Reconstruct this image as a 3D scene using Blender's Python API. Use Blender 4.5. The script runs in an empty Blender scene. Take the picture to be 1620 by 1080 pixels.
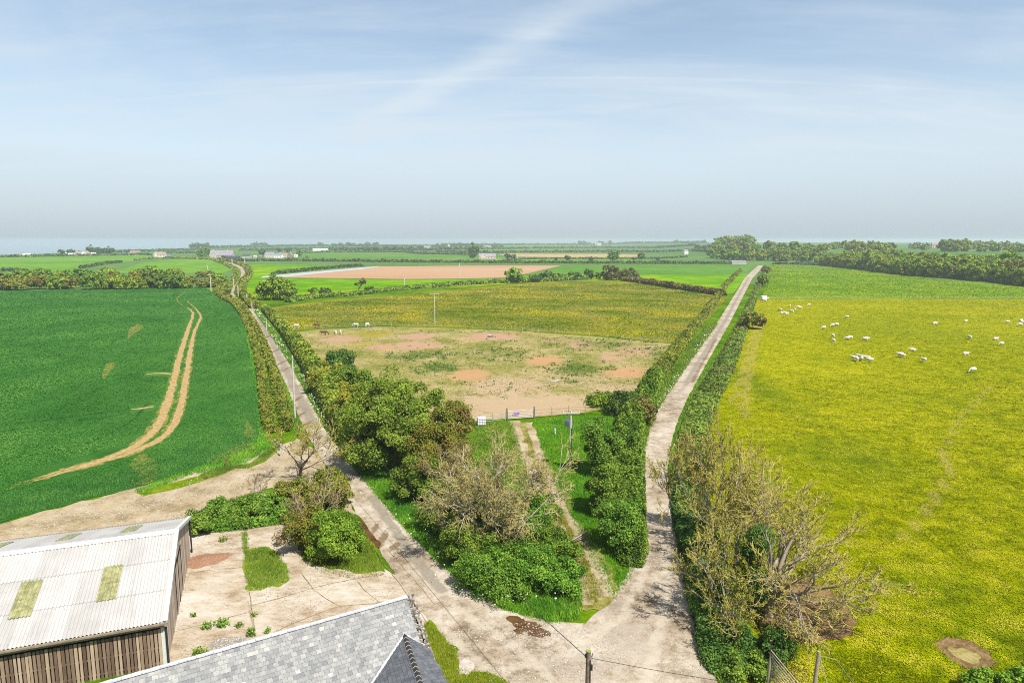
import bpy, math, random
import numpy as np
from mathutils import Vector, Matrix, Quaternion
from mathutils.geometry import delaunay_2d_cdt

random.seed(7)
SC = bpy.context.scene
COL = SC.collection
R = math.radians
PI = math.pi

# ------------------------------------------------------------------ camera
H = 30.0
PITCH = R(8.43)
F = 1080.0
CP, SP = math.cos(PITCH), math.sin(PITCH)
cam = bpy.data.cameras.new('camera'); cam.lens = 24; cam.sensor_width = 36
cam.clip_start = 0.5; cam.clip_end = 60000
camo = bpy.data.objects.new('camera', cam); COL.objects.link(camo)
camo.location = (0, 0, H); camo.rotation_euler = (R(90) - PITCH, 0, 0)
SC.camera = camo

def G(px, py, z=0.0):
    """ground point (height z) that the survey of the photograph puts at px,py"""
    u = (px - 810) / F; v = (py - 540) / F
    t = (H - z) / (SP + v * CP)
    return (t * u, t * (CP - v * SP))

def proj(x, y, z=0.0):
    dz = H - z
    d = y * CP + dz * SP
    return 810 + F * x / d, 540 + F * (dz * CP - y * SP) / d

def hgt(px_base, py_base, py_top, z=0.0):
    """height of an upright thing standing at the base point and reaching py_top"""
    x, y = G(px_base, py_base, z)
    v = (py_top - 540) / F
    return H - y * (SP + v * CP) / (CP - v * SP) - z

# ------------------------------------------------------------------ light and sky
EL = R(56); AZ = math.atan2(0.63, -0.775)
to_sun = Vector((math.sin(AZ) * math.cos(EL), math.cos(AZ) * math.cos(EL), math.sin(EL)))
sun = bpy.data.lights.new('sun', 'SUN'); sun.energy = 4.6; sun.angle = R(0.5); sun.color = (1, 0.945, 0.86)
suno = bpy.data.objects.new('sun', sun); COL.objects.link(suno)
suno.rotation_euler = to_sun.to_track_quat('Z', 'Y').to_euler(); suno.location = (100, -100, 200)

SC.view_settings.view_transform = 'Standard'
SC.view_settings.look = 'None'
SC.view_settings.exposure = 1.0
SC.view_settings.gamma = 1
SC.cycles.use_denoising = False
SC.cycles.max_bounces = 8
SC.cycles.transparent_max_bounces = 6
SC.cycles.volume_bounces = 1
SC.cycles.use_adaptive_sampling = True; SC.cycles.adaptive_threshold = 0.004
SC.cycles.pixel_filter_type = 'BLACKMAN_HARRIS'; SC.cycles.filter_width = 1.05

def lin(c):
    c /= 255.0
    return c / 12.92 if c <= 0.04045 else ((c + 0.055) / 1.055) ** 2.4

KSUN = 2.45
def T(r, g, b):
    """albedo of a surface that shows as this sRGB colour in full sun at this exposure"""
    return tuple(min(0.9, lin(c) / KSUN) for c in (r, g, b)) + (1.0,)

class NN:
    """small node writing helper"""
    def __init__(s, nt): s.nt = nt; s.x = 0; s._pos = None
    def new(s, t, **kw):
        n = s.nt.nodes.new(t); s.x -= 10; n.location = (s.x, 0)
        for k, v in kw.items(): setattr(n, k, v)
        return n
    def put(s, sock, v):
        if isinstance(v, bpy.types.NodeSocket): s.nt.links.new(v, sock)
        else: sock.default_value = v
    def pos(s):
        if s._pos is None: s._pos = s.new('ShaderNodeTexCoord').outputs['Object']
        return s._pos
    def map(s, sc=(1, 1, 1), rot=0.0, loc=(0, 0, 0), vec=None):
        n = s.new('ShaderNodeMapping'); s.put(n.inputs['Vector'], vec or s.pos())
        n.inputs['Scale'].default_value = sc; n.inputs['Rotation'].default_value = (0, 0, rot); n.inputs['Location'].default_value = loc
        return n.outputs[0]
    def noise(s, scale, detail=4, rough=0.55, vec=None, dist=0.0):
        n = s.new('ShaderNodeTexNoise'); s.put(n.inputs['Vector'], vec or s.pos())
        n.inputs['Scale'].default_value = scale; n.inputs['Detail'].default_value = detail
        n.inputs['Roughness'].default_value = rough; n.inputs['Distortion'].default_value = dist
        return n.outputs[0]
    def vor(s, scale, vec=None, feature='F1', out='Distance'):
        n = s.new('ShaderNodeTexVoronoi', feature=feature); s.put(n.inputs['Vector'], vec or s.pos()); n.inputs['Scale'].default_value = scale
        return n.outputs[out]
    def ramp(s, fac, stops, interp='LINEAR'):
        n = s.new('ShaderNodeValToRGB'); cr = n.color_ramp; cr.interpolation = interp
        while len(cr.elements) < len(stops): cr.elements.new(0.5)
        for e, (p, c) in zip(cr.elements, stops):
            e.position = p; e.color = c if len(c) == 4 else (*c, 1)
        s.put(n.inputs[0], fac); return n.outputs[0]
    def step(s, fac, a, b):
        n = s.new('ShaderNodeMapRange'); n.interpolation_type = 'SMOOTHSTEP'; s.put(n.inputs[0], fac)
        n.inputs[1].default_value = a; n.inputs[2].default_value = b
        return n.outputs[0]
    def mix(s, fac, a, b, blend='MIX'):
        n = s.new('ShaderNodeMix', data_type='RGBA', blend_type=blend)
        s.put(n.inputs[0], fac); s.put(n.inputs[6], a); s.put(n.inputs[7], b)
        return n.outputs[2]
    def math(s, op, a, b=0.0, c=0.0):
        n = s.new('ShaderNodeMath', operation=op); s.put(n.inputs[0], a); s.put(n.inputs[1], b); s.put(n.inputs[2], c)
        return n.outputs[0]
    def attr(s, name):
        n = s.new('ShaderNodeAttribute', attribute_name=name); return n.outputs['Fac']
    def rand(s):
        return s.new('ShaderNodeObjectInfo').outputs['Random']
    def uv(s):
        return s.new('ShaderNodeTexCoord').outputs['UV']
    def hsv(s, col, h=0.5, sat=1.0, val=1.0):
        n = s.new('ShaderNodeHueSaturation'); s.put(n.inputs['Hue'], h); s.put(n.inputs['Saturation'], sat); s.put(n.inputs['Value'], val); s.put(n.inputs['Color'], col)
        return n.outputs[0]

def material(name, build, rough=0.9, spec=0.25, leaf=0.0, metal=0.0):
    """build(n) -> colour, or (colour, bump height, bump strength, bump distance)"""
    m = bpy.data.materials.new(name); m.use_nodes = True
    nt = m.node_tree; nt.nodes.clear(); n = NN(nt)
    out = n.new('ShaderNodeOutputMaterial'); b = n.new('ShaderNodeBsdfPrincipled')
    b.inputs['Roughness'].default_value = rough; b.inputs['Specular IOR Level'].default_value = spec; b.inputs['Metallic'].default_value = metal
    r = build(n)
    if isinstance(r, tuple) and len(r) == 4 and isinstance(r[0], bpy.types.NodeSocket):
        col, hh, st, di = r
        bp = n.new('ShaderNodeBump'); bp.inputs['Strength'].default_value = st; bp.inputs['Distance'].default_value = di
        n.put(bp.inputs['Height'], hh); nt.links.new(bp.outputs[0], b.inputs['Normal'])
    else: col = r
    n.put(b.inputs['Base Color'], col)
    sh = b.outputs[0]
    if leaf:
        t = n.new('ShaderNodeBsdfTranslucent'); n.put(t.inputs['Color'], col)
        mx = n.new('ShaderNodeMixShader'); mx.inputs[0].default_value = leaf
        nt.links.new(sh, mx.inputs[1]); nt.links.new(t.outputs[0], mx.inputs[2]); sh = mx.outputs[0]
    nt.links.new(sh, out.inputs[0])
    return m

def plain(name, col, rough=0.8, spec=0.3, var=0.25, scale=3.0, metal=0.0):
    def b(n):
        f = n.noise(scale, 5, 0.6)
        lo = tuple(c * (1 - var) for c in col[:3]) + (1,); hi = tuple(min(.95, c * (1 + var)) for c in col[:3]) + (1,)
        return n.ramp(f, [(0.3, lo), (0.7, hi)])
    return material(name, b, rough, spec, metal=metal)

# world: Nishita daylight with a veil of high thin cloud
w = bpy.data.worlds.new('World'); SC.world = w; w.use_nodes = True
nt = w.node_tree; nt.nodes.clear(); n = NN(nt)
wo = n.new('ShaderNodeOutputWorld'); bg = n.new('ShaderNodeBackground')
sky = n.new('ShaderNodeTexSky'); sky.sky_type = 'NISHITA'; sky.sun_disc = False
sky.sun_elevation = EL; sky.sun_rotation = AZ; sky.air_density = 1.0; sky.dust_density = 1.2; sky.ozone_density = 1.5; sky.altitude = 100
dirv = n.new('ShaderNodeTexCoord').outputs['Generated']
sep = n.new('ShaderNodeSeparateXYZ'); nt.links.new(dirv, sep.inputs[0])
zz = n.math('ADD', n.math('MAXIMUM', sep.outputs[2], 0.0), 0.16)
cu = n.math('DIVIDE', sep.outputs[0], zz); cv = n.math('DIVIDE', sep.outputs[1], zz)
cmb = n.new('ShaderNodeCombineXYZ'); nt.links.new(cu, cmb.inputs[0]); nt.links.new(cv, cmb.inputs[1])
v1 = n.map((0.5, 0.9, 1), R(-35), vec=cmb.outputs[0])
c1 = n.noise(0.9, 7, 0.56, v1, 0.8)
v2 = n.map((0.5, 1.9, 1), R(-18), (3.1, 1.7, 0), vec=cmb.outputs[0])
c2 = n.noise(1.5, 8, 0.62, v2, 0.5)
cl = n.math('ADD', n.math('MULTIPLY', c1, 0.62), n.math('MULTIPLY', c2, 0.42))
cl = n.step(cl, 0.40, 0.66)
cl = n.mix(n.step(sep.outputs[2], 0.17, 0.03), cl, (0.5, 0.5, 0.5, 1))
low = n.step(sep.outputs[2], 0.34, 0.06)           # the veil thickens towards the horizon
veil = n.math('MINIMUM', n.math('ADD', n.math('MULTIPLY', cl, 0.66), n.math('MULTIPLY', low, 0.46)), 0.93)
dg = n.math('ADD', n.math('MULTIPLY', cu, 0.92), n.math('MULTIPLY', cv, 0.763))
dgn = n.math('ADD', dg, n.math('MULTIPLY', n.math('SUBTRACT', n.noise(1.3, 5, 0.6, cmb.outputs[0]), 0.5), 0.5))
stk = n.math('MULTIPLY', n.step(n.math('ABSOLUTE', n.math('SUBTRACT', dgn, 1.77)), 0.20, 0.0), n.math('MULTIPLY', n.step(sep.outputs[2], 0.10, 0.2), 0.42))
veil = n.math('ADD', veil, stk)
# old contrail, one thin line across the sky
ct = n.math('ADD', cv, n.math('MULTIPLY', cu, 0.0426))
ctd = n.math('ABSOLUTE', n.math('SUBTRACT', ct, 2.578))
ctm = n.math('MULTIPLY', n.step(ctd, 0.022, 0.0), n.math('MULTIPLY', n.noise(1.4, 3, 0.5, cmb.outputs[0]), 0.30))
veil = n.math('MINIMUM', n.math('ADD', veil, ctm), 0.95)
hi = n.mix(n.step(sep.outputs[2], 0.0, 0.12), (3.75, 4.45, 5.25, 1), (5.05, 5.8, 6.4, 1))
blue = n.hsv(sky.outputs[0], 0.493, 0.86, 1.18)
skyc = n.mix(veil, blue, hi)
nt.links.new(skyc, bg.inputs[0]); bg.inputs[1].default_value = 0.07
nt.links.new(bg.outputs[0], wo.inputs[0])

# ------------------------------------------------------------------ objects
def tag(o, label=None, cat=None, group=None, kind=None):
    if label: o['label'] = label
    if cat: o['category'] = cat
    if group: o['group'] = group
    if kind: o['kind'] = kind
    return o

def empty(name, loc, rz=0.0, label=None, cat=None, group=None):
    o = bpy.data.objects.new(name, None); COL.objects.link(o); o.location = loc; o.rotation_euler = (0, 0, rz)
    o.empty_display_size = 0.5
    return tag(o, label, cat, group)

def link(name, me, mats=(), parent=None, loc=(0, 0, 0), rz=0.0, sc=None):
    o = bpy.data.objects.new(name, me); COL.objects.link(o)
    if not isinstance(mats, (list, tuple)): mats = [mats]
    if len(me.materials) == 0:
        for m in mats: me.materials.append(m)
    o.location = loc; o.rotation_euler = (0, 0, rz)
    if sc: o.scale = sc
    if parent: o.parent = parent
    return o

def mesh_np(name, V, Fc, attrs=None, smooth=False, mi=None):
    """V (n,3), Fc (m,k) all faces with k corners"""
    V = np.asarray(V, np.float32); Fc = np.asarray(Fc, np.int32)
    me = bpy.data.meshes.new(name); m, k = Fc.shape
    me.vertices.add(len(V)); me.vertices.foreach_set('co', V.ravel())
    me.loops.add(m * k); me.loops.foreach_set('vertex_index', Fc.ravel())
    me.polygons.add(m); me.polygons.foreach_set('loop_start', np.arange(0, m * k, k, dtype=np.int32))
    me.polygons.foreach_set('loop_total', np.full(m, k, np.int32))
    if smooth: me.polygons.foreach_set('use_smooth', np.ones(m, bool))
    if mi is not None: me.polygons.foreach_set('material_index', np.asarray(mi, np.int32))
    for an, (dom, arr) in (attrs or {}).items():
        a = me.attributes.new(an, 'FLOAT', dom); a.data.foreach_set('value', np.asarray(arr, np.float32))
    me.update(calc_edges=True)
    return me

class MB:
    """collects boxes, tubes and polygons into one mesh"""
    def __init__(s): s.V = []; s.F = []; s.A = []; s.S = []
    def add(s, V, Fs, a=0.5, sm=False):
        o = len(s.V); s.V += [tuple(v) for v in V]
        for f in Fs: s.F.append(tuple(i + o for i in f)); s.A.append(a); s.S.append(sm)
    def box(s, c, d, rz=0.0, a=0.5, tilt=None):
        x, y, z = d[0] / 2, d[1] / 2, d[2] / 2
        P = [Vector(p) for p in ((-x, -y, -z), (x, -y, -z), (x, y, -z), (-x, y, -z), (-x, -y, z), (x, -y, z), (x, y, z), (-x, y, z))]
        M = Matrix.Rotation(rz, 3, 'Z')
        if tilt is not None: M = M @ tilt
        s.add([M @ p + Vector(c) for p in P], [(0, 3, 2, 1), (4, 5, 6, 7), (0, 1, 5, 4), (1, 2, 6, 5), (2, 3, 7, 6), (3, 0, 4, 7)], a)
    def tube(s, pts, rad, n=8, a=0.5, cap=True):
        pts = [Vector(p) for p in pts]
        if not isinstance(rad, (list, tuple)): rad = [rad] * len(pts)
        V = []; Fs = []
        for i, p in enumerate(pts):
            d = (pts[min(i + 1, len(pts) - 1)] - pts[max(i - 1, 0)]).normalized()
            q = d.to_track_quat('Z', 'Y')
            for k in range(n):
                t = 2 * PI * k / n; V.append(p + q @ Vector((math.cos(t) * rad[i], math.sin(t) * rad[i], 0)))
        for i in range(len(pts) - 1):
            for k in range(n):
                k2 = (k + 1) % n; Fs.append((i * n + k, i * n + k2, (i + 1) * n + k2, (i + 1) * n + k))
        s.add(V, Fs, a, True)
        if cap:
            s.add(V[:n], [tuple(range(n))[::-1]], a); s.add(V[-n:], [tuple(range(n))], a)
    def beam(s, p, q, wd, hd, a=0.5, up=(0, 0, 1)):
        p, q = Vector(p), Vector(q); d = (q - p).normalized(); sd = d.cross(Vector(up))
        if sd.length < 1e-4: sd = Vector((1, 0, 0))
        sd.normalize(); u = sd.cross(d)
        V = [b + sd * (i * wd / 2) + u * (j * hd / 2) for b in (p, q) for i, j in ((-1, -1), (1, -1), (1, 1), (-1, 1))]
        s.add(V, [(0, 1, 2, 3), (7, 6, 5, 4), (0, 4, 5, 1), (1, 5, 6, 2), (2, 6, 7, 3), (3, 7, 4, 0)], a)
    def mesh(s, name):
        me = bpy.data.meshes.new(name); me.from_pydata(s.V, [], s.F)
        a = me.attributes.new('v', 'FLOAT', 'FACE'); a.data.foreach_set('value', s.A)
        me.polygons.foreach_set('use_smooth', s.S); me.update(); return me
    def build(s, name, mats, parent=None, **kw):
        return link(name, s.mesh(name), mats, parent, **kw)

def copy_tree(o, parent=None):
    c = o.copy(); COL.objects.link(c)
    if parent: c.parent = parent
    for ch in list(o.children): copy_tree(ch, c)
    return c

# ------------------------------------------------------------------ numeric noise
def hash2(ix, iy, seed):
    h = (ix.astype(np.int64) * 374761393 + iy.astype(np.int64) * 668265263 + seed * 974711) & 0x7fffffff
    h = ((h ^ (h >> 13)) * 1274126177) & 0x7fffffff
    return ((h ^ (h >> 16)) & 0xffff) / 65535.0
def vnoise(x, y, seed=0):
    x = np.asarray(x, float); y = np.asarray(y, float)
    ix = np.floor(x); iy = np.floor(y); fx = x - ix; fy = y - iy
    fx = fx * fx * (3 - 2 * fx); fy = fy * fy * (3 - 2 * fy)
    a = hash2(ix, iy, seed); b = hash2(ix + 1, iy, seed); c = hash2(ix, iy + 1, seed); d = hash2(ix + 1, iy + 1, seed)
    return (a * (1 - fx) + b * fx) * (1 - fy) + (c * (1 - fx) + d * fx) * fy
def fbm(x, y, seed=0, oct=4):
    r = 0; a = 0.5; t = 0
    for i in range(oct): r = r + a * vnoise(np.asarray(x) * 2 ** i, np.asarray(y) * 2 ** i, seed + i * 17); t += a; a *= 0.55
    return r / t
def sstep(x, a, b):
    t = np.clip((np.asarray(x, float) - a) / (b - a), 0, 1); return t * t * (3 - 2 * t)

def inpoly(P, poly):
    x, y = P[:, 0], P[:, 1]; r = np.zeros(len(P), bool); m = len(poly); j = m - 1
    for i in range(m):
        xi, yi = poly[i]; xj, yj = poly[j]
        if yi != yj:
            c = ((yi > y) != (yj > y)) & (x < (xj - xi) * (y - yi) / (yj - yi) + xi); r ^= c
        j = i
    return r

def crom(pts, n=8, closed=False):
    P = [np.array(p, float) for p in pts]; out = []; m = len(P)
    for i in range(m if closed else m - 1):
        g = (lambda k: P[k % m]) if closed else (lambda k: P[min(max(k, 0), m - 1)])
        p0, p1, p2, p3 = g(i - 1), g(i), g(i + 1), g(i + 2)
        for k in range(n):
            t = k / n
            out.append(0.5 * (2 * p1 + (p2 - p0) * t + (2 * p0 - 5 * p1 + 4 * p2 - p3) * t * t + (3 * p1 - p0 - 3 * p2 + p3) * t ** 3))
    if not closed: out.append(P[-1])
    return np.array(out)

def densify(poly, jit=0.3, seed=0, closed=True, base=0.5):
    """break a ground outline into short pieces and roughen it, finer close to the camera"""
    out = []; m = len(poly)
    for i in range(m if closed else m - 1):
        a = np.array(poly[i], float); b = np.array(poly[(i + 1) % m], float)
        L = np.linalg.norm(b - a); st = max(base, np.linalg.norm((a + b) / 2) / 120)
        k = max(1, int(L / st))
        for t in range(k): out.append(a + (b - a) * t / k)
    if not closed: out.append(np.array(poly[-1], float))
    out = np.array(out)
    if jit > 0:
        s = 0.9 if jit < 0.7 else 1.6
        dx = fbm(out[:, 0] * s, out[:, 1] * s, seed) - 0.5; dy = fbm(out[:, 0] * s + 91, out[:, 1] * s - 37, seed + 5) - 0.5
        out = out + np.stack([dx, dy], 1) * 2 * jit
    return out

ZL = [0.0]
def sheet(name, poly, z, mat, res=None, jit=0.3, masks=None, seed=0, smooth_outline=False, base=0.5, px=True):
    """one flat ground sheet from an outline; with res it carries a grid of points for its masks"""
    g = [G(*p) for p in poly] if px else [tuple(p) for p in poly]
    if smooth_outline: g = crom(g, 6, True)
    o = densify(g, jit, seed, True, base)
    pts = [Vector((float(a), float(b))) for a, b in o]
    if res:
        mn = o.min(0); mx = o.max(0)
        gx, gy = np.meshgrid(np.arange(mn[0], mx[0], res), np.arange(mn[1], mx[1], res))
        q = np.stack([gx.ravel(), gy.ravel()], 1); q[:, 0] += (np.floor((q[:, 1] - mn[1]) / res) % 2) * res / 2
        q = q[inpoly(q, o)]
        pts += [Vector((float(a), float(b))) for a, b in q]
    e = [(i, (i + 1) % len(o)) for i in range(len(o))]
    vs, _, fs, *_ = delaunay_2d_cdt(pts, e, [], 1, 1e-4)
    me = bpy.data.meshes.new(name)
    me.from_pydata([(v.x, v.y, z) for v in vs], [], [tuple(f) for f in fs])
    me.update()
    if me.polygons and me.polygons[0].normal.z < 0: me.flip_normals()
    xs = np.array([v.x for v in vs]); ys = np.array([v.y for v in vs])
    for k, fn in (masks or {}).items():
        a = me.attributes.new(k, 'FLOAT', 'POINT'); a.data.foreach_set('value', np.asarray(fn(xs, ys), np.float32))
    ob = link(name, me, mat); ob['kind'] = 'structure'
    return ob

def ell(px, py, rx, ry):
    """ellipse on the ground given by its outline in the survey; returns mask(x,y) 1 inside .. 0"""
    cx, cy = G(px, py); ax = abs(G(px + rx, py)[0] - cx); ay = abs(G(px, py - ry)[1] - cy)
    return lambda x, y: np.clip(1.5 - np.sqrt(((x - cx) / ax) ** 2 + ((y - cy) / ay) ** 2) + (fbm(x * 0.5, y * 0.5, int(px)) - 0.5) * 0.8, 0, 1)
def many(*es):
    fs = [ell(*e[:4]) for e in es]; ws = [e[4] if len(e) > 4 else 1.0 for e in es]
    return lambda x, y: np.max([f(x, y) * k for f, k in zip(fs, ws)], axis=0)
def near_line(pts, wd):
    """soft band of half-width wd metres round a surveyed line"""
    g = np.array([G(*p) for p in pts])
    def fn(x, y):
        d = np.full(len(x), 1e9)
        for a, b in zip(g[:-1], g[1:]):
            ab = b - a; t = np.clip(((x - a[0]) * ab[0] + (y - a[1]) * ab[1]) / (ab @ ab), 0, 1)
            d = np.minimum(d, np.hypot(x - a[0] - t * ab[0], y - a[1] - t * ab[1]))
        return np.clip(1.5 - d / wd + (fbm(x * 0.7, y * 0.7, 3) - 0.5) * 0.7, 0, 1)
    return fn
# ================================================================== ground materials
def grassy(name, dark, mid, light, s1=0.05, s2=0.6, s3=4.0, bump=0.35, bd=0.25, extra=None):
    def b(n):
        a = n.noise(s1, 4, 0.6); c = n.noise(s2, 5, 0.62); d = n.noise(s3, 4, 0.7)
        f = n.math('ADD', n.math('ADD', n.math('MULTIPLY', a, 0.45), n.math('MULTIPLY', c, 0.4)), n.math('MULTIPLY', d, 0.35))
        col = n.ramp(f, [(0.50, dark), (0.60, mid), (0.71, light)])
        if extra: col = extra(n, col, f)
        return col, n.math('ADD', n.math('MULTIPLY', c, 0.5), d), bump, bd
    return material(name, b, 1.0, 0.0)

M = {}
M['ground'] = grassy('verge_turf', T(60, 104, 0), T(98, 146, 6), T(150, 172, 30), 0.03, 0.35, 2.5)
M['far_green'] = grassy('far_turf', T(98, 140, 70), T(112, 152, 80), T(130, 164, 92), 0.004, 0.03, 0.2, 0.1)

def wheat_b(n):
    a = n.noise(0.018, 3, 0.5); c = n.noise(0.16, 5, 0.62, n.map((1.3, 0.7, 1), R(20)))
    rows = n.noise(2.2, 3, 0.6, n.map((3.2, 0.12, 1), R(14)))       # drilled rows
    fine = n.noise(3.5, 5, 0.75)
    f = n.math('ADD', n.math('ADD', n.math('MULTIPLY', a, 0.35), n.math('MULTIPLY', c, 0.40)), n.math('ADD', n.math('MULTIPLY', rows, 0.20), n.math('MULTIPLY', fine, 0.30)))
    col = n.ramp(f, [(0.46, T(44, 104, 36)), (0.58, T(68, 126, 52)), (0.68, T(86, 142, 62)), (0.80, T(112, 160, 66))])
    tram = n.vor(0.083, n.map((1, 0.0001, 1), R(-8)), 'DISTANCE_TO_EDGE')
    y = n.step(n.noise(0.012, 3, 0.6, n.map((1, 1, 1), 0, (40, 7, 0))), 0.66, 0.78)
    col = n.mix(n.math('MULTIPLY', y, 0.5), col, T(92, 142, 30))
    return col, n.math('ADD', rows, fine), 0.4, 0.25
M['wheat'] = material('young_wheat', wheat_b, 1.0, 0.0)
M['tramline'] = material('tramline_soil', lambda n: (n.ramp(n.noise(1.6, 5, 0.7), [(0.3, T(176, 140, 84)), (0.55, T(220, 190, 130)), (0.75, T(238, 214, 160))]), n.noise(4, 4, 0.7), 0.5, 0.2), 0.95, 0.1)
M['thin_wheat'] = material('thin_wheat', lambda n: n.ramp(n.noise(1.3, 5, 0.7), [(0.35, T(60, 118, 40)), (0.5, T(150, 150, 60)), (0.68, T(205, 180, 110))]), 0.95, 0.1)

def pasture_b(n):
    v = n.map((1.0, 2.0, 1), R(32)); v2 = n.map((1.5, 0.75, 1), R(40))
    a = n.noise(0.02, 3, 0.55); b_ = n.noise(0.3, 5, 0.6, v, 0.6); c = n.noise(0.95, 5, 0.62, v2, 1.0); d = n.noise(4.5, 4, 0.7, v2)
    f = n.math('ADD', n.math('ADD', n.math('MULTIPLY', a, 0.2), n.math('MULTIPLY', b_, 0.40)), n.math('ADD', n.math('MULTIPLY', c, 0.52), n.math('MULTIPLY', d, 0.22)))
    col = n.ramp(f, [(0.545, T(116, 128, 0)), (0.62, T(154, 162, 0)), (0.69, T(180, 182, 0)), (0.78, T(212, 206, 40))])
    g = n.step(n.noise(0.035, 4, 0.6, n.map((1, 1, 1), 0, (13, 5, 0))), 0.5, 0.72)
    col = n.mix(n.math('MULTIPLY', g, 0.40), col, T(120, 150, 6))
    col = n.mix(n.attr('lush'), col, T(88, 128, 22))
    col = n.mix(n.math('MULTIPLY', n.step(n.attr('pathw'), 0.25, 0.9), 0.6), col, T(205, 186, 100))
    return col, n.math('ADD', c, n.math('MULTIPLY', d, 0.6)), 0.6, 0.35
M['pasture'] = material('pasture_turf', pasture_b, 1.0, 0.0)
M['green_pasture'] = grassy('green_pasture', T(92, 138, 18), T(122, 160, 32), T(160, 182, 48), 0.02, 0.16, 0.7)

def paddock_b(n):
    a = n.noise(0.09, 5, 0.62); c = n.noise(0.6, 6, 0.68); d = n.noise(3.0, 4, 0.7)
    f = n.math('ADD', n.math('MULTIPLY', a, 0.55), n.math('ADD', n.math('MULTIPLY', c, 0.4), n.math('MULTIPLY', d, 0.2)))
    col = n.ramp(f, [(0.46, T(134, 144, 58)), (0.54, T(166, 164, 90)), (0.62, T(198, 182, 122)), (0.72, T(220, 202, 156))])
    e = n.math('SUBTRACT', c, 0.5)
    bare = n.step(n.math('ADD', n.attr('bare'), n.math('MULTIPLY', e, 1.3)), 0.30, 0.95)
    col = n.mix(bare, col, n.ramp(d, [(0.3, T(206, 176, 136)), (0.7, T(228, 204, 168))]))
    pk = n.math('MULTIPLY', n.step(n.math('ADD', n.attr('pink'), n.math('MULTIPLY', e, 2.0)), 0.35, 1.0), 0.95)
    col = n.mix(pk, col, n.ramp(d, [(0.3, T(206, 158, 128)), (0.7, T(230, 190, 164))]))
    og = n.math('MULTIPLY', n.step(n.math('ADD', n.attr('sandy'), n.math('MULTIPLY', e, 1.8)), 0.30, 1.0), 0.95)
    col = n.mix(og, col, n.ramp(d, [(0.3, T(208, 156, 108)), (0.7, T(234, 190, 144))]))
    yl = n.step(n.math('ADD', n.attr('yellow'), n.math('MULTIPLY', e, 1.6)), 0.5, 1.1)
    col = n.mix(n.math('MULTIPLY', yl, 0.75), col, T(190, 172, 34))
    wd = n.step(n.math('ADD', n.attr('weedy'), n.math('MULTIPLY', e, 2.4)), 0.55, 1.15)
    col = n.mix(n.math('MULTIPLY', wd, 0.85), col, T(78, 116, 36))
    return col, n.math('ADD', c, n.math('MULTIPLY', d, 0.4)), 0.5, 0.3
M['paddock'] = material('grazed_paddock', paddock_b, 1.0, 0.0)

def meadow_b(n):
    v = n.map((0.6, 1, 1), R(10))
    a = n.noise(0.045, 5, 0.62, v); b_ = n.noise(0.06, 5, 0.65, n.map((0.55, 1.0, 1), R(-6), (31, 11, 0))); c = n.noise(0.5, 6, 0.7); d = n.noise(2.5, 4, 0.75)
    f = n.math('ADD', n.math('MULTIPLY', a, 0.6), n.math('ADD', n.math('MULTIPLY', c, 0.35), n.math('MULTIPLY', d, 0.2)))
    col = n.ramp(f, [(0.47, T(70, 112, 20)), (0.55, T(118, 138, 34)), (0.62, T(156, 154, 62)), (0.71, T(180, 164, 94))])
    y = n.step(n.math('ADD', b_, n.math('MULTIPLY', n.math('SUBTRACT', d, 0.5), 0.5)), 0.47, 0.60)
    col = n.mix(n.math('MULTIPLY', y, 0.75), col, n.ramp(d, [(0.35, T(140, 146, 30)), (0.65, T(206, 186, 26))]))
    return col, n.math('ADD', c, d), 0.5, 0.3
M['meadow'] = material('buttercup_meadow', meadow_b, 1.0, 0.0)
M['lime'] = grassy('lime_pasture', T(96, 160, 0), T(126, 184, 8), T(186, 208, 20), 0.01, 0.06, 0.6, 0.2)
M['buttercup'] = grassy('buttercup_strip', T(110, 170, 24), T(180, 190, 30), T(214, 200, 40), 0.02, 0.12, 0.8, 0.2)
M['ploughed'] = material('bare_tilth', lambda n: n.ramp(n.math('ADD', n.math('MULTIPLY', n.noise(0.02, 4, 0.6, n.map((0.3, 1.4, 1), R(-8))), 0.7), n.math('MULTIPLY', n.noise(0.3, 4, 0.6), 0.35)), [(0.35, T(206, 160, 116)), (0.55, T(224, 182, 142)), (0.7, T(234, 198, 162))]), 0.95, 0.1)
M['fleece_sheet'] = plain('crop_cover', T(220, 224, 226), 0.6, 0.3, 0.08, 0.2)
M['pale_green'] = grassy('pale_green', T(104, 162, 40), T(128, 180, 56), T(150, 192, 72), 0.006, 0.05, 0.3, 0.1)
M['mid_green'] = grassy('mid_green', T(96, 150, 50), T(112, 164, 62), T(132, 176, 76), 0.006, 0.05, 0.3, 0.1)
M['blue_green'] = grassy('cereal_green', T(66, 130, 76), T(80, 144, 86), T(96, 154, 96), 0.006, 0.05, 0.3, 0.1)
M['tan'] = grassy('stubble', T(206, 176, 128), T(220, 190, 142), T(228, 202, 156), 0.006, 0.05, 0.3, 0.1)
M['sea'] = material('sea_water', lambda n: n.ramp(n.noise(0.003, 3, 0.5), [(0.3, (0.12, 0.17, 0.20)), (0.7, (0.16, 0.21, 0.24))]), 0.35, 0.5)

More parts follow.
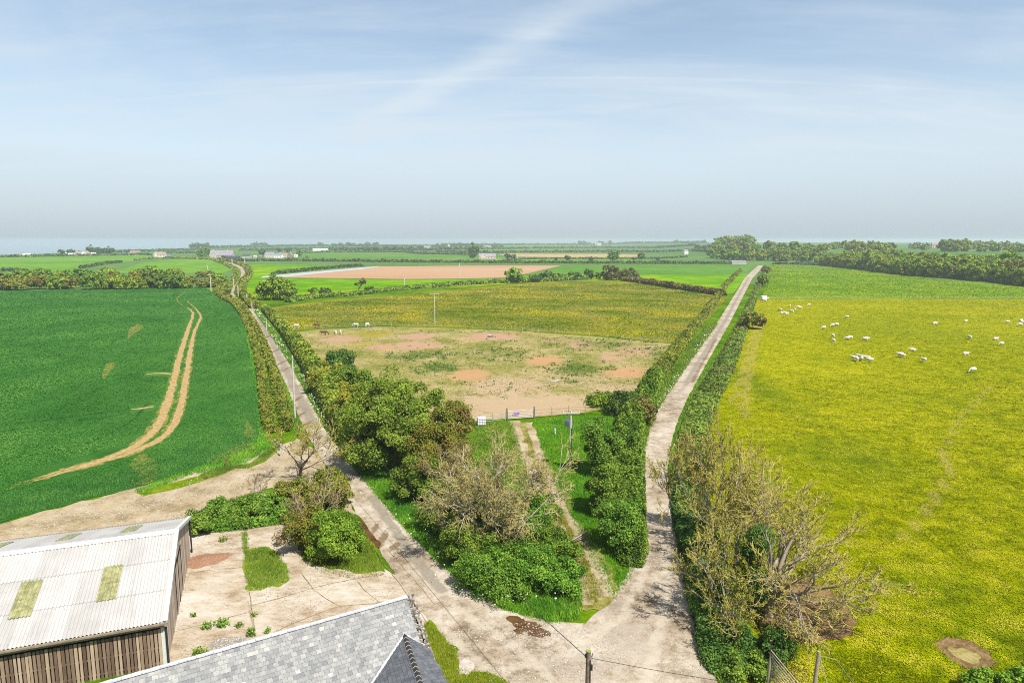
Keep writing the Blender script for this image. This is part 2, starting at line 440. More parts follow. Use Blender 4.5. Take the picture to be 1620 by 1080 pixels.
def lane_b(n):
    a = n.noise(0.12, 5, 0.65); c = n.noise(0.9, 6, 0.7); d = n.noise(7, 4, 0.75)
    f = n.math('ADD', n.math('MULTIPLY', a, 0.45), n.math('ADD', n.math('MULTIPLY', c, 0.4), n.math('MULTIPLY', d, 0.3)))
    col = n.ramp(f, [(0.47, T(150, 130, 104)), (0.55, T(202, 184, 158)), (0.62, T(228, 214, 192)), (0.70, T(246, 238, 224))])
    e = n.math('SUBTRACT', c, 0.5)
    ash = n.step(n.math('ADD', n.attr('tar'), n.math('MULTIPLY', e, 2.0)), 0.45, 0.8)
    col = n.mix(n.math('MULTIPLY', ash, 0.8), col, n.ramp(d, [(0.3, T(150, 140, 122)), (0.7, T(188, 178, 160))]))
    br = n.step(n.math('ADD', n.attr('mud'), n.math('MULTIPLY', e, 2.2)), 0.5, 0.9)
    col = n.mix(n.math('MULTIPLY', br, 0.85), col, n.ramp(d, [(0.3, T(116, 92, 62)), (0.7, T(164, 136, 100))]))
    gr = n.step(n.math('ADD', n.attr('grit'), n.math('MULTIPLY', e, 1.6)), 0.45, 0.95)
    col = n.mix(n.math('MULTIPLY', gr, 0.55), col, n.ramp(n.noise(11, 3, 0.8), [(0.3, T(160, 140, 118)), (0.7, T(232, 220, 204))]))
    pl = n.step(n.math('ADD', n.attr('pale'), n.math('MULTIPLY', e, 1.4)), 0.4, 1.1)
    col = n.mix(n.math('MULTIPLY', pl, 0.55), col, T(240, 228, 206))
    ck = n.vor(0.16, n.map((1, 1, 1), 0.3, vec=None), 'DISTANCE_TO_EDGE')
    wob = n.math('ADD', ck, n.math('MULTIPLY', n.math('SUBTRACT', n.noise(1.2, 4, 0.6), 0.5), 0.10))
    crk = n.math('MULTIPLY', n.step(n.math('ABSOLUTE', wob), 0.012, 0.003), n.step(n.noise(0.09, 3, 0.5, n.map((1, 1, 1), 0, (5, 9, 0))), 0.48, 0.6))
    col = n.mix(n.math('MULTIPLY', crk, 0.35), col, T(118, 102, 80))
    return col, n.math('ADD', c, n.math('MULTIPLY', d, 0.6)), 0.35, 0.08
M['lane'] = material('worn_lane', lane_b, 0.9, 0.2)

def yard_b(n):
    a = n.noise(0.16, 5, 0.65); c = n.noise(0.8, 6, 0.7, n.map((0.6, 1.4, 1), R(25))); d = n.noise(5, 5, 0.75)
    f = n.math('ADD', n.math('MULTIPLY', a, 0.45), n.math('ADD', n.math('MULTIPLY', c, 0.45), n.math('MULTIPLY', d, 0.25)))
    col = n.ramp(f, [(0.47, T(186, 160, 128)), (0.55, T(222, 204, 176)), (0.62, T(238, 226, 206)), (0.72, T(250, 244, 232))])
    e = n.math('SUBTRACT', c, 0.5)
    st = n.step(n.math('ADD', n.attr('stain'), n.math('MULTIPLY', e, 2.0)), 0.45, 1.0)
    col = n.mix(n.math('MULTIPLY', st, 0.65), col, n.ramp(d, [(0.3, T(150, 116, 80)), (0.7, T(192, 160, 122))]))
    gv = n.step(n.math('ADD', n.attr('gravel'), n.math('MULTIPLY', e, 1.2)), 0.45, 0.8)
    col = n.mix(gv, col, n.ramp(n.noise(12, 3, 0.85), [(0.3, T(140, 134, 126)), (0.7, T(206, 200, 192))]))
    jt = n.step(n.math('ADD', n.attr('joint'), n.math('MULTIPLY', e, 1.4)), 0.6, 1.1)
    col = n.mix(n.math('MULTIPLY', jt, 0.7), col, T(150, 140, 92))
    return col, n.math('ADD', c, n.math('MULTIPLY', d, 0.5)), 0.3, 0.06
M['yard'] = material('old_concrete', yard_b, 0.9, 0.2)
M['dirt'] = material('bare_track', lambda n: (n.ramp(n.math('ADD', n.math('MULTIPLY', n.noise(0.25, 5, 0.65), 0.6), n.math('MULTIPLY', n.noise(3, 5, 0.75), 0.4)), [(0.40, T(168, 148, 108)), (0.5, T(212, 192, 154)), (0.62, T(234, 218, 188))]), n.noise(3, 5, 0.7), 0.5, 0.15), 0.95, 0.1)
M['soil'] = material('trodden_soil', lambda n: (n.ramp(n.math('ADD', n.math('MULTIPLY', n.noise(0.5, 5, 0.65), 0.6), n.math('MULTIPLY', n.noise(4, 5, 0.75), 0.4)), [(0.40, T(120, 94, 56)), (0.5, T(156, 126, 84)), (0.6, T(190, 158, 112))]), n.noise(4, 5, 0.7), 0.6, 0.2), 0.95, 0.1)
M['dry_grass'] = grassy('dry_grass', T(150, 140, 52), T(188, 172, 88), T(216, 196, 124), 0.1, 0.8, 4)
M['turf_yellow'] = grassy('rough_turf', T(96, 134, 6), T(134, 162, 22), T(182, 184, 70), 0.06, 0.6, 3)
M['dry_track'] = grassy('track_turf', T(120, 128, 40), T(162, 156, 78), T(206, 190, 130), 0.1, 0.9, 4)
M['puddle'] = material('muddy_water', lambda n: n.ramp(n.noise(0.8, 4, 0.6), [(0.35, T(96, 66, 38)), (0.7, T(150, 112, 74))]), 0.12, 0.5)

# ================================================================== the land
def terrain(x, y):
    x = np.asarray(x, float); y = np.asarray(y, float)
    z = 10.0 * sstep(x - 0.05 * y, 345, 560) * sstep(y, 380, 640)
    z = z + 12.0 * sstep(y, 880, 1250) * sstep(x / np.maximum(y, 1), 0.20, 0.34)
    z = np.minimum(z, 13)
    px = 810 + F * x / np.maximum(y, 1)
    # the land ends nearer on the left, where it drops to the sea
    edge = np.interp(px, [-900, 0, 100, 240, 380, 600, 1100, 1700, 2600], [1500, 1750, 2000, 2600, 3600, 5200, 6000, 5200, 4200])
    r = np.hypot(x, y)
    z = z - np.maximum(0, r - edge) * 0.06
    return np.where(y > 0, np.maximum(z, -75), 0)

def land():
    rs = [0, 20, 60, 120, 200, 300, 350, 400, 450, 500, 560, 620, 700, 780, 860, 940, 1020, 1100, 1180, 1260, 1400, 1550, 1700, 1850, 2000, 2200, 2400, 2600, 2900, 3200, 3600, 4000, 4500, 5000, 5500, 6000, 6500, 7200]
    na = 240; V = [(0, 0, 0)]; Fs = []
    for r in rs[1:]:
        for k in range(na):
            a = 2 * PI * k / na; V.append((r * math.sin(a), r * math.cos(a), 0))
    V = np.array(V); V[:, 2] = terrain(V[:, 0], V[:, 1])
    for k in range(na): Fs.append((0, 1 + (k + 1) % na, 1 + k))
    for i in range(len(rs) - 2):
        o = 1 + i * na
        for k in range(na):
            k2 = (k + 1) % na; Fs.append((o + k, o + k2, o + na + k2, o + na + k))
    me = bpy.data.meshes.new('ground'); me.from_pydata([tuple(v) for v in V], [], Fs); me.update()
    if me.polygons[5].normal.z < 0: me.flip_normals()
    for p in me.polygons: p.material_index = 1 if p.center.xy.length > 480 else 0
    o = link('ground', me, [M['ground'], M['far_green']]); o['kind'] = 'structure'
land()
sea = MB(); sea.add([(-60000, -60000, -60), (60000, -60000, -60), (60000, 60000, -60), (-60000, 60000, -60)], [(0, 1, 2, 3)])
# the sea is a broad ring so that it stays inside the air box
so = MB(); ns = 64
so.add([(13500 * math.sin(2 * PI * k / ns), 13500 * math.cos(2 * PI * k / ns), -60) for k in range(ns)][::-1], [tuple(range(ns))])
o = so.build('sea', M['sea']); o['kind'] = 'structure'

# ---- far fields (outlines in the survey)
S = sheet
S('far_field', [(0, 429), (0, 407.6), (104, 405.6), (238, 404), (238, 407), (214, 412), (190, 416), (130, 424), (95, 430)], 0.03, M['pale_green'], jit=0)
S('far_field', [(175, 432), (228, 415), (276, 410.2), (326, 408), (362, 416), (378, 424), (350, 432)], 0.03, M['pale_green'], jit=0)
S('far_field', [(0, 438), (0, 430), (90, 432), (60, 440)], 0.03, M['mid_green'], jit=0)
S('far_field', [(0, 406), (0, 403.5), (110, 401), (240, 399), (330, 396), (330, 399.5), (240, 402.5), (104, 404.6)], 0.05, M['mid_green'], jit=0)
S('far_field', [(476, 412), (478, 400.2), (632, 399.6), (660, 402.2), (744, 404), (790, 413), (640, 413.2)], 0.04, M['mid_green'], jit=0)
S('far_field', [(795, 414), (765, 408), (800, 407.6), (930, 409.2), (1088, 409), (1120, 414.6)], 0.04, M['pale_green'], jit=0)
S('stubble_field', [(788, 402.8), (800, 401.4), (960, 401.8), (1092, 404.2), (1094, 407.4), (930, 407.6), (815, 406)], 0.05, M['tan'], jit=0)
S('far_field', [(690, 399.4), (690, 395.4), (900, 394.4), (1090, 396), (1090, 399.4), (960, 398)], 0.06, M['pale_green'], jit=0)
S('far_field', [(380, 396.6), (380, 393.4), (520, 391.6), (620, 391.6), (700, 393), (690, 396), (560, 397.4)], 0.06, M['blue_green'], jit=0)
S('far_field', [(740, 392.6), (760, 388.6), (1000, 387.6), (1100, 389.6), (1110, 393), (930, 391.8)], 0.08, M['pale_green'], jit=0)
S('far_field', [(1020, 398), (1110, 399.6), (1130, 405), (1170, 411), (1120, 412.6), (1098, 403)], 0.04, M['pale_green'], jit=0)
S('lime_field', [(388, 470), (393, 446), (402, 432), (398, 421), (392, 418.5), (460, 418.6), (545, 420), (572, 421), (500, 427), (432, 434), (412, 439), (440, 440), (640, 443), (800, 441), (845, 434), (1012, 434.2), (1012, 445), (1000, 448), (900, 440), (800, 449), (700, 452), (600, 462), (520, 470), (470, 474)], 0.04, M['lime'], jit=0)
S('lime_field', [(1010, 434.4), (1183, 434.4), (1160, 464), (1142, 466), (1060, 452), (1012, 445.5)], 0.05, M['lime'], jit=0)
S('buttercup_strip', [(470, 470), (480, 463), (560, 458), (640, 455), (700, 450), (800, 446), (800, 449.5), (700, 454), (600, 462), (540, 468)], 0.06, M['buttercup'], jit=0)
S('far_field', [(830, 434.3), (860, 429), (900, 420.4), (1000, 418.6), (1178, 418.2), (1186, 420), (1183, 434.2)], 0.05, M['mid_green'], jit=0)
S('ploughed_field', [(415, 438.8), (500, 430.5), (573, 424.5), (600, 421.6), (760, 420.3), (888, 420.2), (858, 427), (838, 432), (800, 439.2), (740, 440.6), (640, 441.6), (540, 440)], 0.07, M['ploughed'], jit=0)
S('crop_cover', [(412, 439.6), (416, 437.2), (500, 429.4), (573, 423), (602, 421), (596, 422.8), (573, 425.8), (505, 432.6), (455, 437.8)], 0.12, M['fleece_sheet'], jit=0)

# ---- wheat field and its tramlines
S('wheat_field', [(-140, 462), (0, 460.5), (200, 456.5), (322, 453.5), (340, 464), (362, 476), (384, 493), (392, 520), (397, 545), (404, 590), (411, 640), (418, 690), (396, 712), (330, 735), (262, 757), (214, 772), (130, 792), (60, 810), (-10, 829), (-160, 870)], 0.06, M['wheat'], jit=0.5)
def ribbon(name, line, widths, z, mat, jit=0.25, seed=1):
    g = crom([G(*p) for p in line], 8); k = len(g)
    ws = np.interp(np.linspace(0, 1, k), np.linspace(0, 1, len(widths)), widths)
    d = np.gradient(g, axis=0); nrm = np.stack([-d[:, 1], d[:, 0]], 1); nrm /= np.linalg.norm(nrm, axis=1)[:, None] + 1e-9
    poly = np.vstack([g + nrm * ws[:, None] / 2, (g - nrm * ws[:, None] / 2)[::-1]])
    return sheet(name, poly, z, mat, jit=jit, seed=seed, px=False, base=0.35)
ribbon('thin_wheat', [(20, 768), (60, 757), (110, 741), (160, 728), (215, 705), (250, 672), (272, 615), (285, 560), (298, 520), (305, 496), (296, 486)], [0.5, 1.1, 1.6, 1.9, 2.0, 2.0, 1.8, 1.6, 1.3, 1.0, 0.7], 0.072, M['thin_wheat'], 1.0, 12)
ribbon('thin_wheat', [(10, 776), (50, 762), (90, 751), (140, 737), (210, 715), (262, 688), (284, 650), (296, 590), (306, 530), (317, 503), (311, 490), (296, 476)], [0.4, 1.0, 1.5, 1.7, 1.8, 1.8, 1.7, 1.5, 1.2, 0.9, 0.7, 0.5], 0.074, M['thin_wheat'], 1.0, 15)
ribbon('tramline', [(60, 757), (110, 741), (160, 728), (215, 705), (250, 672), (272, 615), (285, 560), (298, 520), (305, 496), (296, 486)], [0.15, 0.6, 1.0, 1.3, 1.4, 1.35, 1.25, 1.1, 0.8, 0.5], 0.078, M['tramline'], 0.45, 2)
ribbon('tramline', [(50, 762), (90, 751), (140, 737), (210, 715), (262, 688), (284, 650), (296, 590), (306, 530), (317, 503), (311, 490), (296, 476)], [0.15, 0.5, 0.9, 1.1, 1.2, 1.2, 1.1, 0.95, 0.75, 0.5, 0.35], 0.082, M['tramline'], 0.45, 5)
ribbon('tramline', [(293, 487), (280, 474), (290, 464), (304, 458)], [0.5, 0.8, 0.8, 0.5], 0.085, M['thin_wheat'], 0.3, 6)
ribbon('tramline', [(233, 592), (252, 590.5), (274, 592)], [0.7, 1.3, 1.0], 0.07, M['tramline'], 0.4, 7)
ribbon('tramline', [(208, 648), (226, 646), (243, 643)], [0.6, 1.2, 0.7], 0.07, M['tramline'], 0.4, 8)
for q in ([(205, 518), (218, 512), (227, 514), (222, 522), (210, 530), (202, 536)], [(160, 594), (168, 576), (180, 573), (181, 580), (172, 592), (163, 600)], [(384, 690), (388, 672), (393, 664), (399, 676), (402, 690), (394, 694)]):
    S('thin_patch', q, 0.085, M['thin_wheat'], jit=0.8, seed=len(q) + q[0][0])
S('thin_patch', [(205, 735), (216, 720), (238, 718), (247, 735), (252, 752), (232, 764), (206, 772), (214, 750)], 0.065, M['thin_wheat'], jit=1.0, seed=4)
S('thin_patch', [(330, 728), (360, 712), (398, 700), (412, 706), (402, 722), (356, 738)], 0.085, M['thin_wheat'], jit=1.0, seed=9)

M['wheeling'] = material('wheat_wheeling', lambda n: n.ramp(n.noise(0.8, 4, 0.6), [(0.4, T(24, 84, 26)), (0.65, T(52, 112, 36))]), 0.95, 0.1)
for k, l in enumerate([[(-60, 573), (60, 565), (175, 557.6), (250, 552)], [(-60, 578), (60, 570), (175, 561.5), (240, 556.5)], [(-60, 617), (80, 604), (231, 590)], [(-60, 624), (80, 610), (225, 596)], [(-60, 681), (80, 664), (206, 647)], [(-60, 690), (80, 672), (200, 654)], [(-60, 735), (40, 722), (140, 700), (205, 668), (232, 640)]]):
    ribbon('wheeling', l, [0.5, 0.6, 0.5], 0.066 + 0.0005 * k, M['wheeling'], 0.25, 30 + k)
# ---- meadow, paddock
S('meadow', [(430, 486), (520, 475), (640, 466), (760, 455), (840, 447), (940, 443), (1010, 447), (1080, 460), (1150, 470), (1130, 495), (1095, 530), (1078, 545), (960, 532), (830, 523), (690, 517), (600, 515), (510, 520), (455, 523)], 0.05, M['meadow'], jit=0.5)
pad = [(455, 528), (500, 522), (600, 516.5), (690, 518.5), (830, 524.5), (960, 534), (1082, 546), (1060, 585), (1000, 625), (950, 648), (930, 652), (845, 660), (745, 666), (660, 690), (560, 650), (500, 590)]
S('paddock', pad, 0.07, M['paddock'], res=1.1, jit=0.4, masks={
    'bare': many((830, 640, 130, 22), (800, 612, 70, 16), (900, 600, 120, 18, .6), (980, 616, 60, 12, .8), (720, 655, 60, 14)),
    'pink': many((777, 532, 50, 7), (660, 547, 45, 7), (662, 533, 32, 6), (540, 537, 45, 5), (967, 566, 22, 5), (919, 547, 22, 6), (1005, 556, 40, 9, .8), (600, 549, 26, 5), (880, 540, 60, 6, .6)),
    'sandy': many((861, 571, 34, 9), (1001, 589, 38, 9), (744, 593, 34, 11), (613, 549.5, 16, 4, .8), (760, 600, 20, 5, .7), (975, 590, 30, 8, .9)),
    'yellow': many((590, 530, 40, 6), (570, 545, 40, 6, .8), (640, 523, 60, 3, .7), (830, 527, 100, 3, .6)),
    'weedy': many((660, 563, 36, 9), (700, 582, 40, 9), (920, 583, 40, 10), (790, 562, 50, 9, .8), (760, 552, 40, 6, .7), (950, 545, 60, 8, .8), (870, 605, 30, 6, .7), (700, 560, 60, 10, .7), (1040, 560, 20, 12, .8), (985, 636, 40, 10), (640, 570, 40, 8, .6))})

# ---- right-hand pastures
S('green_pasture', [(1206, 472.4), (1212, 450), (1218, 418.6), (1320, 423), (1400, 432), (1480, 441), (1640, 456), (1800, 470), (1800, 474), (1620, 472.6), (1400, 472)], 0.05, M['green_pasture'], jit=0.6)
past = [(1192, 476), (1206, 473), (1400, 472.4), (1620, 473), (1800, 474.5), (1900, 640), (1900, 1200), (1180, 1160), (1140, 1000), (1110, 880), (1085, 800), (1080, 720), (1120, 650), (1150, 600), (1172, 540)]
S('pasture', past, 0.04, M['pasture'], res=1.5, jit=0.5, masks={
    'lush': many((1330, 720, 90, 30, .5), (1500, 940, 80, 40, .4), (1180, 600, 30, 40, .5), (1420, 520, 120, 16, .3), (1560, 1010, 90, 40, .45), (1300, 950, 60, 30, .35)),
    'pathw': (lambda A, B, C: (lambda x, y: np.maximum(np.maximum(A(x, y), B(x, y)), C(x, y))))(near_line([(1176, 660), (1182, 610), (1192, 560), (1203, 520), (1206, 500)], 0.8), near_line([(1430, 850), (1465, 810), (1500, 750), (1490, 715), (1520, 660), (1570, 610)], 0.6), near_line([(1158, 640), (1170, 600), (1186, 545), (1195, 515)], 0.6))})
S('bare_soil', [(1190, 950), (1215, 920), (1270, 915), (1330, 945), (1355, 985), (1345, 1010), (1300, 1020), (1250, 1015), (1215, 1000), (1195, 985)], 0.055, M['soil'], jit=1.0, seed=3, smooth_outline=True)
S('bare_soil', [(1205, 1085), (1225, 1065), (1270, 1058), (1282, 1075), (1262, 1100), (1215, 1110)], 0.055, M['soil'], jit=0.6, seed=13, smooth_outline=True)
S('bare_soil', [(1476, 1018), (1500, 1008), (1535, 1014), (1564, 1032), (1573, 1050), (1560, 1062), (1530, 1058), (1500, 1040)], 0.055, M['soil'], jit=0.6, seed=23, smooth_outline=True)
S('turf_patch', [(1506, 1024), (1530, 1025), (1552, 1040), (1546, 1050), (1528, 1046), (1512, 1036)], 0.065, M['dry_track'], jit=0.6, seed=24, smooth_outline=True)

# ---- track up to the gate
ribbon('track', [(944, 965), (925, 900), (898, 845), (868, 795), (848, 745), (832, 700), (820, 668)], [5.5, 4.6, 4.0, 4.2, 4.6, 4.0, 3.0], 0.05, M['dry_track'], 0.8, 3)
ribbon('track', [(930, 960), (905, 880), (884, 830), (856, 780), (836, 735), (824, 700), (814, 666)], [1.2, 1.0, 0.9, 1.3, 1.5, 1.3, 1.2], 0.062, M['dirt'], 0.6, 4)
ribbon('track', [(962, 945), (938, 890), (915, 845), (888, 800), (866, 752), (848, 705), (836, 668)], [1.5, 1.2, 1.2, 1.2, 1.1, 1.1, 1.2], 0.066, M['dirt'], 0.6, 5)

# ---- lanes, junction, yard
LR = [(925, 985), (870, 984), (800, 966), (740, 930), (690, 886), (640, 836), (590, 776), (545, 722), (520, 690), (500, 655), (478, 612), (455, 570), (435, 540), (420, 515), (406, 494), (398, 484)]
LL = [(392, 488), (402, 506), (412, 527), (425, 552), (440, 582), (455, 614), (467, 645), (481, 678), (500, 712), (524, 748), (552, 792), (580, 836), (606, 880), (648, 944), (690, 1000), (722, 1050), (745, 1100)]
RL = [(1006, 890), (1009, 860), (1011, 830), (1012, 780), (1015, 740), (1022, 700), (1035, 660), (1055, 625), (1085, 580), (1110, 545), (1135, 510), (1160, 470), (1178, 440), (1190, 428), (1200, 420)]
RR = [(1207, 420), (1200, 430), (1190, 441), (1175, 470), (1155, 510), (1135, 545), (1115, 580), (1090, 625), (1072, 665), (1062, 700), (1056, 740), (1058, 790), (1068, 850), (1080, 900), (1095, 960), (1110, 1020), (1140, 1090), (1160, 1140)]
zero = lambda x, y: np.zeros(len(x))
lane_masks = {
    'tar': (lambda A: (lambda x, y: A(x, y)))(near_line([(408, 500), (440, 560), (470, 622), (500, 678)], 0.9)),
    'mud': many((416, 515, 3, 7), (425, 532, 4, 8), (436, 555, 4, 9), (444, 575, 4, 8), (455, 583, 3, 6, .9), (470, 632, 5, 8), (478, 655, 4, 9), (482, 675, 5, 10)),
    'grit': zero}
S('lane', LR[6:] + LL[:11], 0.064, M['lane'], res=0.6, jit=0.22, masks=lane_masks)
S('lane', LR[:7] + LL[10:] + [(800, 1180), (1180, 1180)] + RR[::-1][:8] + RL[:3] + [(990, 912), (965, 955)], 0.06, M['lane'], res=0.5, jit=0.3, masks={
    'tar': (lambda A, B: (lambda x, y: np.maximum(A(x, y), B(x, y))))(near_line([(588, 786), (606, 812), (634, 852), (662, 890), (700, 935)], 0.6), many((600, 790, 10, 14, .7), (980, 970, 30, 14, .5), (900, 1010, 50, 22, .3), (1000, 1040, 60, 20, .35))),
    'mud': many((606, 852, 8, 16), (628, 862, 7, 9, .9), (592, 838, 6, 12), (690, 962, 12, 5, .8), (660, 930, 4, 16, .8), (930, 1000, 26, 8, .5), (960, 1010, 30, 10, .45), (1000, 1000, 60, 10, .35), (620, 868, 5, 5)),
    'pale': (lambda *L: (lambda x, y: np.max([f(x, y) for f in L], axis=0)))(near_line([(1024, 820), (1022, 900), (985, 975), (900, 1035), (800, 1060)], 0.55), near_line([(1050, 820), (1055, 900), (1045, 990), (1020, 1090)], 0.6), near_line([(720, 960), (790, 1005), (860, 1060), (900, 1120)], 0.6), near_line([(690, 985), (750, 1040), (790, 1100)], 0.5)),
    'grit': many((960, 960, 60, 16), (1000, 1010, 70, 30), (900, 1050, 120, 30, .8), (1020, 930, 25, 20, .7))})
S('lane', RL[2:] + RR[:13], 0.068, M['lane'], res=0.7, jit=0.2, masks={
    'tar': (lambda A: (lambda x, y: A(x, y) * sstep(y, 118, 150)))(near_line([(1048, 680), (1078, 620), (1103, 577), (1125, 542), (1146, 510), (1167, 470), (1184, 440)], 0.7)),
    'mud': near_line([(1095, 605), (1108, 580), (1124, 552), (1133, 535)], 0.5), 'grit': zero})
ribbon('lane', [(366, 471), (362, 463), (368, 455), (378, 446), (384, 436), (386, 430), (383, 425), (372, 419), (352, 413), (338, 409)], [5, 5, 5, 5, 6, 6, 5, 5, 5, 5], 0.06, M['lane'], 0, 5).data.attributes
yard = [(296, 838), (340, 836), (382, 834), (450, 830), (462, 850), (480, 884), (520, 900), (600, 900), (640, 915), (690, 990), (700, 1020), (600, 1040), (500, 1080), (380, 1120), (240, 1110), (262, 1056)]
S('yard', yard, 0.045, M['yard'], res=0.45, jit=0.35, masks={
    'stain': many((370, 940, 12, 9), (330, 930, 60, 10, .5), (300, 985, 60, 14, .55), (340, 960, 50, 8, .45), (470, 905, 30, 8, .6), (400, 970, 30, 14, .5), (560, 925, 40, 8, .4), (330, 840, 40, 6, .4), (290, 1010, 30, 30, .5), (510, 985, 40, 10, .4)),
    'gravel': many((365, 1022, 36, 14)),
    'joint': (lambda *L: (lambda x, y: np.max([f(x, y) for f in L], axis=0)))(near_line([(384, 840), (386, 880), (394, 945), (402, 1000)], 0.22), near_line([(300, 906), (385, 898)], 0.10), near_line([(396, 960), (520, 925), (606, 906)], 0.12), near_line([(430, 1000), (530, 960), (640, 950)], 0.12))})
M['crack'] = material('crack_dirt', lambda n: n.ramp(n.noise(2, 4, 0.6), [(0.4, T(130, 112, 80)), (0.58, T(186, 166, 132))]), 1.0, 0.0)
for k, l in enumerate([[(386, 838), (388, 880), (396, 945), (404, 1000)], [(300, 906), (340, 901), (386, 897)], [(396, 958), (450, 944), (520, 924), (606, 908)], [(430, 1002), (530, 962), (640, 952)], [(276, 1000), (330, 985), (400, 968)], [(476, 905), (500, 935), (540, 962)], [(560, 915), (590, 945), (640, 985)]]):
    ribbon('crack', l, [0.02, 0.10, 0.03, 0.09, 0.02], 0.0545 + 0.0004 * k, M['crack'], 0.12, 50 + k)
for k, l in enumerate([[(596, 880), (628, 918), (668, 975), (700, 1030), (730, 1085)], [(612, 868), (650, 912), (690, 958)], [(640, 960), (668, 968)], [(628, 872), (640, 882)]]):
    ribbon('crack', l, [0.02, 0.07, 0.02, 0.06, 0.01], 0.0765 + 0.0004 * k, M['crack'], 0.15, 70 + k)
S('yard_track', [(-170, 876), (-10, 832), (60, 812), (130, 794), (200, 776), (262, 760), (330, 738), (392, 722), (440, 706), (470, 694), (500, 712), (540, 770), (566, 815), (500, 790), (440, 770), (405, 778), (340, 800), (300, 815), (200, 850), (100, 890), (-100, 960)], 0.05, M['dirt'], jit=0.6, seed=6)
S('turf_strip', [(318, 752), (345, 742), (398, 734), (424, 712), (440, 703), (444, 712), (420, 730), (392, 742), (372, 741), (350, 752), (322, 760)], 0.075, M['turf_yellow'], jit=0.6, seed=16)
S('turf_strip', [(212, 780), (240, 772), (300, 757), (334, 748), (326, 760), (270, 775), (225, 786)], 0.075, M['turf_yellow'], jit=0.6, seed=18)
S('turf_island', [(388, 874), (418, 866), (440, 880), (456, 906), (450, 924), (420, 932), (396, 932), (388, 912)], 0.06, M['turf_yellow'], jit=0.6, seed=26, smooth_outline=True)
S('puddle', [(812, 977), (826, 974), (845, 986), (868, 997), (866, 1003), (846, 1004), (822, 998), (812, 988)], 0.072, M['puddle'], jit=0.9, seed=31, smooth_outline=True)
S('puddle', [(566, 822), (574, 826), (590, 846), (604, 860), (600, 868), (586, 856), (572, 840)], 0.072, M['puddle'], jit=0.3, seed=33, smooth_outline=True)
S('verge', [(690, 1078), (668, 990), (676, 982), (700, 1002), (722, 1030), (726, 1060), (770, 1062), (810, 1082), (860, 1120), (700, 1130)], 0.075, M['turf_yellow'], jit=0.5, seed=36)
S('verge', [(480, 884), (470, 850), (560, 820), (574, 832), (598, 872), (610, 904), (560, 908), (520, 898)], 0.07, M['turf_yellow'], jit=0.6, seed=41)
ribbon('dry_verge', [(640, 845), (668, 876), (700, 910), (735, 940), (770, 962)], [0.7, 1.4, 1.2, 1.0, 0.6], 0.055, M['dry_grass'], 0.5, 8)
# ================================================================== foliage
RNG = np.random.default_rng(11)

def leafmat(name, dark, mid, light, patch=0.35, warm=None, leaf=0.2):
    """leaf colours vary leaf by leaf (v) and in patches through the plant"""
    def b(n):
        p = n.noise(patch, 3, 0.6)
        f = n.math('ADD', n.math('MULTIPLY', n.attr('v'), 0.55), n.math('MULTIPLY', p, 0.55))
        col = n.ramp(f, [(0.28, (*dark, 1)), (0.54, (*mid, 1)), (0.80, (*light, 1))])
        if warm:
            q = n.step(n.noise(patch * 0.8, 3, 0.6, n.map((1, 1, 1), 0, (17, 5, 3))), 0.5, 0.68)
            col = n.mix(n.math('MULTIPLY', q, 0.8), col, (*warm, 1))
        r = n.rand()
        col = n.hsv(col, n.math('ADD', n.math('MULTIPLY', r, 0.03), 0.485), 1.0, n.math('ADD', n.math('MULTIPLY', r, 0.3), 0.85))
        return col
    return material(name, b, 0.7, 0.12, leaf)

L = {}
L['green'] = leafmat('leaf_green', (0.045, 0.10, 0.012), (0.105, 0.195, 0.02), (0.21, 0.30, 0.035))
L['fresh'] = leafmat('leaf_fresh', (0.06, 0.14, 0.012), (0.14, 0.27, 0.02), (0.25, 0.37, 0.035))
L['bluegreen'] = leafmat('leaf_bluegreen', (0.022, 0.09, 0.025), (0.05, 0.17, 0.045), (0.12, 0.27, 0.07))
L['olive'] = leafmat('leaf_olive', (0.06, 0.085, 0.012), (0.15, 0.18, 0.02), (0.28, 0.26, 0.035), 0.3, (0.16, 0.10, 0.03))
L['yellow'] = leafmat('leaf_yellow', (0.10, 0.12, 0.012), (0.20, 0.21, 0.02), (0.32, 0.29, 0.035), 0.3, (0.20, 0.19, 0.03))
L['hedge'] = leafmat('leaf_hedge', (0.055, 0.095, 0.012), (0.135, 0.19, 0.02), (0.25, 0.28, 0.03), 0.16, (0.16, 0.19, 0.03))
L['trimmed'] = leafmat('leaf_trimmed', (0.06, 0.09, 0.012), (0.14, 0.17, 0.02), (0.24, 0.255, 0.03), 0.28, (0.19, 0.15, 0.03))
L['dark'] = leafmat('leaf_dark', (0.025, 0.06, 0.012), (0.06, 0.12, 0.02), (0.12, 0.19, 0.03))
L['russet'] = leafmat('leaf_russet', (0.075, 0.075, 0.02), (0.15, 0.15, 0.03), (0.24, 0.22, 0.05), 0.2, (0.16, 0.10, 0.045))
L['brown'] = leafmat('leaf_brown', (0.06, 0.06, 0.02), (0.11, 0.12, 0.03), (0.17, 0.17, 0.05), 0.2, (0.15, 0.11, 0.06))
L['far'] = leafmat('leaf_far', (0.03, 0.065, 0.02), (0.06, 0.11, 0.03), (0.11, 0.16, 0.04), 0.05)
L['grass'] = leafmat('blade_green', (0.06, 0.13, 0.012), (0.13, 0.23, 0.02), (0.23, 0.32, 0.045), 0.2)
L['lush'] = leafmat('blade_lush', (0.04, 0.13, 0.01), (0.09, 0.22, 0.012), (0.17, 0.31, 0.02), 0.2)
L['straw'] = leafmat('blade_straw', (0.10, 0.14, 0.004), (0.17, 0.20, 0.008), (0.27, 0.28, 0.035), 0.25)
L['wheat'] = leafmat('blade_wheat', (0.02, 0.10, 0.02), (0.05, 0.16, 0.03), (0.10, 0.23, 0.04), 0.2)
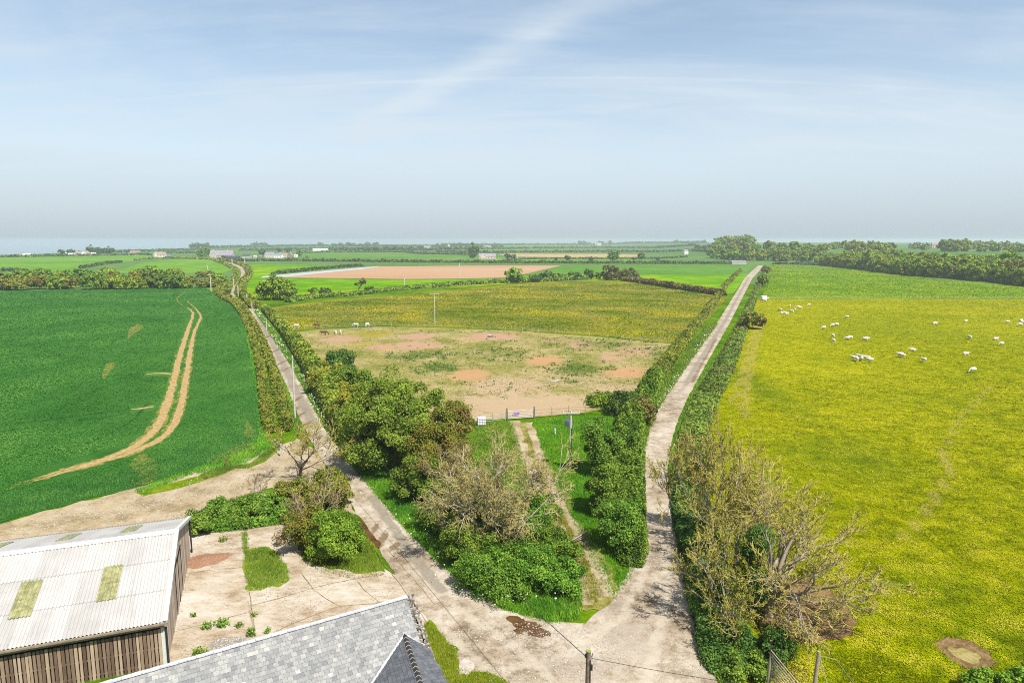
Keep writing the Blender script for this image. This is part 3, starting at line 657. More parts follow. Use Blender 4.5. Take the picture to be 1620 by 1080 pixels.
L['weed'] = leafmat('blade_weed', (0.03, 0.07, 0.012), (0.07, 0.13, 0.02), (0.12, 0.19, 0.03), 0.2)
L['umbel'] = leafmat('umbel_white', (0.45, 0.47, 0.35), (0.60, 0.62, 0.5), (0.75, 0.75, 0.68), 0.5)
def bark(name, a, b_): return material(name, lambda n: n.ramp(n.noise(2.5, 5, 0.65), [(0.3, (*a, 1)), (0.7, (*b_, 1))]), 0.9, 0.15)
BK = bark('bark', (0.06, 0.045, 0.03), (0.16, 0.13, 0.095))
BKP = bark('bark_pale', (0.15, 0.12, 0.085), (0.34, 0.29, 0.22))
BKG = bark('bark_weathered', (0.17, 0.14, 0.10), (0.46, 0.40, 0.31))
TWG = bark('twig_lichen', (0.20, 0.165, 0.04), (0.47, 0.40, 0.10))
TWB = bark('twig_brown', (0.15, 0.105, 0.05), (0.30, 0.225, 0.115))

TWD = bark('twig_dead', (0.21, 0.17, 0.06), (0.44, 0.38, 0.15))

def leaf_quads(P, N, size, rng, up=0.25):
    """diamond leaves at points P facing roughly along N"""
    m = len(P)
    n_ = N * 0.75 + rng.normal(size=(m, 3)) * 0.55; n_[:, 2] += up
    n_ /= np.linalg.norm(n_, axis=1)[:, None] + 1e-9
    t = np.cross(n_, rng.normal(size=(m, 3))); t /= np.linalg.norm(t, axis=1)[:, None] + 1e-9
    b = np.cross(n_, t)
    s = (size * rng.uniform(0.6, 1.35, m))[:, None] if np.isscalar(size) else (size * rng.uniform(0.6, 1.35, m))[:, None]
    V = np.empty((m, 4, 3)); V[:, 0] = P - t * s * 0.62; V[:, 1] = P + b * s * 0.42 + n_ * s * 0.12
    V[:, 2] = P + t * s * 0.62; V[:, 3] = P - b * s * 0.42 + n_ * s * 0.12
    return V.reshape(-1, 3)

def leaf_mesh(name, P, N, size, rng, v=None):
    V = leaf_quads(P, N, size, rng); m = len(P)
    vv = rng.random(m) if v is None else np.clip(v + rng.normal(size=m) * 0.28, 0, 1)
    return mesh_np(name, V, np.arange(m * 4).reshape(m, 4), {'v': ('FACE', vv)})

def ground_scale(x, y):      # metres that one rendered pixel spans there
    return math.hypot(x, y) / 683.0

def crown_points(h0, h1, rx, ry, nclump, per, rng, seed, lean=(0, 0), flat=1.0, bump=0.32, hollow=0.5):
    """leaf clumps through an uneven ellipsoid between heights h0 and h1"""
    Pn = []; Nn = []; Vv = []; cz = (h0 + h1) / 2; rz = (h1 - h0) / 2
    C = []
    for i in range(nclump):
        d = rng.normal(size=3); d /= np.linalg.norm(d)
        if h0 > 1.2 and d[2] < -0.45: d[2] *= -0.6
        rr = (hollow + (1 - hollow) * rng.random() ** 0.6) * (0.82 + 0.36 * rng.random())
        c = np.array([d[0] * rx * rr, d[1] * ry * rr, cz + d[2] * rz * rr * flat])
        if h0 < 0.6 and d[2] < 0: c[:2] *= 1 + 0.35 * -d[2]
        c[:2] += np.array(lean) * (c[2] - h0) / max(h1 - h0, .1)
        cr = bump * (rx + ry + rz) / 3 * rng.uniform(0.55, 1.15)
        C.append((c, cr))
        k = int(per * rng.uniform(0.6, 1.3))
        q = rng.normal(size=(k, 3)); q /= np.linalg.norm(q, axis=1)[:, None]
        q[:, 2] = np.where(q[:, 2] < -0.6, -q[:, 2] * 0.8, q[:, 2])
        rad = cr * (0.40 + 0.75 * rng.random(k) ** 0.6)
        p = c + q * rad[:, None]
        p[:, 2] = np.where(p[:, 2] < 0.05, 0.05 + rng.random(k) * 0.5, p[:, 2])
        Pn.append(p); Nn.append(q * 0.7 + d * 0.5); Vv.append(np.full(k, rng.uniform(0.3, 0.7)))
    return np.vstack(Pn), np.vstack(Nn), np.hstack(Vv), C

def limb_mesh(name, h0, C, r0, rng, nl=9, lean=(0, 0)):
    b = MB(); top = Vector((lean[0] * 0.6, lean[1] * 0.6, h0 + 0.25 * (max(c[0][2] for c in C) - h0)))
    mid = Vector((lean[0] * .2 + rng.normal() * r0, lean[1] * .2 + rng.normal() * r0, top.z * 0.5))
    b.tube([(0, 0, -0.2), (0, 0, 0.25), mid, top], [r0 * 1.5, r0 * 1.1, r0 * 0.85, r0 * 0.6], 8)
    idx = rng.permutation(len(C))[:nl]
    for i in idx:
        c, cr = C[i]; c = Vector(c); s = mid.lerp(top, rng.uniform(0.2, 1.0))
        m1 = s.lerp(c, 0.5) + Vector((0, 0, 0.08 * (c - s).length))
        b.tube([s, m1, c], [r0 * 0.45, r0 * 0.3, r0 * 0.12], 5)
    return b.mesh(name)

def tree(name, px, py, h, rx, label, cat, kind='green', ry=None, leaf=None, nclump=40, dens=1.0, h0=None, seed=1, lean=(0, 0), group=None, r0=None, bump=0.32, xy=None, bk=None, hollow=0.5):
    x, y = xy if xy else G(px, py)
    z = float(terrain(x, y)); rng = np.random.default_rng(seed * 7919 + 13)
    ry = ry or rx; h0 = h * 0.22 if h0 is None else h0
    leaf = leaf or max(0.13, 1.5 * ground_scale(x, y))
    area = 4 * PI * ((rx * ry + rx * (h - h0) / 2 + ry * (h - h0) / 2) / 3)
    per = max(14, int(dens * 3.0 * area / (leaf * leaf * 0.52) / nclump))
    P, N, v, C = crown_points(h0, h, rx * 0.86, ry * 0.86, nclump, per, rng, seed, lean, bump=bump, hollow=hollow)
    o = empty(name, (x, y, z), 0, label, cat, group)
    link('crown', leaf_mesh('crown', P, N, leaf, rng, v), L[kind], o)
    link('trunk', limb_mesh('trunk', h0, C, r0 or max(0.12, h * 0.028), rng, lean=lean), bk or BK, o)
    return o

def shrub(name, px, py, h, rx, label, cat='bush', kind='green', ry=None, leaf=None, nclump=26, dens=1.0, seed=1, group=None, xy=None, bump=0.33):
    return tree(name, px, py, h, rx, label, cat, kind, ry, leaf, int(nclump * 1.6), dens, h * 0.02, seed, group=group, r0=max(0.05, h * 0.02), bump=bump, xy=xy, hollow=0.35)

# ------------------------------------------------------------------ hedges
def hedge(name, line, label, kind='hedge', cat='hedge', dens=1.0, seed=1, leaf=None, lumpy=0.28, flat=False, px=True, group=None, off=0.0, band=0.0):
    """line: (px, py, width m, height m) along the hedge foot"""
    g = np.array([(*(G(p[0], p[1]) if px else p[:2]), p[2], p[3]) for p in line])
    sm = crom(g, 10); d = np.diff(sm[:, :2], axis=0); seg = np.linalg.norm(d, axis=1); s = np.concatenate([[0], np.cumsum(seg)])
    rng = np.random.default_rng(seed * 131 + 5)
    ds = np.hypot(sm[:, 0], sm[:, 1]) / 683 * 1.7
    lf = np.maximum(0.17, ds) if leaf is None else np.full(len(ds), leaf)
    perim = sm[:, 2] * 0.9 + sm[:, 3] * 1.7
    rate = dens * 2.6 * perim / (lf * lf * 0.52); rate = (rate[1:] + rate[:-1]) / 2 * seg
    cum = np.concatenate([[0], np.cumsum(rate)]); tot = int(cum[-1])
    u = np.interp(rng.random(tot) * cum[-1], cum, s)
    X = np.interp(u, s, sm[:, 0]); Y = np.interp(u, s, sm[:, 1]); W = np.interp(u, s, sm[:, 2]); Hh = np.interp(u, s, sm[:, 3]); LF = np.interp(u, s, lf)
    tx = np.gradient(sm[:, 0]); ty = np.gradient(sm[:, 1]); tl = np.hypot(tx, ty) + 1e-9
    TX = np.interp(u, s, tx / tl); TY = np.interp(u, s, ty / tl)
    ph = rng.random(tot) * PI
    c = np.cos(ph); sn = np.sin(ph)
    pw = 0.45 if flat else 0.75
    c = np.sign(c) * np.abs(c) ** pw; sn = np.abs(sn) ** pw
    big = fbm(u / (2.2 * 2), np.full(tot, seed * 3.7), seed, 3); sml = fbm(u / 1.1, ph * 3 + seed, seed + 3, 3)
    vh = 1 + lumpy * (big - 0.5) * 2.2 + lumpy * (sml - 0.5) * 1.2
    dep = 1 - 0.45 * rng.random(tot) ** 2.2
    e = np.minimum(1, np.minimum(u - s[0], s[-1] - u) / np.maximum(W * .6, .3)) ** 0.5          # rounded ends
    e = np.clip(e, 0.25, 1)
    ox = c * W / 2 * dep * (0.85 + 0.3 * sml) * (0.6 + .4 * e); oz = sn * Hh * vh * dep * e
    ends = (rng.random(tot) - .5) * 0.4
    P = np.stack([X - TY * ox + TX * ends, Y + TX * ox + TY * ends, oz + 0.05], 1)
    N = np.stack([-TY * c, TX * c, sn + 0.15], 1)
    v = np.clip(0.5 + (sml - 0.5) * 1.2 + (fbm(u / 9, ph, seed + 9, 2) - .5) * 1.0, 0, 1)
    P[:, 2] += terrain(P[:, 0], P[:, 1])
    o0 = np.array([X.mean(), Y.mean(), 0]); me = leaf_mesh(name, P - o0, N, LF, rng, v)
    o = link(name, me, L[kind], loc=tuple(o0)); return tag(o, label, cat, group)

# ------------------------------------------------------------------ bare trees
def branches(base, h, spread, seed, levels=5, r0=0.3, forks=(3, 5), trunkfrac=0.22, lean=(0, 0), droop=0.0, twist=0.35, nmain=5):
    rng = random.Random(seed); segs = []
    def grow(p, d, ln, r, lv):
        nseg = 4 if lv > 1 else 3
        q = p; pts = [q]
        for i in range(nseg):
            d = (d + Vector((rng.gauss(0, 1), rng.gauss(0, 1), rng.gauss(0, 1))) * twist * (0.42 if lv > 2 else 0.62) + Vector((0, 0, 0.05 - droop * (levels - lv) * 0.04))).normalized()
            q2 = q + d * ln / nseg; ra = r * (1 - 0.62 * i / nseg); rb = r * (1 - 0.62 * (i + 1) / nseg)
            segs.append((q, q2, ra, rb, lv)); q = q2; pts.append((q, d, rb))
        if lv <= 0: return
        k = rng.randint(*forks)
        for j in range(k):
            t = rng.uniform(0.3, 1.0) if j else 1.0
            i = min(nseg, max(1, int(round(t * nseg)))); bp, bd, br = pts[i]
            ax = Vector((rng.gauss(0, 1), rng.gauss(0, 1), rng.gauss(0, 0.6))); ax = (ax - bd * ax.dot(bd)).normalized()
            an = rng.uniform(0.35, 0.95) if j else rng.uniform(0.1, 0.4)
            nd = (bd * math.cos(an) + ax * math.sin(an)).normalized()
            grow(bp, nd, ln * rng.uniform(0.42, 0.74), max(0.010, br * rng.uniform(0.55, 0.8)), lv - 1)
    tl = h * trunkfrac; top = Vector((lean[0] * .15, lean[1] * .15, tl))
    segs.append((Vector((0, 0, -0.3)), Vector((0, 0, 0.3)), r0 * 1.5, r0 * 1.15, 9)); segs.append((Vector((0, 0, 0.3)), top, r0 * 1.15, r0 * 0.9, 9))
    for i in range(nmain):
        a = 2 * PI * (i + rng.random() * 0.6) / nmain; t = rng.uniform(0.35, 1.0) if i else 0.15
        d = Vector((math.cos(a) * t * spread + lean[0] * .3, math.sin(a) * t * spread + lean[1] * .3, rng.uniform(0.55, 1.0))).normalized()
        grow(top.lerp(Vector((0, 0, tl * 0.6)), rng.random() * 0.6), d, h * rng.uniform(0.32, 0.46), r0 * rng.uniform(0.45, 0.7), levels - 1)
    return segs

def seg_mesh(name, segs, k=4, minr=0.0):
    A = np.array([tuple(s[0]) for s in segs]); B = np.array([tuple(s[1]) for s in segs]); ra = np.maximum(minr, np.array([s[2] for s in segs])); rb = np.maximum(minr, np.array([s[3] for s in segs]))
    d = B - A; d /= np.linalg.norm(d, axis=1)[:, None] + 1e-9
    ref = np.where(np.abs(d[:, 2:3]) > 0.9, np.array([[1.0, 0, 0]]), np.array([[0, 0, 1.0]]))
    u = np.cross(d, ref); u /= np.linalg.norm(u, axis=1)[:, None] + 1e-9; w_ = np.cross(d, u)
    m = len(segs); V = np.empty((m, 2, k, 3))
    for i in range(k):
        t = 2 * PI * i / k; o = u * math.cos(t) + w_ * math.sin(t)
        V[:, 0, i] = A + o * ra[:, None]; V[:, 1, i] = B + o * rb[:, None]
    base = (np.arange(m) * 2 * k)[:, None]; Fs = []
    for i in range(k):
        j = (i + 1) % k; Fs.append(np.hstack([base + i, base + j, base + k + j, base + k + i]))
    return mesh_np(name, V.reshape(-1, 3), np.vstack(Fs), smooth=k > 4)

def bare_tree(name, px, py, h, label, spread=1.0, seed=1, levels=5, r0=0.3, twig=None, limb=None, scale=1.0, minr=0.02, buds=None, budn=0, lean=(0, 0), forks=(3, 4), trunkfrac=0.2, nmain=5, droop=0.0, cat='bare tree', group=None, wide=None):
    x, y = G(px, py); segs = branches(None, h, spread, seed, levels, r0, forks, trunkfrac, lean, droop, nmain=nmain)
    zs = np.percentile([s[1].z for s in segs], 99.5); k = h / zs
    xs = np.percentile([math.hypot(s[1].x - lean[0]*.5, s[1].y - lean[1]*.5) for s in segs], 98); kx = (wide / xs) if wide else k
    f = lambda p: Vector((p.x * kx, p.y * kx, p.z * k if p.z > 0 else p.z))
    segs = [(f(a), f(b), ra, rb, lv) for a, b, ra, rb, lv in segs]
    o = empty(name, (x, y, 0), 0, label, cat, group)
    tr = [s for s in segs if s[4] == 9]; lm = [s for s in segs if s[4] != 9 and s[4] >= 2]; tw = [s for s in segs if s[4] < 2]
    link('trunk', seg_mesh('trunk', tr, 10), limb or BKP, o)
    if lm: link('limbs', seg_mesh('limbs', lm, 5, 0.026), limb or BKP, o)
    if tw: link('twigs', seg_mesh('twigs', tw, 3, minr), twig or TWG, o)
    if budn:
        rng = np.random.default_rng(seed); tips = np.array([tuple(s[1]) for s in tw if s[4] <= 1]); i = rng.integers(0, len(tips), budn)
        P = tips[i] + rng.normal(size=(budn, 3)) * 0.10
        link('crown', leaf_mesh('crown', P, rng.normal(size=(budn, 3)), 0.085, rng), L[buds or 'yellow'], o)
    return o, segs

# ------------------------------------------------------------------ grass and weeds
def scatter_poly(poly, n, rng, px=True, avoid=()):
    g = np.array([G(*p) for p in poly]) if px else np.array(poly)
    mn, mx = g.min(0), g.max(0); out = []; c = 0
    while c < n:
        q = rng.random((n * 2, 2)) * (mx - mn) + mn; q = q[inpoly(q, g)]
        for a in avoid: q = q[~inpoly(q, a)]
        out.append(q); c += len(q)
        if len(q) == 0: break
    return np.vstack(out)[:n]
def px_density(Q, rng, power=1.0, ref=60.0):
    d = np.hypot(Q[:, 0], Q[:, 1]); return Q[rng.random(len(Q)) < np.clip((ref / d) ** power, 0, 1)]

def pxpoly(poly, n, rng):
    g = np.array(poly, float); mn, mx = g.min(0), g.max(0); out = []; c = 0
    while c < n:
        a = rng.random((n * 2, 2)) * (mx - mn) + mn; a = a[inpoly(a, g)]; out.append(a); c += len(a)
    A = np.vstack(out)[:n]; u = (A[:, 0] - 810) / F; v = (A[:, 1] - 540) / F; t = H / (SP + v * CP)
    return np.stack([t * u, t * (CP - v * SP)], 1)

def tufts(name, poly, n, mat, rng, label, spx=1.5, hmax=0.32, patch=0.12, contrast=1.1, z=0.06, avoid=(), dry=0.17, only=None, up=0.95):
    """leafy tufts over a field, thinning with distance as the eye sees them"""
    Q = pxpoly(poly, n, rng)
    for a in avoid: Q = Q[~inpoly(Q, a)]
    if only is not None: Q = Q[only(Q)]
    m = len(Q); d = np.hypot(Q[:, 0], Q[:, 1]); sz = np.clip(d / 683 * spx, 0.10, 1.5)
    hh = np.minimum(sz * 0.5, hmax) * rng.uniform(0.4, 1.1, m)
    v = np.clip(0.5 + (fbm(Q[:, 0] * patch, Q[:, 1] * patch, 31, 4) - 0.5) * 2.2 * contrast + rng.normal(size=m) * dry, 0, 1)
    N = np.column_stack([rng.normal(size=m) * .45, rng.normal(size=m) * .45, np.full(m, up)])
    Vq = leaf_quads(np.column_stack([Q, z + hh]), N, sz, rng, 0.2)
    Vq[:, 2] = np.maximum(Vq[:, 2], z)
    me = mesh_np(name, Vq, np.arange(m * 4).reshape(m, 4), {'v': ('FACE', v)})
    o = link(name, me, mat); o['kind'] = 'stuff'; o['label'] = label
    return o

def blades(name, Q, hmin, hmax, wd, mat, rng, per=3, spread=0.12, label=None, clumpf=0.0, lean=0.35, z=0.06):
    if clumpf: Q = Q[fbm(Q[:, 0] * clumpf, Q[:, 1] * clumpf, 4, 3) + rng.normal(size=len(Q)) * 0.08 > 0.5]
    Q = np.repeat(Q, per, axis=0) + rng.normal(size=(len(Q) * per, 2)) * spread; m = len(Q)
    h = rng.uniform(hmin, hmax, m); a = rng.random(m) * 2 * PI; w = wd * rng.uniform(0.6, 1.4, m)
    sc = np.maximum(1, np.hypot(Q[:, 0], Q[:, 1]) / 90); w = w * sc
    B = np.stack([Q[:, 0], Q[:, 1], np.full(m, z - 0.03)], 1); t = np.stack([np.cos(a), np.sin(a), np.zeros(m)], 1) * (w / 2)[:, None]
    l = np.stack([rng.normal(size=m) * lean, rng.normal(size=m) * lean + 0.1, np.ones(m)], 1) * h[:, None]
    V = np.empty((m, 3, 3)); V[:, 0] = B - t; V[:, 1] = B + t; V[:, 2] = B + l
    v = np.clip(fbm(Q[:, 0] * 0.4, Q[:, 1] * 0.4, 8, 3) + rng.normal(size=m) * 0.22, 0, 1)
    me = mesh_np(name, V.reshape(-1, 3), np.arange(m * 3).reshape(m, 3), {'v': ('FACE', v)})
    o = link(name, me, mat); o['kind'] = 'stuff'
    if label: o['label'] = label
    return o

L['scrub'] = leafmat('leaf_scrub', (0.05, 0.085, 0.014), (0.11, 0.16, 0.02), (0.19, 0.24, 0.035), 0.22, (0.13, 0.09, 0.045))
L['wood'] = leafmat('leaf_wood', (0.07, 0.135, 0.010), (0.17, 0.26, 0.018), (0.32, 0.40, 0.035), 0.12)
L['woody'] = leafmat('leaf_woody', (0.09, 0.14, 0.010), (0.22, 0.28, 0.018), (0.38, 0.42, 0.04), 0.12)
L['bramble'] = leafmat('leaf_bramble', (0.03, 0.08, 0.008), (0.085, 0.17, 0.014), (0.19, 0.29, 0.03), 0.5)

def tuftmat(name, stops, gain=1.32):
    stops = [(p_, tuple(min(.9, k * gain) for k in c_[:3]) + (1,)) for p_, c_ in stops]
    def b(n):
        f = n.math('ADD', n.math('MULTIPLY', n.attr('v'), 0.8), n.math('MULTIPLY', n.noise(0.5, 3, 0.6), 0.2))
        return n.ramp(f, stops)
    return material(name, b, 1.0, 0.0, 0.12)
TU = {}
TU['pasture'] = tuftmat('tuft_pasture', [(0.12, T(104, 122, 0)), (0.36, T(140, 162, 0)), (0.58, T(174, 186, 4)), (0.86, T(210, 206, 56))], 1.28)
TU['wheat'] = tuftmat('tuft_wheat', [(0.12, T(46, 104, 34)), (0.4, T(62, 122, 46)), (0.65, T(80, 138, 54)), (0.88, T(104, 154, 64))], 1.6)
TU['meadow'] = tuftmat('tuft_meadow', [(0.10, T(84, 122, 24)), (0.32, T(122, 146, 40)), (0.48, T(152, 154, 68)), (0.60, T(168, 166, 92)), (0.76, T(184, 180, 30)), (0.92, T(206, 194, 24))], 1.36)
TU['paddock'] = tuftmat('tuft_paddock', [(0.12, T(116, 130, 46)), (0.35, T(160, 156, 80)), (0.6, T(192, 176, 110)), (0.85, T(220, 202, 150))])
TU['green'] = tuftmat('tuft_green', [(0.12, T(104, 150, 0)), (0.4, T(128, 168, 8)), (0.65, T(148, 180, 20)), (0.88, T(176, 188, 30))], 1.45)

L['oak'] = leafmat('leaf_oak', (0.05, 0.095, 0.010), (0.125, 0.19, 0.018), (0.25, 0.30, 0.03), 0.3, (0.15, 0.18, 0.03))
# ================================================================== planting near the lanes
GB = 'bushes in the thicket between the lane and the paddock'
tree('broadleaf_tree', 622, 745, 12.4, 7.0, 'large round leafy tree, tallest of the thicket between the left lane and the paddock', 'tree', 'oak', ry=6.2, nclump=150, seed=3, h0=0.3, bump=0.21, dens=1.1)
shrub('thicket_bush', 690, 762, 7.0, 4.6, 'bushy green thicket tree close in front of the large round tree', kind='olive', nclump=44, seed=5, bump=0.3)
shrub('thicket_bush', 716, 690, 5.2, 4.0, 'low grey-green bush right beside the large round tree, at the paddock edge', kind='olive', nclump=34, seed=6, bump=0.32)
shrub('thicket_bush', 600, 690, 7.5, 4.4, 'dense green bush tucked behind the large round tree on the paddock side', kind='green', nclump=34, seed=7)
shrub('thicket_bush', 566, 676, 7.0, 4.2, 'yellow-green bush left behind the large round tree, over the lane', kind='yellow', nclump=34, seed=8)
shrub('thicket_bush', 562, 632, 6.0, 4.6, 'mid green bush standing in the tall hedge above two yellowish bushes', kind='green', nclump=32, seed=9)
shrub('thicket_bush', 524, 622, 5.6, 4.4, 'russet and yellow bush in the tall hedge beside the left lane', kind='yellow', nclump=32, seed=10)
shrub('thicket_bush', 536, 596, 5.4, 4.4, 'dark leafy bush poking out of the tall hedge toward the brown horses', kind='dark', nclump=30, seed=11)
shrub('thicket_bush', 716, 838, 5.4, 3.6, 'dark green bush over the left lane at the foot of the thicket', kind='green', nclump=40, seed=12)
shrub('thicket_bush', 664, 790, 5.2, 3.0, 'green bush leaning over the left lane below the large round tree', kind='green', nclump=34, seed=13)
shrub('bramble_mound', 748, 884, 3.8, 3.4, 'leafy bramble mound on the lane corner, left of the dead tree', 'bramble', 'bramble', nclump=46, seed=14)
shrub('bramble_mound', 786, 924, 3.0, 3.9, 'bright green bramble mound at the front of the lane corner', 'bramble', 'bramble', nclump=46, seed=15)
shrub('bramble_mound', 838, 926, 2.9, 3.6, 'broad bramble mound under the dead tree, nearest the puddle', 'bramble', 'bramble', nclump=46, seed=16)
shrub('bramble_mound', 884, 930, 2.2, 2.6, 'low bramble mound at the very tip of the lane corner, by the track mouth', 'bramble', 'bramble', nclump=36, seed=20)
shrub('bramble_mound', 880, 885, 2.5, 2.8, 'low bramble mound beside the track, next to the pile of sticks', 'bramble', 'bramble', nclump=46, seed=17)
shrub('bramble_mound', 800, 862, 4.2, 4.4, 'dense bramble mound wrapped around the trunk of the dead tree', 'bramble', 'bramble', nclump=46, seed=18)
shrub('bramble_mound', 850, 820, 2.4, 2.6, 'small bramble mound behind the dead tree, at the track edge', 'bramble', 'bramble', nclump=46, seed=19)
bare_tree('bare_tree', 775, 872, 11.4, 'dead sprawling tree with pale bare branches above the bramble mounds', 1.2, 21, 6, 0.34, TWD, BKG, minr=0.02, wide=7.5, forks=(3, 5), trunkfrac=0.14, nmain=9, droop=0.4, budn=9000, buds='olive')
bare_tree('bare_tree', 706, 800, 8.2, 'thin olive-twigged bare tree between the large round tree and the dead tree', 1.0, 22, 5, 0.16, TWB, BKP, minr=0.026, wide=5.2, forks=(3, 4), budn=5200)

hedge('tall_hedge', [(418, 490, 2.8, 2.4), (438, 511, 3.2, 2.8), (457, 534, 3.6, 3.1), (477, 562, 4.0, 3.4), (500, 598, 4.4, 3.7), (524, 640, 4.6, 4.1), (555, 690, 4.8, 4.4), (585, 728, 4.6, 4.0)], 'tall rounded olive hedge running up the right side of the left lane', 'hedge', seed=3, lumpy=0.3)
hedge('overgrown_hedge', [(1000, 898, 2.4, 1.3), (996, 868, 3.4, 2.4), (990, 820, 4.2, 3.4), (990, 770, 4.6, 3.3), (992, 722, 4.6, 3.2), (998, 682, 4.2, 2.8), (1014, 642, 4.0, 2.5), (1042, 595, 3.6, 2.3)], 'thick overgrown hedge between the gate track and the right lane', 'bramble', seed=5, lumpy=0.75, dens=1.05)
hedge('roadside_hedge', [(1040, 598, 3.6, 2.3), (1068, 558, 3.4, 2.2), (1098, 520, 3.2, 2.1), (1128, 480, 3.2, 2.0), (1150, 450, 3.2, 2.0), (1172, 428, 3.2, 2.0)], 'long clipped hedge between the paddock and the right lane, running to the skyline', 'hedge', seed=6, lumpy=0.2)
hedge('roadside_hedge', [(1090, 745, 3.6, 1.0), (1094, 712, 4.2, 1.1), (1102, 672, 4.6, 1.0), (1118, 632, 5.0, 0.9), (1140, 592, 5.0, 0.9), (1158, 553, 4.8, 0.9), (1174, 517, 4.2, 1.0), (1187, 484, 3.6, 1.1), (1198, 456, 3.2, 1.3), (1208, 432, 3.0, 1.4)], 'low rough hedge between the right lane and the sheep pasture', 'scrub', seed=7, lumpy=0.5)
hedge('roadside_hedge', [(1160, 1070, 4.6, 1.3), (1142, 1000, 4.2, 1.4), (1122, 930, 4.2, 1.5), (1108, 870, 4.2, 1.4), (1094, 810, 4.2, 1.4), (1086, 750, 4.2, 1.4)], 'green bank hedge under the ivy-clad bare trees, beside the lane junction', 'dark', seed=8, lumpy=0.5)
hedge('trimmed_hedge', [(442, 684, 4.6, 1.6), (435, 650, 4.8, 1.6), (427, 610, 4.6, 1.5), (418, 570, 4.4, 1.5), (408, 540, 4.2, 1.5), (397, 514, 4.0, 1.5), (388, 498, 4.0, 1.5), (376, 482, 5.0, 1.7), (358, 472, 5.0, 1.8), (346, 462, 5, 1.9), (356, 452, 5, 2)], 'low flat-topped clipped hedge between the wheat field and the left lane', 'trimmed', seed=9, lumpy=0.16, flat=True)
tree('ivy_tree', 952, 748, 6.9, 2.7, 'tall ivy-covered tree on the track side of the overgrown hedge, near the transformer pole', 'tree', 'green', nclump=40, seed=31, h0=0.3, bump=0.36)
tree('ivy_tree', 962, 812, 6.2, 2.5, 'ivy-covered tree in the middle of the overgrown hedge end', 'tree', 'green', nclump=36, seed=32, h0=0.2, bump=0.36)
tree('ivy_tree', 978, 866, 4.9, 2.3, 'shorter leafy tree closing the overgrown hedge at the junction', 'tree', 'green', nclump=34, seed=33, h0=0.1, bump=0.38)
shrub('thicket_bush', 988, 655, 3.8, 3.4, 'dark bush in the overgrown hedge behind the transformer pole', kind='dark', nclump=26, seed=34)
shrub('thicket_bush', 1010, 668, 4.2, 3.2, 'brownish bush in the overgrown hedge behind the transformer pole', kind='russet', nclump=26, seed=35)
shrub('thicket_bush', 960, 640, 1.6, 4.2, 'low leafy scrub along the paddock side of the overgrown hedge', kind='fresh', nclump=22, seed=36)

# bare lichened trees on the pasture side
_, sg = bare_tree('bare_tree', 1214, 972, 12.6, 'largest wide-spreading bare tree with golden twigs at the pasture corner', 1.2, 53, 6, 0.42, TWG, BKP, minr=0.022, wide=9.0, forks=(3, 4), trunkfrac=0.14, nmain=9, lean=(1.6, 0), budn=3500)
bare_tree('bare_tree', 1126, 852, 13.0, 'tall bare golden-twigged tree behind the largest one, beside the right lane', 1.0, 43, 6, 0.2, TWG, BKP, minr=0.026, wide=6.0, forks=(3, 4), nmain=6, trunkfrac=0.12, budn=7000)
bare_tree('bare_tree', 1152, 1000, 8.6, 'small bent bare tree with golden twigs overhanging the junction', 1.1, 44, 6, 0.15, TWG, BKP, minr=0.02, wide=4.2, forks=(3, 4), nmain=5, trunkfrac=0.10, budn=5000, lean=(-0.4, 0))
bare_tree('bare_tree', 1164, 900, 10.5, 'narrow bare tree rising from ivy beside the largest bare tree', 0.8, 45, 6, 0.2, TWG, BKP, minr=0.024, wide=4.6, forks=(3, 4), nmain=5, budn=5000)
bare_tree('bare_tree', 1116, 772, 7.4, 'young bare tree at the far end of the golden-twigged group', 0.9, 47, 5, 0.12, TWG, BKP, minr=0.024, wide=3.6, forks=(3, 4), nmain=5, budn=2000)
bare_tree('bare_tree', 1262, 985, 5.6, 'low bare bough of golden twigs bending over the trodden soil', 1.5, 46, 6, 0.09, TWG, BKP, minr=0.018, wide=5.2, forks=(3, 4), nmain=6, trunkfrac=0.1, budn=900)
tree('ivy_column', 1192, 965, 7.4, 1.1, 'narrow column of dark ivy climbing a trunk at the pasture corner', 'ivy', 'dark', nclump=26, seed=51, h0=0.1, bump=0.5)
shrub('thicket_bush', 1150, 960, 3.4, 2.2, 'leafy bush under the small bent bare tree', kind='green', nclump=24, seed=52)
shrub('thicket_bush', 1226, 1040, 2.0, 1.7, 'dark glossy bush beside the leaning old gate', kind='dark', nclump=24, seed=53, leaf=0.14)
shrub('thicket_bush', 1176, 1062, 1.1, 2.2, 'low green scrub at the bottom edge beside the junction', kind='green', nclump=24, seed=54, leaf=0.14)
shrub('thicket_bush', 1570, 1098, 1.5, 2.2, 'bright green nettle clump in the bottom right corner of the pasture', 'nettles', 'fresh', ry=1.5, nclump=30, seed=55, leaf=0.14)
shrub('thicket_bush', 1640, 1086, 1.6, 1.8, 'tall bright nettle clump at the right edge of the pasture', 'nettles', 'fresh', nclump=24, seed=56, leaf=0.14)
tree('hedge_tree', 1190, 520, 5.2, 4.6, 'small spreading tree over the low rough hedge, nearest the sheep', 'tree', 'olive', nclump=34, seed=57, h0=0.8)
tree('hedge_tree', 1206, 452, 7.2, 4.2, 'rounded hedgerow tree beside the far end of the right lane', 'tree', 'green', nclump=34, seed=58, h0=0.5)
tree('hedge_tree', 1212, 432, 5.6, 5.0, 'olive hedgerow tree where the right lane reaches the skyline', 'tree', 'olive', nclump=30, seed=59, h0=0.5)

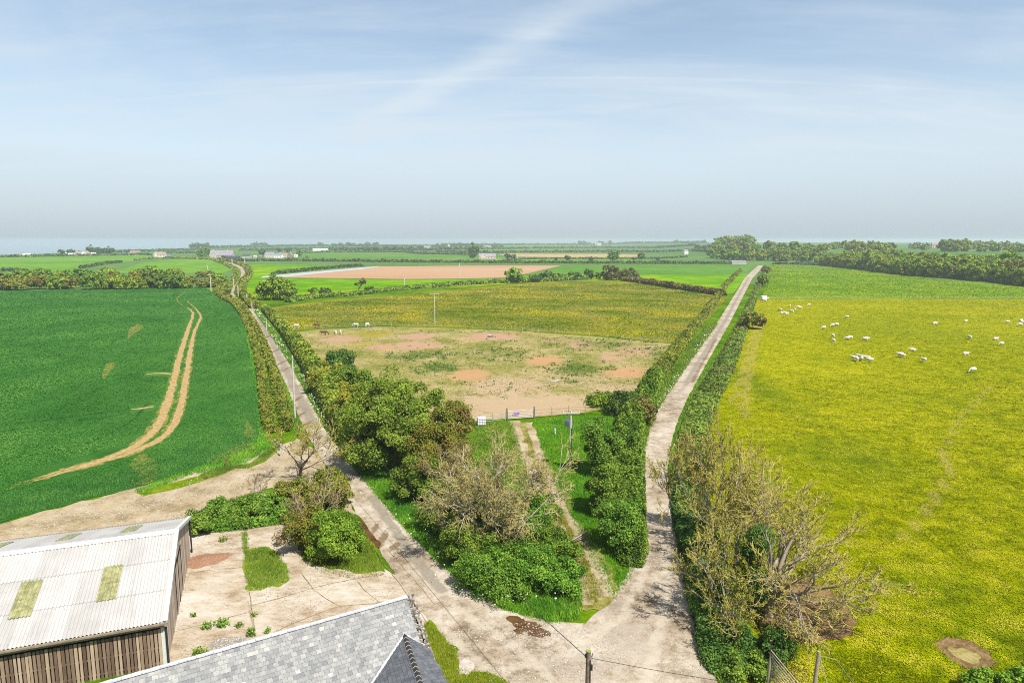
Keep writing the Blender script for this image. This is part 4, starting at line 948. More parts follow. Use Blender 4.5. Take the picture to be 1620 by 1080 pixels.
# by the yard
bare_tree('bare_tree', 474, 758, 8.6, 'leaning bare tree with yellow twigs at the end of the left lane hedge', 1.1, 61, 5, 0.2, TWG, BK, minr=0.026, wide=6.0, forks=(3, 4), nmain=5, trunkfrac=0.14, lean=(1.2, 0), budn=2600)
bare_tree('bare_tree', 506, 836, 5.4, 'twiggy brown bare shrub rising out of the yard corner bushes', 1.0, 62, 5, 0.09, TWB, BKP, minr=0.022, wide=3.6, forks=(3, 4), nmain=6, trunkfrac=0.08, cat='bare shrub')
bare_tree('bare_tree', 412, 796, 3.8, 'thin bare sapling among the low bushes behind the shed', 0.7, 63, 4, 0.05, TWB, BKP, minr=0.02, wide=1.6, forks=(3, 4), nmain=5, cat='sapling')
YB = 'bushes round the yard'
shrub('yard_bush', 322, 838, 2.0, 2.2, 'low bush against the back corner of the shed', kind='green', nclump=24, seed=64)
shrub('yard_bush', 352, 826, 2.4, 2.4, 'low bush second from the back corner of the shed', kind='green', nclump=24, seed=65)
shrub('yard_bush', 392, 824, 2.4, 2.8, 'wide low bush midway between the shed and the yard corner', kind='green', nclump=28, seed=66)
shrub('yard_bush', 432, 818, 2.5, 2.6, 'low leafy bush left of the twiggy bare shrub', kind='green', nclump=26, seed=67)
shrub('yard_bush', 468, 806, 3.2, 2.8, 'olive bush below the leaning bare tree', kind='olive', nclump=28, seed=68)
shrub('yard_bush', 522, 800, 4.0, 2.8, 'olive bush at the lane side behind the bright green bush', kind='olive', nclump=30, seed=69)
shrub('yard_bush', 490, 872, 4.2, 2.8, 'yellow-olive bush facing the concrete yard', kind='olive', nclump=32, seed=70)
shrub('yard_bush', 530, 884, 4.4, 2.9, 'bright green bush at the lane end of the yard', kind='fresh', nclump=36, seed=71)
hedge('bramble_strip', [(306, 838, 2.2, 0.9), (360, 834, 2.6, 1.0), (430, 824, 2.6, 1.1), (470, 812, 2.6, 1.2)], 'strip of low brambles along the back of the concrete yard', 'bramble', 'brambles', seed=12, lumpy=0.4)
# ------------------------------------------------------------------ middle distance
tree('round_tree', 436, 474, 11.5, 11.0, 'large round leafy tree beside the bend of the left lane', 'tree', 'wood', ry=8, nclump=120, seed=91, h0=0.05, bump=0.24, dens=1.3, hollow=0.3)
tree('round_tree', 461, 472, 6.0, 4.0, 'small round tree just right of the large round one at the lane bend', 'tree', 'green', nclump=26, seed=92, h0=0.3)
bx = [(497, 466, 3.4, 3.6, 'green'), (515, 466, 3.6, 4.2, 'dark'), (583, 462, 3.0, 3.6, 'dark')]
for i, (px, py, h, r, k) in enumerate(bx):
    shrub('hedge_bush', px, py, h, r, ['low bush in the field hedge right of the lane-bend trees', 'darker bush in the field hedge left of the windswept tree', 'bush in the field hedge at the foot of the windswept tree'][i], kind=k, nclump=18, seed=94 + i)
tree('windswept_tree', 566, 462, 8.0, 3.0, 'thin windswept tree leaning right on the field hedge', 'tree', 'brown', nclump=16, seed=97, h0=3.0, lean=(3.6, 0), dens=0.5, bump=0.3, r0=0.35)
tree('round_tree', 813, 447, 10.0, 7.4, 'single round tree standing alone at the end of the ploughed field', 'tree', 'fresh', nclump=44, seed=98, h0=0.8, bump=0.28)
hb = [(846, 446, 5.5, 5, 'dark', 'first'), (866, 444, 6.5, 6, 'dark', 'second'), (886, 443, 5.0, 6, 'green', 'third'), (908, 442, 5.5, 6, 'dark', 'fourth'), (932, 441, 7.5, 5, 'dark', 'fifth'), (948, 441, 5.0, 4, 'green', 'sixth')]
for i, (px, py, h, r, k, nm) in enumerate(hb):
    shrub('hedge_bush', px, py, h, r, nm + ' bush along from the lone round tree in the hedge behind the meadow', kind=k, nclump=22, seed=100 + i, group='bushes in the hedge behind the meadow')
tree('hedge_tree', 966, 443, 10.5, 8.5, 'taller brownish tree, left of the pair in the hedge behind the meadow', 'tree', 'brown', nclump=40, seed=107, h0=0.4, bump=0.26)
tree('hedge_tree', 996, 443, 9.0, 8.5, 'broader brownish tree, right of the pair in the hedge behind the meadow', 'tree', 'brown', nclump=40, seed=108, h0=0.3, bump=0.26)
hedge('field_hedge', [(455, 478, 6, 2.2), (500, 471, 6, 2.2), (560, 467, 5, 2.0), (620, 460, 5, 2.0), (680, 455, 5, 2.4), (740, 450.5, 5, 2.6), (800, 447.5, 5, 2.6), (850, 445.5, 5, 2.6), (930, 441.5, 5, 3)], 'long field hedge behind the buttercup meadow', 'green', seed=21, lumpy=0.3)
hedge('field_hedge', [(985, 444, 6, 3), (1010, 447, 6, 3.4), (1060, 455, 5.5, 3.4), (1100, 461, 5, 3.2), (1146, 468, 5, 3)], 'dark field hedge running from the brownish trees to the right lane', 'russet', seed=22, lumpy=0.25)
hedge('lane_hedge', [(404, 488, 5, 2.4), (392, 474, 4.5, 2.4), (381, 464, 4.5, 2.4), (380, 456, 4.5, 2.4), (386, 446, 5, 2.6), (394, 436, 5, 2.6), (392, 428, 5, 2.6), (384, 420, 5, 2.4), (362, 413.5, 5, 2.4), (345, 410.5, 5, 2.2)], 'winding hedge on the outside of the left lane bend', 'trimmed', seed=23, lumpy=0.2, flat=True)
hedge('lane_hedge', [(358, 465, 4, 2.4), (360, 456, 5, 2.6), (368, 447, 5, 2.6), (374, 438, 5, 2.6), (374, 429, 5, 2.4), (362, 421, 5, 2.4), (344, 414, 5, 2.2), (326, 410.5, 5, 2.2), (250, 409, 4, 2), (214, 412, 4, 2)], 'winding hedge on the inside of the left lane bend', 'hedge', seed=24, lumpy=0.25)

# belt of bushes behind the wheat
BG = 'belt of bushes behind the wheat field'
rb = random.Random(5); kinds = ['green', 'wood', 'wood', 'olive', 'green', 'wood', 'olive']
protos = []
for i in range(7):
    p = tree('belt_tree', 0, 0, [9.5, 8.5, 8, 9, 11, 7, 8][i], [8, 7.5, 8.5, 8, 9, 7, 7.5][i], 'x', 'tree', kinds[i], nclump=60, seed=120 + i, h0=0.2, xy=(-200, 420), bump=0.24, leaf=0.95, dens=1.25)
    protos.append(p)
bl = {0: 'dark green', 1: 'mid green', 2: 'olive', 3: 'russet-tinged', 4: 'tall dark', 5: 'low green', 6: 'brownish'}
used = [0] * 7
rows = [(458.5, 14, 0.0), (450.5, 12, 0.5), (443, 10, .2)]
for ri, (py, nn_, ofs) in enumerate(rows):
    for i in range(nn_):
        px = -20 + (i + ofs + rb.uniform(-.3, .3)) * 372 / nn_
        if ri == 2 and (px < 20): continue
        k = rb.randrange(7); pyy = py - px * 0.012 + rb.uniform(-1.2, 1.2)
        o = protos[k] if not used[k] else copy_tree(protos[k]); used[k] += 1
        x, y = G(px, pyy); o.location = (x, y, 0); o.rotation_euler = (0, 0, rb.uniform(0, 6.28)); s = rb.uniform(0.8, 1.15); o.scale = (s, s, s * rb.uniform(0.85, 1.1) * (0.55 if px > 285 else 1))
        o['label'] = '%s tree in the %s row of the bushy belt behind the wheat field' % (bl[k], ['front', 'middle', 'back'][ri]); o['group'] = '%s trees in the %s row of the belt' % (bl[k], ['front', 'middle', 'back'][ri])
for k in range(7):
    if not used[k]:
        for ch in list(protos[k].children): bpy.data.objects.remove(ch)
        bpy.data.objects.remove(protos[k])

# the wood along the right edge
wk = ['wood', 'woody', 'woody', 'wood', 'woody', 'olive', 'wood', 'green']
wl = ['mid green', 'bright green', 'rounded yellow-green', 'broad green', 'pale green', 'olive-tinged', 'tall green', 'deep green']
wp = [tree('wood_tree', 0, 0, [14, 13.5, 15, 13, 14, 13, 15.5, 13][i], [8.2, 7.8, 8.6, 7.6, 8, 7.5, 8.6, 7.8][i], 'x', 'tree', wk[i], nclump=64, seed=140 + i, h0=0.4, xy=(390, 600), bump=0.23, leaf=1.05, dens=1.25) for i in range(8)]
wu = [0] * 8
edge = [(640, 456), (1620, 453), (1560, 446), (1500, 441), (1440, 436.5), (1390, 430.5), (1350, 426), (1312, 421.5), (1298, 419)]
eg = crom([G(*p) for p in [(1760, 469), (1690, 461)] + edge[1:]], 10)
ln = np.concatenate([[0], np.cumsum(np.linalg.norm(np.diff(eg, axis=0), axis=1))])
for row in range(6):
    sp = [9, 11, 13, 15, 17, 19][row]; s = row * 3.0
    while s < ln[-1]:
        x = np.interp(s, ln, eg[:, 0]); y = np.interp(s, ln, eg[:, 1])
        off = [5, 15, 29, 46, 68, 96][row] + rb.uniform(-3, 3)
        x += off; y += off * 0.25 + rb.uniform(-3, 3)
        px, _ = proj(x, y, 10); s += sp * rb.uniform(0.8, 1.25) * (1 + 0.3 * (y > 700))
        if px > 1665: continue
        k = rb.choices(range(8), [3, 3, 3, 2, 2, 1.2, 3, 2])[0]
        o = wp[k] if not wu[k] else copy_tree(wp[k]); wu[k] += 1
        q = rb.uniform(0.85, 1.2) * (1.0 if row else 0.82)
        o.location = (x, y, float(terrain(x, y)) - 0.2); o.rotation_euler = (0, 0, rb.uniform(0, 6.28)); o.scale = (q, q, q * rb.uniform(0.88, 1.12))
        wh = 'along the front edge of' if row == 0 else ('in the second row of' if row == 1 else 'deep inside')
        o['label'] = '%s tree %s the wood beyond the pasture' % (wl[k], wh); o['group'] = '%s trees %s the wood' % (wl[k], wh)
# smaller wood at the lane's end
cx = [(1128, 412), (1146, 413), (1164, 413.5), (1185, 414), (1204, 414), (1222, 414), (1240, 414.5), (1258, 414), (1276, 415), (1292, 416), (1136, 407), (1156, 407.5), (1176, 408), (1196, 408), (1216, 408), (1236, 408.5), (1256, 409), (1276, 410)]
for i, (px, py) in enumerate(cx):
    k = [3, 0, 6, 4, 1, 7, 2, 3][i % 8]; o = copy_tree(wp[k]); x, y = G(px, py); row = 0 if i < 10 else 1
    q = rb.uniform(0.95, 1.2) * (1.0 if row == 0 else 1.05); o.location = (x, y, float(terrain(x, y)) - 0.2); o.rotation_euler = (0, 0, rb.uniform(0, 6.28)); o.scale = (q * 1.2, q * 1.2, q)
    wh = ('front', 'back')[row]; o['label'] = '%s tree in the %s of the small wood closing the right lane' % (wl[k], wh); o['group'] = '%s trees in the %s of the small wood' % (wl[k], wh)
# hazy clump on the rise
for i, (px, dy) in enumerate([(1134, 0), (1144, 1), (1154, 0), (1164, 1), (1174, 0), (1184, 1), (1140, 2), (1160, 2), (1178, 2)]):
    x = (px - 810) / F * 1400; y = 1400 + dy * 30; o = copy_tree(wp[i % 4]); x = x * y / 1400
    s = 1.75 + 0.15 * math.sin(i * 2.1); o.location = (x, y, float(terrain(x, y))); o.scale = (s * 1.1, s * 1.1, s); o.rotation_euler = (0, 0, i * 1.3)
    o['label'] = '%s tree in the hazy skyline clump above the small wood' % wl[i % 4]; o['group'] = '%s trees in the skyline clump' % wl[i % 4]
# hazy trees along the skyline behind the wood
for i in range(34):
    px = 1290 + i * 10.4 + rb.uniform(-3, 3); y = rb.uniform(950, 1400)
    if 1405 < px < 1440 or 1462 < px < 1480: continue
    x = (px - 810) / F * y; k = i % 4; o = copy_tree(wp[k]); s = rb.uniform(0.8, 1.15) * (1.25 if 1480 < px < 1520 else 1); o.location = (x, y, float(terrain(x, y)) - 0.5); o.scale = (s * 1.2, s * 1.2, s); o.rotation_euler = (0, 0, rb.uniform(0, 6))
    o['label'] = '%s hazy tree on the skyline behind the wood' % wl[k]; o['group'] = '%s hazy skyline trees behind the wood' % wl[k]
for k in range(8):
    if not wu[k]: pass

# far hedges: long dark lines across the country
FH = [
 ([(362, 413.6), (480, 413.4), (600, 414.6), (700, 415.6), (900, 416.8), (1060, 417.4), (1178, 417.6)], 6, 3.2, 'longest dark hedge line crossing the whole middle distance', 'far'),
 ([(430, 433.6), (470, 430), (500, 426.6), (545, 423), (574, 421.2)], 5, 2.4, 'hedge along the back of the crop cover strip', 'far'),
 ([(0, 407), (60, 406.4), (104, 405.2), (170, 404.4), (240, 403.6)], 7, 4, 'hedge line below the far white farmhouses on the left', 'far'),
 ([(128, 424.6), (150, 420.6), (170, 417.6), (191, 415.4)], 5, 2.6, 'short broken hedge between the two far left fields', 'far'),
 ([(0, 429), (22, 429), (42, 429.6)], 6, 3.0, 'short dark hedge at the far left edge above the belt of bushes', 'far'),
 ([(260, 401), (300, 400.6), (330, 400.4)], 8, 4, 'hedge behind the white house with dormers', 'far'),
 ([(470, 400.6), (560, 399.2), (640, 399.4), (662, 401.6), (744, 403.4)], 8, 4.4, 'hedge at the top of the large green field in the centre', 'far'),
 ([(690, 399.6), (780, 400.2), (960, 398.8), (1100, 400)], 9, 5, 'dark hedge above the pale stubble strip', 'far'),
 ([(716, 395.2), (900, 392.6), (1000, 392.8), (1100, 394.4)], 12, 6, 'farther thin hedge above the stubble strip', 'far'),
 ([(1096, 401), (1116, 404.2), (1134, 407.6), (1174, 413)], 7, 4, 'hedge slanting down to the end of the right lane', 'far'),
 ([(1222, 418), (1260, 418.6), (1300, 420), (1322, 421.6)], 6, 2.6, 'hedge along the top of the green pasture before the wood', 'far'),
 ([(380, 397), (470, 395.6), (560, 395), (690, 396.6)], 12, 6, 'hedge line behind the row of farm cottages', 'far'),
 ([(330, 392.6), (420, 391), (520, 389.6), (700, 391)], 18, 8, 'faint hedge line near the central skyline', 'far'),
 ([(110, 402), (220, 398.4), (330, 395.2)], 10, 5, 'faint hedge line climbing the far left ridge', 'far'),
 ([(790, 414.6), (840, 410), (930, 409.8), (1088, 409.6)], 5, 2.2, 'rough hedge below the pale stubble strip', 'far'),
 ([(700, 388.6), (860, 387.8), (1000, 387.6), (1120, 388.4)], 26, 9, 'faintest hedge line under the central skyline', 'far'),
]
for i, (l, wd, hh, lb, k) in enumerate(FH):
    hedge('far_hedge', [(*p, wd, hh) for p in l], lb, k, seed=200 + i, lumpy=0.45, dens=0.8)
# far single trees and copses
fp = [tree('far_tree', 0, 0, 12, 7, 'x', 'tree', ['far', 'dark', 'green'][i], nclump=26, seed=170 + i, h0=1, xy=(0, 1100), leaf=1.7, bump=0.3) for i in range(3)]
fu = [0] * 3
FT = [(750, 407.4, 1.5, 1, 'dark upright tree beside the pink bungalow'), (747, 409, .9, 0, 'low bush at the left end of the pink bungalow'), (803, 409.4, .75, 0, 'bush just right of the pink bungalow'), (812, 409.6, .65, 0, 'smaller bush second right of the pink bungalow'),
 (966, 412, 1.15, 2, 'rounded tree, left half of the pair on the central hedge'), (974, 412, 1.2, 2, 'rounded tree, right half of the pair on the central hedge'), (1002, 412, .45, 1, 'small dark bush right of the central hedge pair'), (1014, 411.5, .8, 1, 'thin upright tree right of the central hedge pair'),
 (898, 412.5, .7, 0, 'bush in the central hedge under the stubble strip'), (880, 412.5, .45, 0, 'low bush in the central hedge left of another bush'), (935, 413, .55, 0, 'low bush left of the central hedge pair'), (1040, 412.5, .4, 0, 'lowest bush in the central hedge'),
 (318, 407.5, 1.1, 2, 'leaning tree group left of the big grey farmhouse'), (326, 406, 1.3, 2, 'tree rising over the left gable of the big grey farmhouse'), (354, 410, .5, 0, 'bush in front of the big grey farmhouse'),
 (415, 404, 1.0, 0, 'tree at the left end of the row of farm cottages'), (474, 405.4, .9, 2, 'tree at the right end of the row of farm cottages'), (455, 399.8, 1.0, 0, 'tree behind the row of farm cottages'), (442, 399.6, 1.0, 0, 'second tree behind the row of farm cottages'),
 (98, 403.4, 1.0, 0, 'tree left of the far white farmhouses'), (112, 403, 1.0, 0, 'tree before the far white farmhouses'), (144, 402, 1.5, 1, 'dark tree behind the far white farmhouse'), (156, 402.4, 1.3, 0, 'round tree right of the far white farmhouses'), (166, 402.4, 1.2, 0, 'round tree second right of the far white farmhouses'), (175, 402.4, 1.3, 1, 'darkest tree right of the far white farmhouses'),
 (486, 411.8, .5, 2, 'pale bush in the corner of the large green field'), (511, 411.4, .35, 1, 'tiny bush on the long hedge line'), (546, 413.4, .35, 0, 'tiny bush further along the long hedge line')]
for px, py, s, k, lb in FT:
    o = fp[k] if not fu[k] else copy_tree(fp[k]); fu[k] += 1
    x, y = G(px, py); o.location = (x, y, float(terrain(x, y))); o.scale = (s * (0.8 if 'upright' in lb else 1.05), s, s * (1.3 if 'upright' in lb else 1)); o.rotation_euler = (0, 0, rb.uniform(0, 6)); o['label'] = lb
GC = 'distant trees along the far hedges and skyline'
for (a, b_, py, nn_, s0, s1, lb) in [(524, 640, 398.6, 22, .8, 1.3, 'far tree in the line of trees above the large green field'), (640, 744, 396, 12, .7, 1.2, 'far tree near the distant white farm right of centre'), (496, 600, 390.0, 9, 1.2, 2.2, 'far tree on the skyline left of centre'), (700, 800, 391.5, 12, .9, 1.6, 'far tree in the scattered copses behind the bungalow'), (690, 730, 389.6, 5, 1.1, 1.7, 'far tree round the distant white farm'), (1098, 1128, 399, 6, .7, 1.1, 'far tree on the slanting hedge near the right lane end'), (1065, 1115, 389, 6, 1.2, 1.7, 'far tree on the skyline left of the hazy clump'), (910, 970, 387.6, 6, 1.5, 2.6, 'far tree around the skyline farm in the centre'), (300, 330, 392.4, 6, 1.1, 1.8, 'far tree round the skyline farm on the left'), (395, 420, 390.6, 4, 1.4, 2.0, 'far tree on the skyline above the big grey farmhouse')]:
    for i in range(nn_):
        px = a + (b_ - a) * (i + rb.uniform(0.1, .9)) / nn_; o = copy_tree(fp[i % 2 if i % 5 else 2]); s = rb.uniform(s0, s1); x, y = G(px, py + rb.uniform(-.3, .3))
        o.location = (x, y, float(terrain(x, y)) - 0.3); o.scale = (s * 1.25, s * 1.25, s); o.rotation_euler = (0, 0, rb.uniform(0, 6)); o['label'] = lb; o['group'] = lb.replace('far tree', 'far trees')
# ================================================================== the big shed
def vmat(name, stops, rough=0.85, spec=0.2, grain=None, mixn=0.5):
    """colour by the per-face value v, with a little grain over it"""
    def b(n):
        g = n.noise(6, 5, 0.65, n.map(grain) if grain else None)
        f = n.math('ADD', n.math('MULTIPLY', n.attr('v'), 1 - mixn), n.math('MULTIPLY', g, mixn))
        return n.ramp(f, stops)
    return material(name, b, rough, spec)
BOARD = vmat('weathered_boards', [(0.2, (0.085, 0.056, 0.038, 1)), (0.4, (0.165, 0.115, 0.08, 1)), (0.6, (0.235, 0.172, 0.12, 1)), (0.8, (0.35, 0.27, 0.19, 1))], grain=(1, 1, 0.25), mixn=0.4)
GBOARD = vmat('grey_boards', [(0.2, (0.20, 0.155, 0.12, 1)), (0.45, (0.34, 0.27, 0.215, 1)), (0.75, (0.50, 0.42, 0.34, 1))], grain=(1, 1, 0.2), mixn=0.45)
def fc_b(n):
    a = n.noise(0.5, 5, 0.6); b_ = n.noise(5, 5, 0.7); 
    col = n.ramp(n.math('ADD', n.math('MULTIPLY', a, 0.5), n.math('MULTIPLY', n.attr('v'), 0.5)), [(0.3, (0.27, 0.262, 0.25, 1)), (0.6, (0.345, 0.338, 0.325, 1))])
    col = n.mix(n.math('MULTIPLY', n.step(b_, 0.54, 0.72), 0.45), col, (0.22, 0.21, 0.175, 1))
    stx = n.noise(1.6, 5, 0.65, n.map((2.4, 0.22, 0.22)))
    col = n.mix(n.math('MULTIPLY', n.step(stx, 0.52, 0.72), 0.40), col, (0.20, 0.185, 0.155, 1))
    return n.mix(n.step(n.vor(1.9), 0.10, 0.045), col, (0.16, 0.15, 0.13, 1))
FC = material('fibre_cement', fc_b, 0.75, 0.3)
SKYL = material('yellowed_rooflight', lambda n: n.mix(n.step(n.noise(2.2, 5, 0.7), 0.35, 0.65), (0.14, 0.14, 0.055, 1), (0.27, 0.265, 0.13, 1)), 0.5, 0.4)
PALE = plain('pale_trim', (0.42, 0.45, 0.42), 0.7, 0.3, 0.12)
DARKM = plain('black_plastic', (0.015, 0.015, 0.016), 0.5, 0.4, 0.2)
STEEL = plain('galvanised', (0.33, 0.34, 0.35), 0.45, 0.5, 0.15, metal=0.4)
TIMB = plain('grey_timber', (0.24, 0.20, 0.15), 0.85, 0.2, 0.3, 5)
TIMBD = plain('brown_timber', (0.13, 0.075, 0.045), 0.85, 0.2, 0.3, 5)
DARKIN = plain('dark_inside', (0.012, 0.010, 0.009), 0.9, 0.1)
SHX, SHY, SHRZ = -24.56, 44.74, math.atan2(.349, .937)
W_, EV, RG, SL = 18.74, 3.6, 6.22, 40.0
shed = empty('farm_shed', (SHX, SHY, 0), SHRZ, 'large timber-boarded shed with a white corrugated roof', 'shed')
slope = (RG - EV) / (W_ / 2)
def roof_z(y): return EV + slope * (y if y < W_ / 2 else W_ - y)
def corrugated(mb, x0, x1, ya, yb, lift, a, pitch=0.235, amp=0.042, rnd=None):
    nx = int((x1 - x0) / pitch * 6); V = []; Fs = []
    xs = [x0 + (x1 - x0) * i / nx for i in range(nx + 1)]
    for yy, lf in ((ya, lift + 0.012), (yb, lift)):
        for x in xs: V.append((x, yy, roof_z(yy) + lf + amp * math.sin(2 * PI * x / pitch)))
    for i in range(nx): Fs.append((i, i + 1, nx + 2 + i, nx + 1 + i) if yb > ya else (i + 1, i, nx + 1 + i, nx + 2 + i))
    o = len(mb.V); mb.V += V
    for i, f in enumerate(Fs):
        sh = math.floor(xs[i] / 1.02)
        mb.F.append(tuple(k + o for k in f)); mb.A.append(0.5 + (hash((sh, round(ya, 1), a)) % 100 / 100 - .5) * 0.5); mb.S.append(True)
def roof_side(sgn):
    m = MB(); e = -0.35; r = W_ / 2 - 0.12
    cuts = [e, e + (r - e) / 3, e + 2 * (r - e) / 3, r]
    for k in range(3):
        a, b_ = cuts[k] - (0.12 if k else 0), cuts[k + 1]
        if sgn > 0: a, b_ = W_ - a, W_ - b_
        corrugated(m, -SL, 0.22, a, b_, 0.06 + 0.02 * k, sgn)
    return m
o = roof_side(-1).build('roof', FC, shed); o2 = roof_side(1).build('roof', FC, shed)
for sgn, lst in ((-1, ((-9.8, -8.5, 2.25, 5.75), (-4.6, -3.35, 2.6, 6.1), (-15.2, -14.0, 2.3, 5.8), (-20.4, -19.2, 2.3, 5.8))), (1, ((-9.35, -8.35, 12.6, 17.0), (-4.7, -3.55, 12.7, 17.2), (-14.6, -13.5, 12.7, 17.0)))):
    for x0, x1, y0, y1 in lst:
        m = MB(); ym = (y0 + y1) / 2
        for ya, yb in ((y0, ym), (ym - 0.06, y1)):
            if sgn > 0: ya, yb = yb, ya
            corrugated(m, x0, x1, ya, yb, 0.125 if yb != y1 else 0.14, 3)
        m.build('rooflight', SKYL, o if sgn < 0 else o2)
m = MB()                                                          # ridge capping in lengths
for k in range(40):
    x0 = 0.24 - k * 1.01
    for s in (-1, 1):
        y0, y1 = W_ / 2, W_ / 2 + s * 0.42
        m.add([(x0 - 1.03, y0, RG + 0.2), (x0, y0, RG + 0.215), (x0, y1, roof_z(y1) + 0.165), (x0 - 1.03, y1, roof_z(y1) + 0.15)], [(0, 1, 2, 3) if s > 0 else (3, 2, 1, 0)], 0.6 + 0.2 * (k % 2))
m.build('ridge_cap', plain('white_ridge', (0.62, 0.61, 0.58), 0.7, 0.3, 0.08), shed)
for s in (-1, 1):                                                 # bargeboards on the gable
    m = MB(); y0 = -0.4 if s < 0 else W_ + 0.4
    m.beam((0.24, y0, roof_z(0) - 0.4 * slope + 0.10), (0.24, W_ / 2, RG + 0.12), 0.10, 0.26)
    m.add([(-0.02, y0, roof_z(0) - .4 * slope + 0.21), (0.29, y0, roof_z(0) - .4 * slope + 0.21), (0.29, W_ / 2, RG + .245), (-0.02, W_ / 2, RG + .245)], [(0, 1, 2, 3)])
    m.build('bargeboard', PALE, shed)
m = MB(); rs = random.Random(4)                                    # gable boarding
y = 0.05
while y < W_ - 0.05:
    wd = rs.uniform(0.16, 0.22); top = roof_z(y + wd / 2) - 0.02
    m.box((-0.03 + rs.uniform(-.008, .008), y + wd / 2, top / 2), (0.05, wd - 0.02, top), 0, rs.random())
    y += wd
gw = m.build('wall', GBOARD, shed)
m = MB()
for y0, y1 in ((7.2, 11.4),):
    for yy in (y0, (y0 + y1) / 2, y1): m.box((0.02, yy, 2.0), (0.05, 0.07, 4.0), 0, 0.1)
    m.box((0.03, (y0 + y1) / 2, 4.05), (0.07, y1 - y0 + .3, 0.12), 0, 0.3)
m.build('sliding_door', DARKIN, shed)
m = MB(); m.box((0.03, 7.6, 4.7), (0.02, 0.42, 0.5)); m.build('sign_plate', plain('white_plate', (0.7, 0.7, 0.68)), shed)
m = MB(); x = -0.25                                               # slatted front wall
while x > -26:
    wd = rs.uniform(0.15, 0.20)
    a_ = rs.random() ** 1.2
    m.box((x - wd / 2, -0.03 + rs.uniform(-.012, .012), 1.45 + rs.uniform(-.03, .03)), (wd, 0.03, 2.9), 0, a_, Matrix.Rotation(rs.uniform(-.006, .006), 3, 'Y'))
    x -= wd + rs.uniform(0.035, 0.075)
for z in (0.35, 1.5, 2.75): m.box((-13.2, 0.03, z), (26, 0.05, 0.09), 0, 0.15)
m.build('slatted_wall', BOARD, shed)
m = MB(); m.box((-20, 0.22, 1.7), (39.8, 0.1, 3.4)); m.box((-20, W_ - 0.2, 1.7), (39.8, 0.2, 3.4)); m.build('interior_shade_panel', DARKIN, shed)  # near-black panels: the shed's interior shade put into the colour behind the slats
m = MB(); m.box((-20, -0.16, EV - 0.33), (40.4, 0.09, 0.28), 0, 0.7); m.box((0.02, -0.2, EV - 0.22), (0.42, 0.34, 0.30), 0, 0.8); m.build('fascia', TIMB, shed)
m = MB(); m.box((-20, -0.48, EV - 0.10), (40.2, 0.16, 0.12)); m.box((-20, W_ + 0.46, EV - 0.06), (40.6, 0.18, 0.14)); m.build('gutter', plain('brown_gutter', (0.19, 0.15, 0.10)), shed)
m = MB(); m.box((-0.12, -0.02, 1.65), (0.22, 0.08, 3.3)); m.box((0.01, 0.12, 1.65), (0.05, 0.26, 3.3)); m.build('corner_post', PALE, shed)
for yy in (-0.12, W_ + 0.18):
    m = MB(); m.tube([(0.12, yy, EV - .2), (0.12, yy, 0.1)], 0.075, 10); m.build('downpipe', DARKM, shed)

# ================================================================== the slate-roofed house
HRZ = math.atan2(.516, .855); HX, HY, HZ = -6.913, 41.517, 7.0
house0 = empty('slate_house', (HX, HY, 0), HRZ, 'old stone house with a mottled slate roof and a darker slate wing', 'house')
tp = math.tan(R(40))
SLATE = vmat('old_slate', [(0.12, (0.085, 0.088, 0.095, 1)), (0.40, (0.155, 0.158, 0.16, 1)), (0.60, (0.22, 0.22, 0.212, 1)), (0.85, (0.37, 0.36, 0.335, 1))], 0.8, 0.3, grain=(1.6, 1.6, 1.6), mixn=0.58)
SLATED = vmat('new_slate', [(0.25, (0.055, 0.06, 0.07, 1)), (0.5, (0.085, 0.09, 0.10, 1)), (0.8, (0.13, 0.13, 0.14, 1))], 0.6, 0.4, mixn=0.55)
STONE = vmat('rubble_stone', [(0.2, (0.07, 0.06, 0.05, 1)), (0.5, (0.18, 0.16, 0.135, 1)), (0.85, (0.38, 0.35, 0.31, 1))], 0.9, 0.15, mixn=0.4)
LEAD = vmat('lead', [(0.2, (0.30, 0.31, 0.35, 1)), (0.8, (0.52, 0.53, 0.56, 1))], 0.6, 0.4)
def slates(mb, P0, ux, us, nrm, ulen, slen, keep, sw=0.31, sh=0.25, rng_=None, edge=0.02):
    P0, ux, us, nrm = Vector(P0), Vector(ux), Vector(us), Vector(nrm); j = 0; s = 0.0
    while s < slen:
        u = -(sw / 2) * (j % 2)
        while u < ulen:
            w_s = sw * rng_.uniform(0.93, 1.0)
            if keep(u + sw / 2, s + sh / 2):
                l0 = 0.012 + rng_.uniform(0, .006); b0 = P0 + ux * u + us * s
                A = b0 + nrm * 0.004; B = b0 + ux * w_s + nrm * (0.004 + rng_.uniform(-.003, .003)); q = us * (sh + 0.03)
                C_ = B + q + nrm * l0 * 1.6; D = A + q + nrm * l0 * 1.6
                dn = nrm * -0.02
                mb.add([A, B, C_, D, C_ + dn, D + dn], [(0, 3, 2, 1), (3, 5, 4, 2)], min(1, max(0, rng_.gauss(0.47, 0.23))))
            u += sw
        s += sh; j += 1
rs = random.Random(12)
m = MB(); cosp, sinp = math.cos(R(40)), math.sin(R(40))
us = (0, -cosp, -sinp); nr = (0, -sinp, cosp)
under = MB(); under.add([(-22, 0, HZ - .02), (0.1, 0, HZ - .02), (0.1, -5.2, HZ - .02 - 5.2 * tp), (-22, -5.2, HZ - .02 - 5.2 * tp)], [(0, 3, 2, 1)], 0.3)
under.add([(-22, 0, HZ - .02), (0.1, 0, HZ - .02), (0.1, 5.2, HZ - .02 - 5.2 * tp), (-22, 5.2, HZ - .02 - 5.2 * tp)], [(0, 1, 2, 3)], 0.4)
apx = Vector((-0.82, -1.69)); wdir = Vector((-.21, -.977)).normalized(); pdir = Vector((-wdir.y, wdir.x))
if pdir.x < 0: pdir = -pdir
